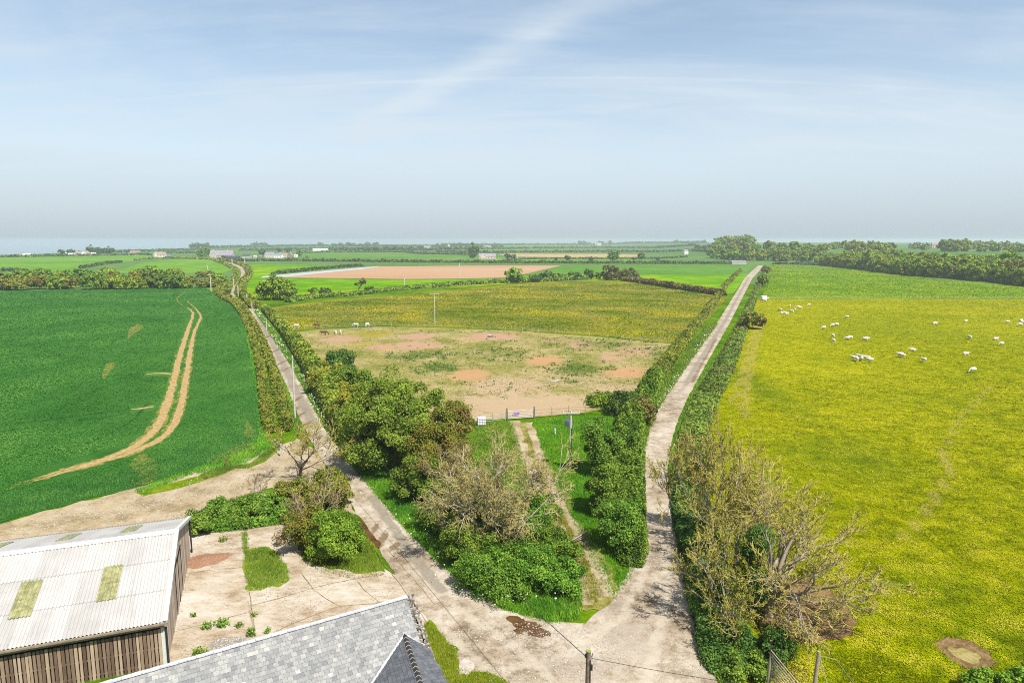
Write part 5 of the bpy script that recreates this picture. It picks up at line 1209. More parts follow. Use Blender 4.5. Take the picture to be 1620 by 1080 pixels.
def wing_cov(x, y):
    q = Vector((x, y)) - apx; return q.dot(wdir) > 0.25 and (HZ + y * tp) < 5.58 - 0.584 * abs(q.dot(pdir)) - 0.03
slates(m, (-22, 0, HZ), (1, 0, 0), us, nr, 21.95, 6.7, lambda u, s: not wing_cov(-22 + u, -s * cosp), rng_=rs)
rf = m.build('roof', SLATE, house0)
under.build('roof_underlay', SLATE, house0)
m = MB()
for k in range(49):
    x = 0.1 - k * 0.45
    m.beam((x, 0, HZ + 0.055 + rs.uniform(-.012, .012)), (x - 0.435, 0, HZ + 0.055 + rs.uniform(-.012, .012)), 0.24, 0.07, rs.uniform(0.2, 1.0))
m.build('ridge_tiles', LEAD, rf)
m = MB()                                                           # rough stone coping on the gable
for side in (-1, 1):
    s = 0.0
    while s < 6.4:
        for x in (0.12, 0.30, 0.46):
            r_ = rs.uniform(0.04, 0.08)
            m.box((x + rs.uniform(-.04, .04), side * s * cosp, HZ - s * sinp + 0.03 + rs.uniform(-.02, .03)), (r_ * rs.uniform(1.4, 2.4), r_ * rs.uniform(1.4, 2.2), r_ * 1.6), rs.uniform(0, 3), rs.random() ** .8, Matrix.Rotation(rs.uniform(-.5, .5), 3, 'X'))
        s += 0.12
m.build('coping', STONE, house0)
m = MB()
m.add([(0.3, -4.8, 0), (0.3, 4.8, 0), (0.3, 4.8, HZ - 4.8 * tp - .1), (0.3, 0, HZ - .1), (0.3, -4.8, HZ - 4.8 * tp - .1)], [(0, 1, 2, 3, 4)], 0.5)
m.box((-11, -4.75, 1.4), (22.4, 0.4, 2.8)); m.box((-11, 4.75, 1.4), (22.4, 0.4, 2.8)); m.box((-21.8, 0, 1.4), (0.4, 9.3, 2.8))
m.build('wall', STONE, house0)
# the darker wing
def wp3(w_, p_): 
    q = apx + wdir * w_ + pdir * p_; return Vector((q.x, q.y, 5.58 - 0.584 * abs(p_)))
wing = MB(); wing.add([wp3(0, 0), wp3(2.17 * 1.9, -2.33 * 1.9), wp3(9, -2.33 * 1.9), wp3(9, 0)], [(0, 1, 2, 3)], 0.5)
wing.add([wp3(0, 0), wp3(9, 0), wp3(9, 2.0), wp3(4.4, 1.85), wp3(0.56, 1.36)], [(0, 1, 2, 3, 4)], 0.5)
wo_ = wing.build('wing_underlay', SLATED, house0)
m = MB(); rs2 = random.Random(3)
for sg, lim in ((-1, 4.4), (1, 1.9)):
    ux_ = wp3(1, 0) - wp3(0, 0); us_ = (wp3(0, sg) - wp3(0, 0)).normalized(); nr_ = ux_.cross(us_) * (1 if sg < 0 else -1)
    if nr_.z < 0: nr_ = -nr_
    def keep(u, s, sg=sg):
        p = s * math.cos(math.atan(.584)); 
        if sg < 0: return u > p * 2.17 / 2.33 + 0.12 and p < 4.3
        return u > p * 0.56 / 1.36 + 0.05 and p < 1.36 + (u - .56) * 0.115
    slates(m, wp3(0, 0), ux_, us_, nr_.normalized(), 8.8, 5, keep, 0.30, 0.24, rs2)
wr = m.build('wing_roof', SLATED, house0)
m = MB()
for k in range(20):
    a, b_ = wp3(0.02 + k * 0.44, 0), wp3(0.02 + k * 0.44 + 0.415, 0)
    for sg in (-1, 1):
        e1, e2 = wp3(0.02 + k * 0.44, sg * 0.15), wp3(0.02 + k * 0.44 + .415, sg * .15); up = Vector((0, 0, 0.07)); up2 = Vector((0, 0, 0.045))
        m.add([a + up, b_ + up, e2 + up2, e1 + up2], [(0, 1, 2, 3) if sg < 0 else (3, 2, 1, 0)], 0.1 + 0.2 * rs2.random())
m.build('wing_ridge', plain('black_ridge_tile', (0.022, 0.020, 0.020), 0.6, 0.4), wr)
m = MB()
for k in range(21):
    m.beam(wp3(k * .44 - .012, -.155) + Vector((0, 0, .05)), wp3(k * .44 - .012, 0) + Vector((0, 0, .078)), 0.022, 0.02, .7); m.beam(wp3(k * .44 - .012, 0) + Vector((0, 0, .078)), wp3(k * .44 - .012, .155) + Vector((0, 0, .05)), 0.022, 0.02, .7)
m.build('ridge_mortar', plain('mortar', (0.40, 0.36, 0.31)), wr)
m = MB(); up = Vector((0, 0, .035)); 
m.beam(wp3(0, 0) + up, wp3(2.17 * 1.9, -2.33 * 1.9) + up, 0.16, 0.03, 0.8); m.beam(wp3(0, 0) + up, wp3(.56, 1.36) + up, 0.11, 0.03, 0.8); m.beam(wp3(.50, 1.22) + up, wp3(.60, 1.46) + up, 0.16, 0.05, 1.0)
m.build('flashing', LEAD, house0)
m = MB(); q0, q1 = wp3(0.7, 1.3), wp3(9, 1.75); m.beam((q0.x, q0.y, 2.2), (q1.x, q1.y, 2.2), 0.25, 4.4); q0, q1 = wp3(4.6, -4.0), wp3(9, -4.0); m.beam((q0.x, q0.y, 1.5), (q1.x, q1.y, 1.5), .25, 3.0)
m.build('wing_wall', STONE, house0)
# stone slab step by the house
m = MB(); gx, gy = G(737, 1056)
nn_ = 14; ring = [(gx + (0.55 + 0.10 * math.sin(3.1 * k) + .08 * math.cos(5 * k)) * math.cos(2 * PI * k / nn_), gy + (0.95 + 0.16 * math.sin(2.3 * k)) * math.sin(2 * PI * k / nn_)) for k in range(nn_)]
m.add([(x_, y_, .14) for x_, y_ in ring] + [(x_, y_, -.02) for x_, y_ in ring], [tuple(range(nn_))] + [(k, k + nn_, (k + 1) % nn_ + nn_, (k + 1) % nn_)[::-1] for k in range(nn_)]); o = m.build('stone_slab', plain('pale_slab', (0.33, 0.29, 0.25), 0.85, 0.2, 0.3)); tag(o, 'pale concrete slab in the grass beside the slate house', 'slab')
# pinkish heap of sand in the yard
def heap(px, py, a, b_, h, rz, name, lb, mat):
    rng = np.random.default_rng(3); gx, gy = G(px, py); nr, na = 9, 36; V = [(0, 0, h)]; Fs = []
    for i in range(1, nr + 1):
        for k in range(na):
            t = 2 * PI * k / na; r = i / nr * (1 + 0.10 * math.sin(3 * t + 1) + 0.06 * math.sin(5 * t) + 0.05 * math.sin(9 * t)); z = h * max(0, 1 - (i / nr)) ** 1.3 + rng.normal() * 0.03 * (i < nr)
            V.append((a * r * math.cos(t), b_ * r * math.sin(t), max(0, z) if i < nr else -0.02))
    for k in range(na): Fs.append((0, 1 + k, 1 + (k + 1) % na))
    for i in range(nr - 1):
        for k in range(na): o_ = 1 + i * na; Fs.append((o_ + k, o_ + na + k, o_ + na + (k + 1) % na, o_ + (k + 1) % na))
    me = bpy.data.meshes.new(name); me.from_pydata(V, [], Fs); me.polygons.foreach_set('use_smooth', [True] * len(Fs)); me.update()
    return tag(link(name, me, mat, loc=(gx, gy, 0.05), rz=rz), lb, 'heap')
heap(326, 886, 2.2, 1.5, 0.30, 0.45, 'gravel_heap', 'low spread heap of pinkish sand on the yard against the shed', material('pink_sand', lambda n: (n.ramp(n.noise(7, 4, 0.8), [(0.35, T(170, 122, 92)), (0.65, T(214, 172, 142))]), n.noise(9, 4, .8), 0.6, 0.1), .95, .1))
# ================================================================== distant houses
WH = plain('white_render', (0.72, 0.71, 0.68), 0.8, 0.2, 0.06, 0.3); CREAM = plain('cream_render', (0.60, 0.52, 0.44), 0.8, 0.2, 0.08, .3); PINKW = plain('pink_render', (0.58, 0.40, 0.37), 0.8, 0.2, 0.06, .3); GREYW = plain('grey_stone', (0.36, 0.33, 0.31), 0.85, 0.2, 0.15, .3)
RGREY = plain('grey_slate', (0.19, 0.18, 0.21), 0.7, 0.3, 0.15, .3); RBR = plain('brown_tile', (0.24, 0.17, 0.15), 0.8, 0.2, 0.15, .3); RDK = plain('dark_sheet', (0.05, 0.055, 0.075), 0.7, 0.3, 0.15, .3); RBLU = plain('blue_slate', (0.15, 0.16, 0.22), 0.7, 0.3, 0.15, .3)
GLASS = plain('window_glass', (0.03, 0.035, 0.045), 0.15, 0.6)
def farhouse(name, px, py, w_, d_, h, rh, rz, wm, rm, label, cat='house', gable=None, chim=(), wins=2, storey=1, low=None):
    x, y = G(px, py); e = empty(name, (x, y, float(terrain(x, y))), rz, label, cat)
    m = MB(); m.box((0, 0, h / 2 - .2), (w_, d_, h + .4))
    for sx in (-1, 1): m.add([(sx * w_ / 2, -d_ / 2, h), (sx * w_ / 2, d_ / 2, h), (sx * w_ / 2, 0, h + rh)], [(0, 1, 2)])
    gw_ = 0
    if gable:
        gx, gw_, gh, gd = gable
        m.box((gx, -d_ / 2 - gd / 2, h / 2 - .2), (gw_, gd, h + .4)); m.add([(gx - gw_ / 2, -d_ / 2 - gd, h), (gx + gw_ / 2, -d_ / 2 - gd, h), (gx, -d_ / 2 - gd, h + gh)], [(0, 1, 2)])
    m.build('wall', wm, e)
    r = MB(); ov = 0.4; t = rh / (d_ / 2)
    for sy in (-1, 1): r.add([(-w_ / 2 - ov, 0, h + rh + .12), (w_ / 2 + ov, 0, h + rh + .12), (w_ / 2 + ov, sy * (d_ / 2 + ov), h - ov * t + .12), (-w_ / 2 - ov, sy * (d_ / 2 + ov), h - ov * t + .12)], [(0, 3, 2, 1) if sy < 0 else (0, 1, 2, 3)])
    if gable:
        back = min(d_ / 2, gh / t) if t > 0 else d_ / 2
        for sx in (-1, 1): r.add([(gx, -d_ / 2 - gd - .4, h + gh + .15), (gx, -d_ / 2 + back, h + gh + .15), (gx + sx * (gw_ / 2 + .4), -d_ / 2, h - .4 * gh / (gw_ / 2) + .15), (gx + sx * (gw_ / 2 + .4), -d_ / 2 - gd - .4, h - .4 * gh / (gw_ / 2) + .15)], [(0, 1, 2, 3) if sx > 0 else (0, 3, 2, 1)])
    ro = r.build('roof', rm, e)
    if gable:
        b2 = MB()
        for sx in (-1, 1): b2.beam((gx, -d_ / 2 - gd - .45, h + gh + .1), (gx + sx * (gw_ / 2 + .4), -d_ / 2 - gd - .45, h - .2), 0.2, 0.5)
        b2.build('bargeboard', WH, ro)
    for cx_ in chim:
        c = MB(); c.box((cx_, 0, h + rh + .5), (1.0, 0.8, 1.8)); c.build('chimney', CREAM, ro)
    for st in range(storey):
        for i in range(wins):
            wx = -w_ / 2 + w_ * (i + .5) / wins; zc = 1.5 + st * 2.6
            fy = -d_ / 2 - .03
            if gable and abs(wx - gable[0]) < gw_ / 2: fy -= gable[3]
            if zc + .6 > h: continue
            f = MB(); f.box((wx, fy, zc), (1.5, 0.08, 1.3)); fo = f.build('window', WH, e)
            p = MB(); p.box((wx, fy - .05, zc), (1.25, 0.05, 1.05)); p.build('pane', GLASS, fo)
    if low:
        lx, lw, lh = low; a = MB(); a.box((lx, 0, lh / 2), (lw, d_ * .7, lh)); a.add([(lx - lw / 2 - .3, -d_ * .42, lh + .02), (lx + lw / 2 + .3, -d_ * .42, lh + .02), (lx + lw / 2 + .3, d_ * .42, lh + 1.6), (lx - lw / 2 - .3, d_ * .42, lh + 1.6)], [(0, 1, 2, 3)]); a.build('annexe', RBLU, e)
    return e
farhouse('farmhouse', 254, 408, 18, 10, 5.4, 4.4, 0.12, CREAM, RBR, 'white gabled house with brown roof and low annexe, isolated beyond the far fields', gable=(-4.5, 7, 3.6, 2.5), chim=(-7, 0), wins=4, storey=2, low=(13, 9, 3.2))
farhouse('farmhouse', 352, 409.2, 36, 13, 6.0, 7.5, 0.05, GREYW, RGREY, 'big grey farmhouse with a steep white-edged gable at the left', gable=(-10, 13, 7.6, 4), chim=(-13, 9), wins=7, storey=2)
farhouse('barn', 367, 409.8, 22, 9, 3.4, 1.6, 0, RDK, RDK, 'low dark barn in front of the big grey farmhouse', 'barn', wins=0)
farhouse('barn', 391, 408, 13, 10, 3.6, 3.2, 0, GREYW, RDK, 'dark-roofed barn right of the big grey farmhouse', 'barn', wins=1)
farhouse('outbuilding', 404, 407.6, 5, 4, 2.4, .8, 0, CREAM, CREAM, 'small cream outbuilding next to the dark-roofed barn', 'outbuilding', wins=1)
farhouse('outbuilding', 413, 407.4, 5, 4, 2.4, 1.2, 0, RBLU, RBLU, 'small blue outbuilding left of the row of cottages', 'outbuilding', wins=1)
farhouse('cottage', 427, 407.6, 15, 9, 4.6, 4.6, -.04, CREAM, RGREY, 'grey-roofed cottage at the left end of the row of farm cottages', chim=(), wins=4, storey=1)
farhouse('cottage', 441, 407.8, 13.5, 9, 4.4, 3.4, 0, WH, RBLU, 'white cottage with a blue slate roof and central chimney in the row', chim=(2.5,), wins=3, storey=1)
farhouse('cottage', 451.5, 407, 8, 8, 4.0, 3.4, 0, PINKW, RBR, 'small pinkish cottage in the row of farm cottages', wins=2)
farhouse('cottage', 459.5, 407, 9, 8, 3.0, 5.0, PI / 2, RBR, RBR, 'brown steep-gabled cottage right of the pinkish cottage', wins=1)
farhouse('cottage', 468.5, 406.6, 5, 5, 3.0, 1.6, 0, WH, WH, 'small white garage at the right end of the row of farm cottages', 'garage', wins=1)
farhouse('bungalow', 771, 409.2, 27, 10, 3.4, 5.0, 0.03, PINKW, RGREY, 'long bungalow with a pink front gable beside the dark upright tree', gable=(-5.5, 11, 4.6, 2), wins=6)
farhouse('farmhouse', 136, 404.2, 13, 12, 4.6, 4.8, PI / 2, WH, RBR, 'white gable-ended house among the far white farmhouses', wins=1, low=None)
farhouse('bungalow', 148, 404, 10, 7, 3.4, 1.8, 0, WH, WH, 'pale flat-looking extension beside the white gable-ended house', 'extension', wins=1)
farhouse('bungalow', 114, 404.6, 13, 8, 3.0, 2.0, 0, WH, WH, 'low white bungalow left of the white gable-ended house', wins=2)
farhouse('bungalow', 126, 403.4, 14, 8, 4.0, 3.2, 0, GREYW, RBR, 'brown-roofed house between the low white bungalow and the white gable', wins=2)
farhouse('farmhouse', 104, 401.6, 10, 8, 3.6, 2.6, .3, WH, RBR, 'small white house half hidden behind far left trees', wins=1)
farhouse('bungalow', 30, 404, 15, 8, 3.0, 2.6, 0, WH, RGREY, 'white bungalow farthest left on the skyline ridge', wins=2)
farhouse('bungalow', 44, 404.6, 11, 7, 2.6, 1.8, .1, WH, WH, 'small white building right of the farthest left bungalow', wins=1)
farhouse('bungalow', 214, 402, 20, 9, 3.4, 3.6, 0, PINKW, RBR, 'pink-brown bungalow between the far farmhouses and the gabled house', wins=3)
farhouse('bungalow', 199, 402.6, 11, 7, 2.8, 1.6, 0, WH, RGREY, 'small pale bungalow left of the pink-brown bungalow', wins=1)
farhouse('farm_building', 508, 397, 44, 12, 4.2, 2.5, 0, WH, WH, 'long white roofed farm building far behind the cottages', 'barn', wins=0)
farhouse('farmhouse', 320, 391.6, 40, 24, 8, 8, 0, GREYW, RGREY, 'grey farm on the left skyline', wins=2)
farhouse('farmhouse', 708, 390.4, 18, 14, 8, 6, 0, WH, RBR, 'white farmhouse near the skyline right of centre', wins=1)
farhouse('farmhouse', 676, 393.2, 22, 12, 5, 5, 0, GREYW, RGREY, 'grey farmhouse below the white skyline farmhouse', wins=1)
farhouse('farmhouse', 772, 392.2, 22, 12, 5, 5, 0, GREYW, RGREY, 'grey farmhouse in the copses behind the bungalow', wins=1)
farhouse('farmhouse', 945, 387.6, 46, 20, 8, 7, 0, WH, RGREY, 'white farm alone on the central skyline', wins=2)
farhouse('hut', 1085, 405.6, 7, 7, 7, 2, 0, WH, RGREY, 'small white hut at the right end of the pale stubble strip', 'hut', wins=1)
farhouse('barn', 1168, 418.0, 18, 8, 3.0, 1.6, 0, GREYW, RGREY, 'low grey barn where the right lane disappears', 'barn', wins=0)
e = farhouse('farmhouse', 1442, 401, 18, 10, 6, 4.5, .2, GREYW, RGREY, 'grey-roofed farmhouse showing over the wood', chim=(-5, 5), wins=4, storey=2); x = (1442 - 810) / F * 1000; x *= 1.45; e.location = (x, 1450, float(terrain(x, 1450)) - 0.2); e.scale = (1.3, 1.3, 1.1)
e = farhouse('farmhouse', 1472, 400, 10, 9, 7, 4, -.3, PINKW, RBR, 'taller brown-roofed house right of the farmhouse over the wood', chim=(0,), wins=3, storey=2); x = (1473 - 810) / F * 1000; x *= 1.45; e.location = (x, 1450, float(terrain(x, 1450)) - 0.2); e.scale = (1.3, 1.3, 1.1)
# ================================================================== poles, cables, gates
POLE = plain('pole_wood', (0.27, 0.23, 0.18), 0.85, 0.2, 0.35, 4); POLEP = plain('pole_pale', (0.40, 0.37, 0.32), 0.85, 0.2, 0.25, 3); POLEB = plain('pole_brown', (0.17, 0.12, 0.10), 0.85, 0.2, 0.4, 5)
INS = plain('insulator', (0.55, 0.53, 0.50), 0.3, 0.5, 0.1)
def pole(px, py, top, label, r=0.13, arm=0.0, arz=0.0, mat=None, tz=None, group=None):
    x, y = G(px, py); h = tz or hgt(px, py, top); e = empty('utility_pole', (x, y, 0), arz, label, 'pole', group)
    r = max(r, 0.42 * ground_scale(x, y))
    m = MB(); m.tube([(0, 0, -0.3), (0, 0, h * .5), (0, 0, h)], [r * 1.12, r, r * .8], 10); m.build('shaft', mat or POLEP, e)
    if arm:
        m = MB(); m.box((0, -r, h - 0.25), (arm, max(.1, r), max(0.12, r * .9))); m.build('crossarm', POLEP, e)
        m = MB()
        for s in (-.45, 0, .45): m.tube([(arm * s, -r, h - .18), (arm * s, -r, h + .12)], max(.05, r * .4), 8)
        m.build('insulators', INS, e)
    return e, (x, y, h)
tpole, tpos = pole(902, 742, 650, 'transformer pole with crossarm and grey-blue transformer standing in the grass by the gate', 0.15, 2.3, 0.02, POLEP)
hT = tpos[2]
m = MB(); m.box((0, 0, 0), (0.55, 0.5, 0.95)); m.tube([(-.12, 0, .47), (-.12, 0, .72)], .05, 8); m.tube([(.14, 0, .47), (.14, 0, .72)], .05, 8)
for k in range(4): m.box((-.21 + .14 * k, -.28, -.05), (.05, .08, .7))
o = m.build('transformer', plain('transformer_blue', (0.10, 0.125, 0.17), 0.5, 0.4), tpole); o.location = (-0.46, -0.1, hT - 1.55)
m = MB(); m.tube([(.08, -.16, hT - 2.3), (.08, -.16, 0.2)], .045, 8); m.build('cable_duct', DARKM, tpole)
m = MB(); m.box((0, -.18, 2.7), (.2, .04, .3)); m.build('warning_plate', plain('orange_plate', (0.55, 0.25, 0.06)), tpole)
m = MB(); m.tube([(0.1, 0, hT - 1.0), (1.5, -1.2, 0)], .02, 6); m.build('stay_wire', STEEL, tpole)
lpole, lpos = pole(467, 662, 562, 'bare pale utility pole standing at the verge of the left lane', 0.14, 0, 0, POLEP)
fp_, fpos = pole(928, 1200, 1030, 'mossy brown utility pole rising from the junction at the bottom edge', 0.17, 0, 0, POLEB)
m = MB(); m.tube([(0, 0, fpos[2]), (0, 0, fpos[2] + .05)], .15, 10); m.build('moss_cap', plain('moss', (0.16, 0.19, 0.03)), fp_)
m = MB(); m.box((.18, -.05, fpos[2] - .95), (.12, .12, .32)); m.box((-.17, 0, fpos[2] - .25), (.08, .1, .2)); m.build('junction_box', DARKM, fp_)
m = MB(); m.tube([(0.1, -.17, fpos[2] - .4), (0.12, -.18, fpos[2] - 6)], .025, 6); m.tube([(0.16, 0, fpos[2] - .35), (0.24, 0, fpos[2] - .1), (0.2, 0, fpos[2] - .5)], .02, 6); m.build('drop_cable', DARKM, fp_)
pole(688, 514, 464, 'tall crossarm pole standing in the meadow fence behind the white horses', 0.13, 3.2, 0.1)
for (px, py, tp_, lb, am) in [(334, 461, 434, 'crossarm pole at the back corner of the wheat field', 1.8), (329, 431, 418, 'pole behind the belt of bushes, in line with the wheat corner pole', 1.8), (399.5, 501, 478, 'pole at the lane bend beside the winding hedge', 0), (422, 524, 504, 'pole in the left lane hedge just below the lane bend', 0), (391, 478, 464, 'short pole above the lane bend by the large round tree', 0), (377, 469, 452, 'pole on the outer side of the lane bend', 0), (369.5, 453, 437, 'pole beside the lane where it straightens beyond the bend', 0), (387.5, 421, 408, 'crossarm pole below the dark-roofed barn', 1.8), (367.5, 421, 409, 'pole below the big grey farmhouse', 0), (640, 456, 436, 'crossarm pole in the field hedge right of the windswept tree', 1.6), (727, 438, 416, 'pole standing in the ploughed field', 0), (818, 408.5, 399, 'pole at the left end of the pale stubble strip', 0), (833, 408.5, 400, 'second pole at the left end of the pale stubble strip', 0)]:
    pole(px, py, tp_, lb, 0.14, am, 0.0)
def cable(p, q, sag, label, r=0.022):
    p, q = Vector(p), Vector(q); m = MB(); m.tube([p.lerp(q, t / 24) - Vector((0, 0, sag * 4 * (t / 24) * (1 - t / 24))) for t in range(25)], r, 6)
    o = m.build('overhead_cable', DARKM); tag(o, label, 'cable'); return o
cable((fpos[0] - .15, fpos[1], fpos[2] - .3), (lpos[0], lpos[1], lpos[2] - .4), 1.6, 'thin black cable running from the mossy pole to the pole beside the left lane')
cable((fpos[0] + .15, fpos[1], fpos[2] - .4), (24, 30, 7.5), 0.4, 'thin cable leaving the mossy pole toward the right edge', 0.014)

# gate and rails at the paddock entrance
def V2(px, py): return np.array(G(px, py))
def rails(name, a, b_, label, cat, hh, nr, mat, posts=3, r=0.035, pw=0.09, pmat=None):
    A, B = V2(*a), V2(*b_); e = empty(name, (*((A + B) / 2), 0), math.atan2(*(B - A)[::-1]), label, cat); Ln = float(np.linalg.norm(B - A))
    m = MB()
    for k in range(nr): m.tube([(-Ln / 2, 0, hh * (k + .6) / nr), (Ln / 2, 0, hh * (k + .6) / nr)], r, 6)
    m.build('rails', mat, e)
    for k in range(posts):
        p = MB(); p.box((-Ln / 2 + Ln * k / (posts - 1), 0.04, hh * .52), (pw, pw, hh * 1.12)); p.build('post', pmat or mat, e)
    return e
gA, gB = V2(802, 664.5), V2(845, 661.5)
ga = empty('field_gate', (*((gA + gB) / 2), 0), math.atan2(*(gB - gA)[::-1]), 'closed tubular metal field gate across the track', 'gate'); Ln = float(np.linalg.norm(gB - gA)) - .3
m = MB()
for z in (.25, 1.55): m.tube([(-Ln / 2, 0, z), (Ln / 2, 0, z)], .04, 6)
for s in (-1, 1): m.tube([(s * Ln / 2, 0, .25), (s * Ln / 2, 0, 1.55)], .04, 6)
m.tube([(-Ln / 2, 0, .25), (0, 0, 1.55)], .03, 6); m.tube([(Ln / 2, 0, .25), (0, 0, 1.55)], .03, 6); m.build('gate_frame', STEEL, ga)
m = MB()
for z in (.5, .75, 1.0, 1.27): m.tube([(-Ln / 2, 0, z), (Ln / 2, 0, z)], .026, 6)
m.build('gate_bars', STEEL, ga)
for p, lb in ((gA, 'dark steel gate post on the tank side of the field gate'), (gB, 'dark steel gate post on the transformer pole side of the field gate')):
    m = MB(); m.tube([(p[0], p[1], -.2), (p[0], p[1], 2.05)], .1, 10); m.tube([(p[0], p[1], 2.05), (p[0], p[1], 2.12)], [.1, .05], 10); o = m.build('gate_post', plain('dark_steel', (0.09, 0.09, 0.10), .6, .4)); tag(o, lb, 'post')
rails('rail_fence', (846, 661), (926, 655), 'pale metal rail fence running from the gate to the scrub', 'fence', 1.6, 3, TIMB, 4, .035, .09)
rails('rail_fence', (738, 672), (800, 664.5), 'thin grey rail fence between the white tank and the gate', 'fence', 1.35, 4, STEEL, 4, .03)
x, y = G(762, 673); ib = empty('water_tank', (x, y, 0), 0.12, 'white plastic cube tank in a metal cage beside the gate', 'tank')
m = MB(); m.box((0, 0, .85), (1.25, 1.05, 1.1)); m.tube([(0, 0, 1.4), (0, 0, 1.47)], .12, 12); m.build('tank', plain('white_plastic', (0.72, 0.74, 0.76), .5, .4, .05), ib)
m = MB()
for z in (.32, .58, .84, 1.1, 1.38):
    for s in (-1, 1): m.tube([(-.66, s * .56, z), (.66, s * .56, z)], .022, 6); m.tube([(s * .66, -.56, z), (s * .66, .56, z)], .022, 6)
for k in range(6):
    for s in (-1, 1): m.tube([(-.66 + .264 * k, s * .57, .25), (-.66 + .264 * k, s * .57, 1.4)], .02, 6)
for k in range(5):
    for s in (-1, 1): m.tube([(s * .67, -.56 + .28 * k, .25), (s * .67, -.56 + .28 * k, 1.4)], .02, 6)
m.build('cage', STEEL, ib)
m = MB()
for k in (-.5, 0, .5): m.box((k, 0, .12), (.14, 1.1, .22))
m.box((0, 0, .255), (1.3, 1.1, .05)); m.build('pallet', TIMB, ib)
def bowl(name, px, py, r, h, mat, label, cat, z=0.07):
    x, y = G(px, py); m = MB(); n_ = 18
    V = [(r * k_ * math.cos(2 * PI * i / n_), r * k_ * math.sin(2 * PI * i / n_), zz) for k_, zz in ((.72, 0), (1, h), (.92, h), (.66, .08)) for i in range(n_)]
    Fs = [(a * n_ + i, a * n_ + (i + 1) % n_, (a + 1) * n_ + (i + 1) % n_, (a + 1) * n_ + i) for a in range(3) for i in range(n_)] + [tuple(3 * n_ + i for i in range(n_))]
    m.add(V, Fs); o = m.build(name, mat, loc=(x, y, z)); return tag(o, label, cat)
bowl('feed_tub', 817, 657.5, .55, .5, plain('purple_plastic', (0.20, 0.08, 0.38), .5, .4, .1), 'purple feed tub just behind the field gate', 'tub')
bowl('water_trough', 776, 533, 1.0, .5, plain('pale_blue_trough', (0.24, 0.28, 0.34), .6, .3, .1), 'pale blue drinking trough in the middle of the paddock', 'trough')
x, y = G(878, 687); m = MB(); m.tube([(x, y, 0), (x, y, .95), (x, y, 1.0)], [.13, .13, .08], 12); m.tube([(x, y, .62), (x, y, .7)], .15, 12); tag(m.build('marker_post', plain('marker_grey', (0.32, 0.34, 0.36))), 'short grey marker post in the grass left of the transformer pole', 'post')
# flat pale stone in the paddock
x, y = G(876, 603); m = MB(); m.box((x, y, .10), (1.5, 0.9, .12), .2); m.box((x + .9, y + .5, .14), (.8, .7, .18), .9); tag(m.build('broken_slab', plain('pale_rubble', (0.34, 0.31, 0.31))), 'broken pale slab lying in the weedy part of the paddock', 'slab')
# sticks on the track
x, y = G(909, 862); e = empty('pole_heap', (x, y, 0), 0, 'heap of weathered wooden poles lying across the gate track', 'pole heap'); rr = random.Random(2)
for k in range(6):
    m = MB(); a0 = Vector((-1.3 + rr.uniform(-.3, .3), -.9 + rr.uniform(-.4, .3), .12 + .08 * k)); b0 = Vector((1.5 + rr.uniform(-.5, .4), 1.5 + rr.uniform(-.5, .5), .3 + .14 * k))
    m.tube([a0, a0.lerp(b0, .5) + Vector((0, 0, rr.uniform(-.05, .1))), b0], [.075, .07, .055], 7); m.build('wooden_pole', TIMB, e)
# broken rails at the lane end hedge
x, y = G(445, 722); e = empty('broken_fence', (x, y, 0), 0, 'broken white-grey post and rail fence at the end of the clipped hedge', 'fence')
m = MB(); m.box((0, 0, .9), (.22, .22, 1.9)); m.build('post', POLEP, e)
q = V2(433, 712) - V2(445, 722)
for z in (1.0, 1.45, 1.8): m = MB(); m.beam((-.02, 0, z * .85), (q[0], q[1], z), .06, .16); m.build('rail', POLEP, e)
x, y = G(358, 738); m = MB(); m.box((x, y, .55), (.18, .18, 1.3), .2); tag(m.build('rusty_post', plain('rust', (0.16, 0.06, 0.035))), 'short rusty brown post at the corner of the wheat field', 'post')
# old gate and strainer post at the bottom right
x, y = G(1232, 1105); e = empty('leaning_gate', (x, y, 0), 0, 'old slatted wooden gate leaning on its post at the bottom edge of the pasture', 'gate')
z0 = hgt(1214, 1096, 1026)
px0 = V2(1214, 1096) - np.array([x, y])
m = MB(); m.tube([(px0[0], px0[1], -.2), (px0[0] + .05, px0[1], z0 * .6), (px0[0] + .02, px0[1], z0 + .6)], [.14, .12, .05], 9); m.build('gate_post', TIMB, e)
rr = random.Random(9)
for k in range(9):
    m = MB(); t = k / 8; a0 = Vector((px0[0] + .05 + .05 * t, px0[1], z0 * (0.98 - .55 * t))); b0 = Vector((px0[0] + 2.5 - 1.6 * t, px0[1] - 2.6 + .1 * t, .5 - .3 * t))
    m.beam(a0, b0, .10, .05, rr.random(), up=(1, .4, .3)); m.build('slat', TIMB, e)
m = MB(); m.beam((px0[0] + .1, px0[1] - .7, .9), (px0[0] + 1.2, px0[1] - 1.5, .95), .08, .08); m.build('brace', TIMBD, e)
hp = hgt(1284, 1120, 1032); x, y = G(1284, 1120); e = empty('strainer_post', (x, y, 0), 0, 'leaning grey fence post with wires at the bottom of the pasture', 'post')
m = MB(); m.tube([(0, 0, -.2), (.15, .1, hp * .5), (.30, .16, hp)], [.14, .13, .12], 10); m.build('post', TIMB, e)
m = MB(); m.tube([(.36, .16, hp - .35), (.8, -.5, hp * .4), (1.2, -1.3, 0.02)], .022, 6); m.tube([(.36, .16, hp - .3), (1.6, .5, hp - .8), (3.6, 1.4, .5)], .016, 6); m.build('wire', STEEL, e)
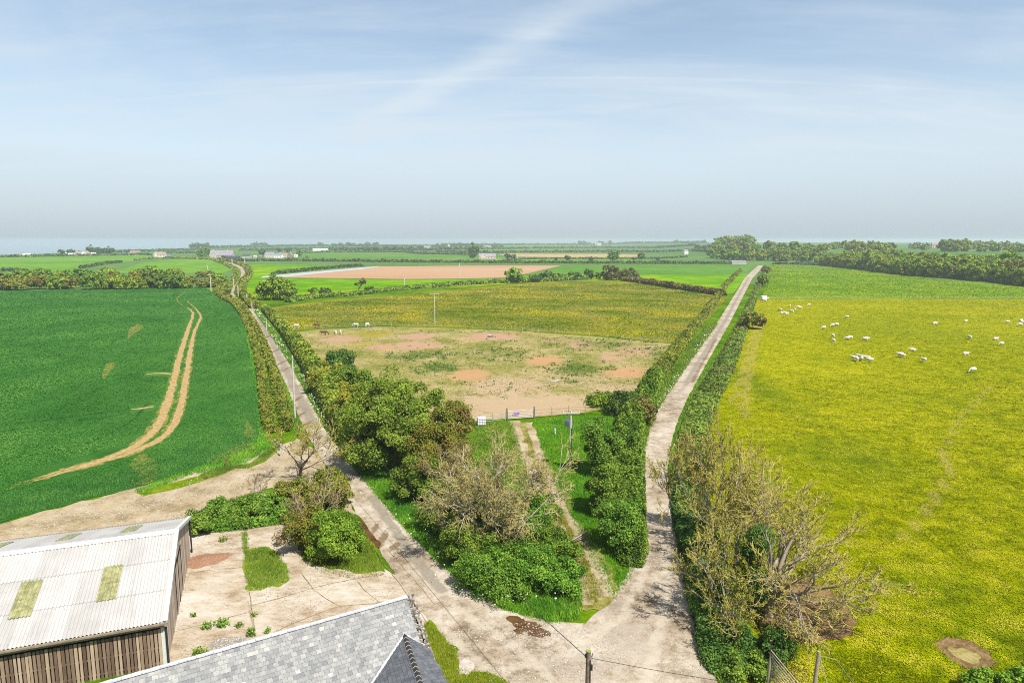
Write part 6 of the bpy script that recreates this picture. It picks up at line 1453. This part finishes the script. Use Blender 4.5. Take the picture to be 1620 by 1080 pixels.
# wire fence along the pasture division and the paddock
def wire_fence(pts, hh, sp, label, pr=0.06):
    g = np.array([G(*p) for p in pts]); e = empty('wire_fence', (*g[0], 0), 0, label, 'fence'); s = np.concatenate([[0], np.cumsum(np.linalg.norm(np.diff(g, axis=0), axis=1))])
    P = [(np.interp(t, s, g[:, 0]) - g[0, 0], np.interp(t, s, g[:, 1]) - g[0, 1]) for t in np.arange(0, s[-1], sp)]
    for p in P[:95]:
        m = MB(); m.tube([(p[0], p[1], 0), (p[0], p[1], hh)], pr, 5); m.build('post', POLEP, e)
    m = MB()
    for z in (hh * .5, hh * .92):
        for a, b_ in zip(P[:-1], P[1:]): m.tube([(*a, z), (*b_, z)], 0.018, 3, cap=False)
    m.build('wires', STEEL, e)
wire_fence([(1210, 473.2), (1400, 472.6), (1620, 472.9), (1700, 473.6)], 1.2, 9, 'thin post and wire fence between the sheep pasture and the greener field', .09)
wire_fence([(482, 521), (510, 519), (600, 515.6), (690, 517), (830, 523.6), (960, 533), (1078, 545.4)], 1.2, 6, 'thin wire fence between the paddock and the buttercup meadow', .07)

# ================================================================== animals
def voxel(mb, name, size, smooth=2):
    me = mb.mesh(name + '_raw'); o = bpy.data.objects.new(name, me); COL.objects.link(o)
    r = o.modifiers.new('r', 'REMESH'); r.mode = 'VOXEL'; r.voxel_size = size; r.use_smooth_shade = True
    s = o.modifiers.new('s', 'SMOOTH'); s.iterations = smooth; s.factor = .5
    dg = bpy.context.evaluated_depsgraph_get(); me2 = bpy.data.meshes.new_from_object(o.evaluated_get(dg)); me2.name = name
    bpy.data.objects.remove(o); me2.materials.clear(); return me2
def loft(mb, rings, n_=12):
    """rings: (centre, radius sideways, radius up, direction)"""
    V = []; Fs = []
    for c, rx, rz, d in rings:
        d = Vector(d).normalized(); sd = Vector((0, 1, 0)); u = d.cross(sd).normalized() * -1
        for k in range(n_): t = 2 * PI * k / n_; V.append(Vector(c) + sd * rx * math.cos(t) + u * rz * math.sin(t))
    for i in range(len(rings) - 1):
        for k in range(n_): k2 = (k + 1) % n_; Fs.append((i * n_ + k, i * n_ + k2, (i + 1) * n_ + k2, (i + 1) * n_ + k))
    Fs.append(tuple(range(n_))[::-1]); Fs.append(tuple((len(rings) - 1) * n_ + k for k in range(n_))); mb.add(V, Fs, .5, True)
FLEECE = plain('fleece', (0.47, 0.44, 0.37), 0.95, 0.1, 0.12, 8); FACE = plain('sheep_face', (0.66, 0.60, 0.52), 0.9, 0.1, 0.1)
def sheep_mesh(pose):
    m = MB(); X = (1, 0, 0); lie = pose == 'lying'; zb = 0.36 if lie else 0.66
    loft(m, [((-.62, 0, zb + .02), .10, .12, X), ((-.55, 0, zb), .24, .26, X), ((-.3, 0, zb - .01), .31, .33, X), ((.05, 0, zb - .02), .32, .33, X), ((.36, 0, zb), .27, .30, X), ((.52, 0, zb + .05), .17, .21, X)])
    if pose == 'grazing': hp_ = [((.44, 0, zb + .05), .16, .18, (1, 0, -.3)), ((.66, 0, zb - .10), .115, .13, (.7, 0, -.7)), ((.80, 0, zb - .33), .095, .10, (.35, 0, -1)), ((.88, 0, .20), .085, .09, (.5, 0, -1)), ((.96, 0, .08), .05, .05, (.5, 0, -1))]
    else: hp_ = [((.42, 0, zb + .08), .17, .20, (1, 0, .4)), ((.60, 0, zb + .18), .12, .14, (1, 0, .5)), ((.72, 0, zb + .24), .105, .11, (1, 0, 0)), ((.86, 0, zb + .18), .085, .09, (1, 0, -.5)), ((.97, 0, zb + .09), .05, .05, (1, 0, -.5))]
    loft(m, hp_, 10)
    hc = Vector(hp_[2][0]) + (Vector((.05, 0, -.05)) if pose == 'grazing' else Vector((0, 0, .03)))
    for s in (-1, 1): m.tube([hc + Vector((0, s * .07, .02)), hc + Vector((-.04, s * .20, .0))], [.04, .02], 6)
    for lx in (-.45, .34):
        for s in (-1, 1):
            if lie: m.tube([(lx, s * .22, .16), (lx + .18, s * .26, .06), (lx + .3, s * .22, .05)], [.09, .06, .045], 7)
            elif lx < 0: m.tube([(lx, s * .17, zb - .1), (lx + .06, s * .17, .42), (lx - .05, s * .16, .26), (lx - .02, s * .16, 0)], [.13, .09, .05, .045], 7)
            else: m.tube([(lx, s * .15, zb - .1), (lx + .02, s * .15, .36), (lx + .01, s * .15, 0)], [.11, .06, .045], 7)
    m.tube([(-.62, 0, zb + .08), (-.70, 0, zb - .08), (-.70, 0, zb - .22)], [.05, .05, .03], 6)
    return voxel(m, 'sheep', 0.035)
SH = {k: sheep_mesh(k) for k in ('grazing', 'standing', 'lying')}
SG = 'sheep in the right-hand pasture'
z5 = lambda a, b_: (1150 + a / 3.447, 440 + b_ / 3.447)
flock = [  # position (zoomed survey), heading, pose, label
 (343, 155, 1.2, 'standing', 'rearmost sheep of the left flock near the hedge tree, standing'), (290, 176, 2.0, 'grazing', 'leftmost sheep of the left flock near the hedge tree'),
 (299, 194, 0.4, 'grazing', 'front-left sheep of the tight trio in the left flock'), (313, 192, 3.0, 'grazing', 'middle sheep of the tight trio in the left flock'), (326, 194, 0.2, 'lying', 'right-hand sheep of the tight trio in the left flock'),
 (349, 184, 2.2, 'grazing', 'left sheep of the pair right of the tight trio'), (360, 185, 0.9, 'standing', 'right sheep of the pair right of the tight trio'), (369, 176, 1.7, 'grazing', 'sheep just above the pair in the left flock'),
 (390, 161, 2.8, 'grazing', 'upper sheep of two at the right end of the left flock'), (399, 164, 0.0, 'grazing', 'lower sheep of two at the right end of the left flock'), (447, 149, 3.3, 'grazing', 'lone sheep near the wire fence, right of the left flock'),
 (219, 114, 0.5, 'standing', 'sheep beside the white trailer at the hedge'), (210, 126, 1.8, 'standing', 'sheep just in front of the white trailer'),
 (653, 215, 3.0, 'grazing', 'single sheep behind the line of three, left half of the pasture'), (575, 262, 3.4, 'grazing', 'middle sheep of the line of three'), (597, 258, 3.1, 'grazing', 'right end sheep of the line of three'), (528, 274, 3.2, 'grazing', 'left end sheep of the line of three'),
 (578, 322, 1.6, 'standing', 'upper sheep of the two standing one behind the other'), (580, 348, 1.5, 'standing', 'lower sheep of the two standing one behind the other'), (655, 333, 3.1, 'grazing', 'left sheep of two nose to tail in mid pasture'), (671, 331, 3.2, 'grazing', 'right sheep of two nose to tail in mid pasture'),
 (752, 340, 2.6, 'grazing', 'left sheep of the close pair right of mid pasture'), (766, 336, 2.3, 'standing', 'right sheep of the close pair right of mid pasture'),
 (686, 442, 1.7, 'standing', 'leftmost sheep of the tight huddle'), (708, 450, 1.4, 'standing', 'nearest sheep of the tight huddle'), (718, 434, 1.8, 'standing', 'rearmost sheep of the tight huddle'), (735, 446, 1.3, 'standing', 'third sheep from the left end of the huddle front'), (750, 443, 2.0, 'standing', 'fourth sheep from the left end of the huddle front'), (766, 445, 2.5, 'standing', 'second sheep from the right end of the huddle'), (782, 454, 2.6, 'standing', 'rightmost sheep of the tight huddle'),
 (1013, 394, 3.1, 'lying', 'resting sheep above the pair right of the huddle'), (945, 426, 2.7, 'standing', 'left sheep of the touching pair right of the huddle'), (958, 430, 2.4, 'standing', 'right sheep of the touching pair right of the huddle'), (1072, 454, 1.5, 'standing', 'solitary round sheep seen end on, right of the touching pair'),
 (1133, 248, 0.1, 'lying', 'resting sheep far up the middle of the pasture'), (1302, 234, 0.2, 'lying', 'resting sheep high in the pasture, right of the middle one'), (1528, 243, 3.0, 'grazing', 'sheep left of the group at the right edge'), (1604, 232, 0.3, 'lying', 'highest sheep of the group at the right edge'), (1598, 258, 3.2, 'grazing', 'lowest sheep of the group at the right edge'), (1613, 245, 2.8, 'grazing', 'sheep cut by the right edge, in the group'),
 (1324, 329, 1.4, 'standing', 'small upright sheep midway down on the right'), (1465, 333, 0.2, 'lying', 'left sheep of two resting on the right'), (1497, 364, 3.1, 'grazing', 'right sheep of two on the right, slightly nearer'), (1302, 415, 0.1, 'lying', 'resting sheep between the small upright one and the nearest one'), (1340, 511, 3.2, 'grazing', 'nearest sheep on the right side of the pasture')]
first = {}
for i, (a, b_, hd, ps, lb) in enumerate(flock):
    x, y = G(*z5(a, b_ + 4)); o = link('sheep', SH[ps], FLEECE); o.location = (x, y, 0.05); o.rotation_euler = (0, 0, hd + 0.3 * math.sin(i * 3.3)); s = 1.22 * (1 + 0.08 * math.sin(i * 1.9)); o.scale = (s, s, s)
    tag(o, 'white ' + lb if not lb.startswith('white') else lb, 'sheep', SG)
# white trailer beside the hedge
x, y = G(1208, 475); e = empty('livestock_trailer', (x, y, 0), 0.3, 'small white box trailer parked at the hedge corner of the pasture', 'trailer')
m = MB(); m.box((0, 0, 1.35), (2.6, 1.7, 1.7)); m.box((0, 0, 2.25), (2.3, 1.5, .12)); m.build('body', WH, e); m = MB(); m.box((1.31, 0, 1.3), (.04, 1.4, 1.4)); m.build('ramp', STEEL, e)
for s in (-1, 1): m = MB(); m.tube([(0, s * .8, .36), (0, s * .98, .36)], .36, 14); m.build('wheel', DARKM, e)
m = MB(); m.beam((-1.3, 0, .5), (-2.4, 0, .45), .1, .1); m.build('drawbar', STEEL, e)

def horse_mesh(pose, fat=1.0):
    m = MB(); X = (1, 0, 0); zb = 1.12
    loft(m, [((-.86, 0, zb + .10), .12, .16, X), ((-.74, 0, zb + .06), .26 * fat, .32, X), ((-.45, 0, zb), .31 * fat, .35, X), ((-.05, 0, zb - .05), .32 * fat, .36, X), ((.35, 0, zb), .29 * fat, .36, X), ((.62, 0, zb + .08), .21, .30, X), ((.76, 0, zb + .12), .13, .2, X)])
    if pose == 'grazing': nk = [((.58, 0, zb + .16), .16, .24, (1, 0, -.3)), ((.92, 0, zb - .02), .12, .19, (1, 0, -.9)), ((1.20, 0, zb - .36), .10, .15, (.6, 0, -1)), ((1.34, 0, zb - .62), .11, .14, (.3, 0, -1)), ((1.42, 0, zb - .86), .085, .10, (.3, 0, -1)), ((1.47, 0, .10), .065, .075, (.2, 0, -1))]
    else: nk = [((.58, 0, zb + .16), .16, .26, (1, 0, .8)), ((.86, 0, zb + .48), .11, .18, (.6, 0, 1)), ((1.02, 0, zb + .76), .10, .15, (1, 0, .6)), ((1.18, 0, zb + .76), .11, .14, (1, 0, -.5)), ((1.38, 0, zb + .58), .08, .09, (1, 0, -.6)), ((1.50, 0, zb + .48), .06, .07, (1, 0, -.6))]
    loft(m, nk, 10)
    hc = Vector(nk[3][0]) + (Vector((-.14, 0, .16)) if pose == 'grazing' else Vector((-.1, 0, .14)))
    for s in (-1, 1): m.tube([hc + Vector((0, s * .06, -.04)), hc + Vector((-.03, s * .09, .13))], [.045, .015], 6)
    for s in (-1, 1):
        for dx in (0,):
            m.tube([(-.62, s * .17, zb - .05), (-.52, s * .18, .74), (-.72, s * .16, .50), (-.68, s * .16, .12), (-.66, s * .16, 0)], [.20, .12, .065, .055, .075], 8)
            f_ = .06 * s; m.tube([(.50, s * .15, zb - .1), (.52 + f_, s * .16, .56), (.52 + f_, s * .16, .14), (.54 + f_, s * .16, 0)], [.16, .085, .055, .075], 8)
    return voxel(m, 'horse', 0.045), nk
BRN = plain('bay_coat', (0.16, 0.055, 0.022), 0.6, 0.3, 0.2, 3); CHN = plain('dark_bay_coat', (0.085, 0.032, 0.02), .6, .3, .2, 3); GRY = plain('white_coat', (0.52, 0.49, 0.43), 0.7, 0.2, 0.08, 3); BLK = plain('dark_hair', (0.02, 0.014, 0.012), .7, .3); WHR = plain('white_hair', (0.50, 0.46, 0.39), .8, .2)
HG, nkg = horse_mesh('grazing'); HS, nks = horse_mesh('standing')
def horse(px, py, rz, sc, pose, coat, hair, label):
    x, y = G(px, py); e = link('horse', HG if pose == 'grazing' else HS, (), loc=(x, y, 0.07), rz=rz, sc=(sc,) * 3)
    e.data = e.data.copy(); e.data.materials.append(coat); tag(e, label, 'horse', 'horses in the paddock')
    m = MB(); m.tube([(-.88, 0, 1.30), (-1.0, 0, 1.05), (-1.0, 0, .5)], [.05, .09, .04], 8); m.build('tail', hair, e)
    m = MB(); nk = nkg if pose == 'grazing' else nks
    pts = [Vector(q[0]) + Vector((-.02, .05, q[2] * .85)) for q in nk[:3]]; m.tube(pts, [.05, .08, .05], 8); m.build('mane', hair, e)
    return e
horse(501.5, 519, 2.9, 1.12, 'grazing', BRN, BLK, 'bay horse grazing by the fence, the rear one of the two brown horses')
horse(512, 531, 0.25, 1.12, 'grazing', CHN, BLK, 'dark brown horse grazing nearer the hedge, in front of the bay horse')
horse(531, 530, 2.1, 0.95, 'grazing', GRY, WHR, 'white pony grazing just right of the dark brown horse')
horse(539, 529.5, 1.8, 1.0, 'grazing', GRY, WHR, 'white pony at the right of the two white ponies near the brown horses')
horse(563, 518, 3.0, 1.0, 'grazing', GRY, WHR, 'white pony side-on at the fence, left of the two by the meadow')
horse(581, 518, 1.2, 1.08, 'grazing', GRY, WHR, 'white pony end-on at the fence, rightmost of the white ponies')
horse(469, 520, 3.0, 1.05, 'grazing', GRY, WHR, 'white pony by the hedge, left of the brown horses')
# ================================================================== grass, weeds and flowers
rng = np.random.default_rng(77)
def gpoly(p): return np.array([G(*q) for q in p])
lane_poly = gpoly(LR + LL); rl_poly = gpoly(RL + RR)
def strip(name, poly, n_, h0, h1, wd, mat, label, per=3, clump=0.0, dens=(1.2, 60), lean=.35, z=.06, spread=.12):
    Q = scatter_poly(poly, n_, rng)
    Q = px_density(Q, rng, *dens); return blades(name, Q, h0, h1, wd, mat, rng, per, spread, label, clump, lean, z)
strip('verge_grass', [(545, 724), (590, 778), (640, 838), (690, 888), (740, 932), (800, 967), (870, 986), (915, 982), (920, 930), (900, 890), (820, 880), (700, 830), (640, 780), (590, 720)], 15000, .15, .5, .06, L['lush'], 'long grass on the lane corner below the brambles', dens=(1, 55))
strip('verge_grass', [(846, 664), (930, 658), (990, 660), (985, 720), (960, 800), (985, 890), (1004, 896), (1000, 915), (968, 950), (945, 905), (912, 835), (880, 775), (858, 720)], 15000, .10, .32, .06, L['lush'], 'short lush grass round the transformer pole', dens=(1, 80))
strip('verge_grass', [(740, 672), (812, 668), (825, 720), (850, 780), (880, 845), (908, 900), (925, 968), (905, 978), (880, 930), (840, 820), (760, 760), (720, 710)], 9000, .12, .38, .06, L['grass'], 'grass between the brambles and the gate track', dens=(1, 80))
strip('verge_grass', [(870, 790), (890, 800), (940, 900), (962, 950), (935, 960), (905, 880)], 3000, .06, .18, .05, L['straw'], 'thin dry grass on the crown of the gate track', clump=.8, dens=(1, 60))
strip('track_grass', [(838, 690), (850, 730), (874, 780), (900, 830), (926, 880), (950, 940), (936, 968), (915, 915), (890, 850), (862, 795), (842, 745), (826, 700)], 5200, .06, .26, .05, L['straw'], 'tufts of grass breaking up the gate track', clump=.5, dens=(1, 60))
strip('verge_grass', [(1008, 890), (1016, 740), (1024, 700), (1036, 662), (1056, 627), (1086, 582), (1111, 547), (1136, 512), (1120, 512), (1085, 555), (1045, 610), (1018, 660), (1004, 720), (1000, 860)], 9000, .15, .45, .08, L['grass'], 'grass verge on the left of the right lane', dens=(.6, 70))
strip('verge_grass', [(1064, 704), (1058, 740), (1060, 790), (1070, 850), (1082, 900), (1097, 960), (1112, 1020), (1140, 1085), (1180, 1110), (1160, 1040), (1120, 960), (1100, 860), (1090, 760), (1096, 690), (1120, 630), (1150, 580), (1140, 555), (1116, 585), (1091, 630), (1074, 668)], 14000, .15, .5, .07, L['grass'], 'rough verge between the right lane and the pasture', dens=(.8, 60))
strip('verge_grass', [(400, 490), (420, 518), (436, 543), (456, 572), (479, 613), (502, 656), (546, 723), (570, 745), (560, 700), (520, 650), (490, 604), (465, 565), (440, 530), (412, 494)], 9000, .2, .55, .09, L['lush'], 'tall grass under the hedge on the right of the left lane', dens=(.5, 80))
strip('verge_grass', [(402, 507), (424, 553), (439, 583), (454, 615), (466, 646), (480, 680), (470, 690), (452, 660), (438, 620), (424, 570), (400, 520)], 4500, .15, .45, .09, L['grass'], 'grass verge between the clipped hedge and the left lane', dens=(.5, 80))
strip('verge_grass', [(398, 520), (405, 560), (414, 620), (422, 690), (440, 702), (380, 738), (300, 752), (226, 782), (214, 776), (262, 758), (330, 734), (396, 710), (410, 690), (408, 640), (396, 560), (386, 510)], 9000, .15, .45, .09, L['lush'], 'green margin round the corner of the wheat field', dens=(.6, 80))
strip('verge_grass', [(480, 884), (470, 850), (560, 820), (572, 838), (596, 872), (606, 904), (560, 906), (520, 896)], 5200, .10, .40, .05, L['grass'], 'rough grass round the yard corner bushes', dens=(1, 60))
strip('verge_grass', [(388, 874), (418, 866), (440, 880), (456, 906), (450, 922), (420, 930), (396, 930), (388, 912)], 3600, .08, .30, .05, L['grass'], 'island of grass growing in the concrete yard', dens=(1, 60))
strip('verge_grass', [(384, 842), (390, 842), (391, 876), (386, 876)], 260, .1, .3, .06, L['grass'], 'line of grass in the joint of the yard concrete', dens=(1, 70))
strip('verge_grass', [(690, 1078), (668, 990), (676, 984), (700, 1004), (722, 1032), (726, 1062), (770, 1064), (810, 1084), (820, 1130), (720, 1130)], 5200, .06, .28, .04, L['straw'], 'rough grass beside the slate house', dens=(1, 45))
strip('verge_grass', [(318, 752), (345, 742), (398, 734), (424, 712), (440, 705), (420, 728), (392, 741), (372, 740), (350, 751), (322, 758)], 5000, .1, .3, .07, L['grass'], 'grass strip along the yard track', dens=(1, 90))
strip('verge_grass', [(306, 838), (340, 815), (400, 800), (470, 770), (560, 815), (570, 836), (560, 850), (470, 850), (450, 830), (380, 836)], 5200, .15, .5, .07, L['grass'], 'long grass below the yard bushes', dens=(1, 80))
pz = [(1130, 1090), (1100, 900), (1092, 800), (1090, 720), (1130, 660), (1200, 600), (1400, 590), (1620, 600), (1700, 700), (1720, 1100)]
avoid = [gpoly([(1190, 950), (1215, 920), (1270, 915), (1330, 945), (1355, 985), (1345, 1010), (1300, 1020), (1250, 1015), (1215, 1000)]), gpoly([(1476, 1018), (1500, 1008), (1535, 1014), (1564, 1032), (1573, 1050), (1560, 1062), (1530, 1058), (1500, 1040)])]
Q = scatter_poly(pz, 90000, rng, avoid=avoid); Q = px_density(Q, rng, 1.6, 55)
blades('pasture_grass', Q, .08, .24, .07, L['straw'], rng, 3, .14, 'tussocky yellow-green grass of the near pasture', 1.1, .7, .05)
strip('wheat_blades', [(-20, 826), (60, 808), (130, 790), (214, 770), (262, 755), (330, 733), (396, 710), (416, 690), (409, 640), (402, 600), (380, 640), (330, 690), (240, 730), (120, 765), (-20, 790)], 26000, .2, .42, .08, L['wheat'], 'young wheat standing along the field edge', per=3, dens=(5, 74), lean=.2)
# loose stones on the junction and the yard
def stones(name, poly, n_, s0, s1, lb, seed):
    r_ = np.random.default_rng(seed); Q = scatter_poly(poly, n_, r_); Q = Q[fbm(Q[:, 0] * .35, Q[:, 1] * .35, seed, 3) + r_.normal(size=len(Q)) * .08 > .5]; k = len(Q)
    Vs = []; 
    a = r_.random(k) * 2 * PI; s = r_.uniform(s0, s1, k) * r_.uniform(.5, 1, k)
    for j, (dx, dy, dz) in enumerate([(1, 0, 0), (0, 1, 0), (-1, 0, 0), (0, -1, 0), (.15, .1, .7)]):
        Vs.append(np.stack([Q[:, 0] + s * (dx * np.cos(a) - dy * np.sin(a)), Q[:, 1] + s * (dx * np.sin(a) + dy * np.cos(a)), np.full(k, .068) + s * dz], 1))
    V = np.stack(Vs, 1).reshape(-1, 3); b = (np.arange(k) * 5)[:, None]
    Fs = np.vstack([np.hstack([b + i_, b + (i_ + 1) % 4, b + 4]) for i_ in range(4)])
    me = mesh_np(name, V, Fs, {'v': ('FACE', np.tile(r_.random(k), 4))}); o = link(name, me, STONES); o['kind'] = 'stuff'; o['label'] = lb
STONES = vmat('loose_stones', [(0.2, (0.12, 0.10, 0.08, 1)), (0.5, (0.26, 0.235, 0.20, 1)), (0.85, (0.44, 0.41, 0.37, 1))])
stones('loose_stones', [(700, 1000), (800, 985), (930, 985), (1000, 910), (1060, 830), (1090, 940), (1130, 1080), (1000, 1180), (760, 1150)], 9000, .03, .09, 'loose stones scattered over the lane junction', 5)
stones('loose_stones', [(300, 840), (450, 835), (600, 908), (690, 1000), (500, 1060), (270, 1060)], 4500, .03, .08, 'loose grit scattered over the concrete yard', 6)
stones('loose_stones', [(0, 832), (200, 780), (392, 726), (470, 700), (540, 770), (340, 805), (100, 880)], 6000, .04, .12, 'loose stones along the yard track', 7)
stones('loose_stones', [(340, 1008), (400, 1008), (396, 1034), (336, 1036)], 1800, .03, .07, 'heap of grey chippings at the slate roof edge', 8)
PB = many((830, 640, 110, 18), (777, 532, 50, 7), (660, 547, 45, 7), (662, 533, 32, 6), (540, 537, 45, 5), (967, 566, 22, 5), (919, 547, 22, 6), (861, 571, 34, 9), (1001, 589, 38, 9), (744, 593, 34, 11), (613, 549.5, 16, 4))
# the fine grain of the fields
soil_avoid = avoid
tufts('pasture_tufts', [(1196, 474), (1620, 473.5), (1800, 475), (1800, 1100), (1140, 1100), (1100, 880), (1092, 720), (1130, 640), (1160, 580), (1180, 530)], 210000, TU['pasture'], rng, 'clumpy yellow-green turf of the sheep pasture', 0.85, .05, .42, 1.15, .05, avoid, dry=.07, up=2.6)
tufts('green_tufts', [(1206, 471.8), (1220, 420), (1320, 424), (1480, 442), (1640, 457), (1640, 472)], 22000, TU['green'], rng, 'rough green turf in front of the wood', 0.9, .05, .06, .8, .06, dry=.08, up=2.6)
tram_avoid = [gpoly([(60, 768), (45, 752), (130, 722), (205, 700), (240, 668), (262, 615), (276, 560), (290, 515), (298, 492), (312, 482), (322, 505), (312, 530), (303, 590), (292, 655), (268, 695), (215, 722), (140, 745)]), gpoly([(228, 588), (275, 588), (275, 596), (228, 596)]), gpoly([(205, 643), (246, 640), (246, 651), (205, 652)])]
wpoly = [(0, 462), (200, 458), (322, 455), (340, 466), (384, 496), (397, 545), (411, 640), (416, 688), (396, 710), (330, 733), (214, 770), (60, 808), (0, 824)]
tufts('wheat_tufts', wpoly, 120000, TU['wheat'], rng, 'dense young wheat filling the left field', 0.85, .08, .05, .85, .07, tram_avoid, dry=.08, up=2.2)
tufts('meadow_tufts', [(440, 488), (520, 477), (640, 468), (760, 457), (840, 449), (1010, 449), (1148, 471), (1094, 528), (1076, 542), (830, 521), (690, 515), (600, 513), (510, 518), (458, 521)], 60000, TU['meadow'], rng, 'mixed grasses and buttercups of the meadow', 1.0, .07, .05, 1.15, .07, dry=.11, up=2.2)
tufts('paddock_tufts', [(460, 528), (600, 519), (690, 521), (830, 527), (960, 537), (1074, 549), (1050, 588), (990, 625), (930, 645), (745, 655), (640, 660), (520, 590)], 13000, TU['paddock'], rng, 'grazed tufts and dry grass of the paddock', 1.0, .08, .10, 1.0, .08, only=lambda Q: PB(Q[:, 0], Q[:, 1]) < .55)
# paddock weeds
for i, (cx_, cy_, rx_, ry_, n_) in enumerate([(660, 563, 34, 8, 240), (700, 582, 40, 9, 240), (920, 583, 40, 9, 260), (790, 562, 50, 8, 200), (950, 545, 60, 8, 200), (870, 605, 30, 5, 60), (985, 640, 40, 8, 260), (760, 550, 60, 10, 120), (720, 620, 60, 16, 60), (980, 540, 90, 5, 120), (1045, 562, 20, 14, 120), (770, 524, 70, 3, 60), (870, 560, 160, 40, 300)]):
    t = rng.random(n_) * 2 * PI; r = np.sqrt(rng.random(n_)); Q = np.array([G(cx_ + rx_ * 1.5 * a * math.cos(b_), cy_ + 1.5 * ry_ * a * math.sin(b_)) for a, b_ in zip(r, t)])
    Q = Q[fbm(Q[:, 0] * .35, Q[:, 1] * .35, 21, 3) > .50]
    blades('paddock_weeds', Q, .15, .5, .22, L['weed'], rng, 4, .3, 'dark weeds dotted over the bare paddock', 0, .6, .07)
# cow parsley along the lanes
def umbels(line, n_, spread, lb):
    g = crom([G(*p) for p in line], 10); i = rng.integers(0, len(g) - 1, n_); t = rng.random(n_)[:, None]; Q = g[i] * (1 - t) + g[i + 1] * t + rng.normal(size=(n_, 2)) * spread
    keep = fbm(Q[:, 0] * .2, Q[:, 1] * .2, 6, 2) > .46; Q = Q[keep]; k = len(Q); P = np.column_stack([Q, rng.uniform(.5, 1.1, k)]); d = np.hypot(Q[:, 0], Q[:, 1])
    me = leaf_mesh('cow_parsley', P, np.tile([[0, -.3, 1.0]], (k, 1)), np.maximum(.13, d / 683 * .9), rng); o = link('cow_parsley', me, L['umbel']); o['kind'] = 'stuff'; o['label'] = lb
umbels([(404, 490), (424, 518), (440, 543), (460, 573), (484, 616), (508, 662), (540, 712)], 700, .5, 'white cow parsley under the hedge of the left lane')
umbels([(1006, 870), (1014, 740), (1024, 696), (1040, 655), (1064, 612), (1095, 566), (1130, 515)], 420, .45, 'white cow parsley on the verge of the right lane')
umbels([(1072, 700), (1066, 760), (1076, 850), (1096, 930)], 130, .6, 'white cow parsley on the pasture side of the right lane')
umbels([(600, 780), (660, 850), (720, 910), (800, 955), (880, 950)], 150, 1.2, 'white cow parsley on the lane corner')
# weeds in the yard, each a countable tuft
for k, (px, py, h_, r_, n_, lb) in enumerate([(330, 992, .35, .5, 40, 'low weeds at the left of the broken ring on the yard concrete'), (352, 990, .5, .45, 60, 'thick weeds at the right of the broken ring on the yard concrete'), (398, 1006, .6, .3, 50, 'tall dock at the slate roof edge by the gravel'), (318, 1036, .5, .5, 60, 'weed tuft between the gravel and the shed'), (354, 856, .45, .4, 36, 'grey-green weed near the back of the yard'), (378, 992, .3, .25, 18, 'small weed right of the broken ring'), (424, 1000, .3, .28, 20, 'small weed near the slate roof edge'), (402, 975, .3, .22, 14, 'small weed in the middle of the yard'), (306, 975, .25, .22, 14, 'tiny weed near the shed wall'), (268, 1002, .4, .3, 26, 'weed growing at the foot of the shed wall')]):
    x, y = G(px, py); a = rng.random(n_) * 2 * PI; rr_ = np.sqrt(rng.random(n_)) * r_
    Q = np.stack([x + rr_ * np.cos(a), y + rr_ * np.sin(a)], 1); Q = np.repeat(Q, 4, axis=0); m_ = len(Q)
    P = np.column_stack([Q + rng.normal(size=(m_, 2)) * .06, .06 + rng.random(m_) * h_]); o0 = np.array([x, y, 0])
    o = link('weed', leaf_mesh('weed', P - o0, rng.normal(size=(m_, 3)) + [0, 0, 1], .13, rng), L['grass'], loc=(x, y, 0)); tag(o, lb, 'weed')
# line of dead moss clods along the ridge seen against the yard is left to the roof itself
strip('yard_fringe', [(480, 884), (500, 892), (600, 904), (612, 912), (560, 916), (500, 906), (470, 896)], 700, .05, .2, .05, L['straw'], 'sparse weeds creeping over the yard edge', clump=1.0, dens=(1, 60))
# ================================================================== the air
m = MB(); m.box((0, 5500, -16.5), (26000, 19000, 121))
hz = bpy.data.materials.new('haze'); hz.use_nodes = True; nt = hz.node_tree; nt.nodes.clear()
po = nt.nodes.new('ShaderNodeOutputMaterial'); pv = nt.nodes.new('ShaderNodeVolumePrincipled')
pv.inputs['Color'].default_value = (0.66, 0.735, 0.81, 1); pv.inputs['Density'].default_value = 0.00018; pv.inputs['Anisotropy'].default_value = 0.25
nt.links.new(pv.outputs[0], po.inputs['Volume'])
o = m.build('haze', hz); o['kind'] = 'stuff'
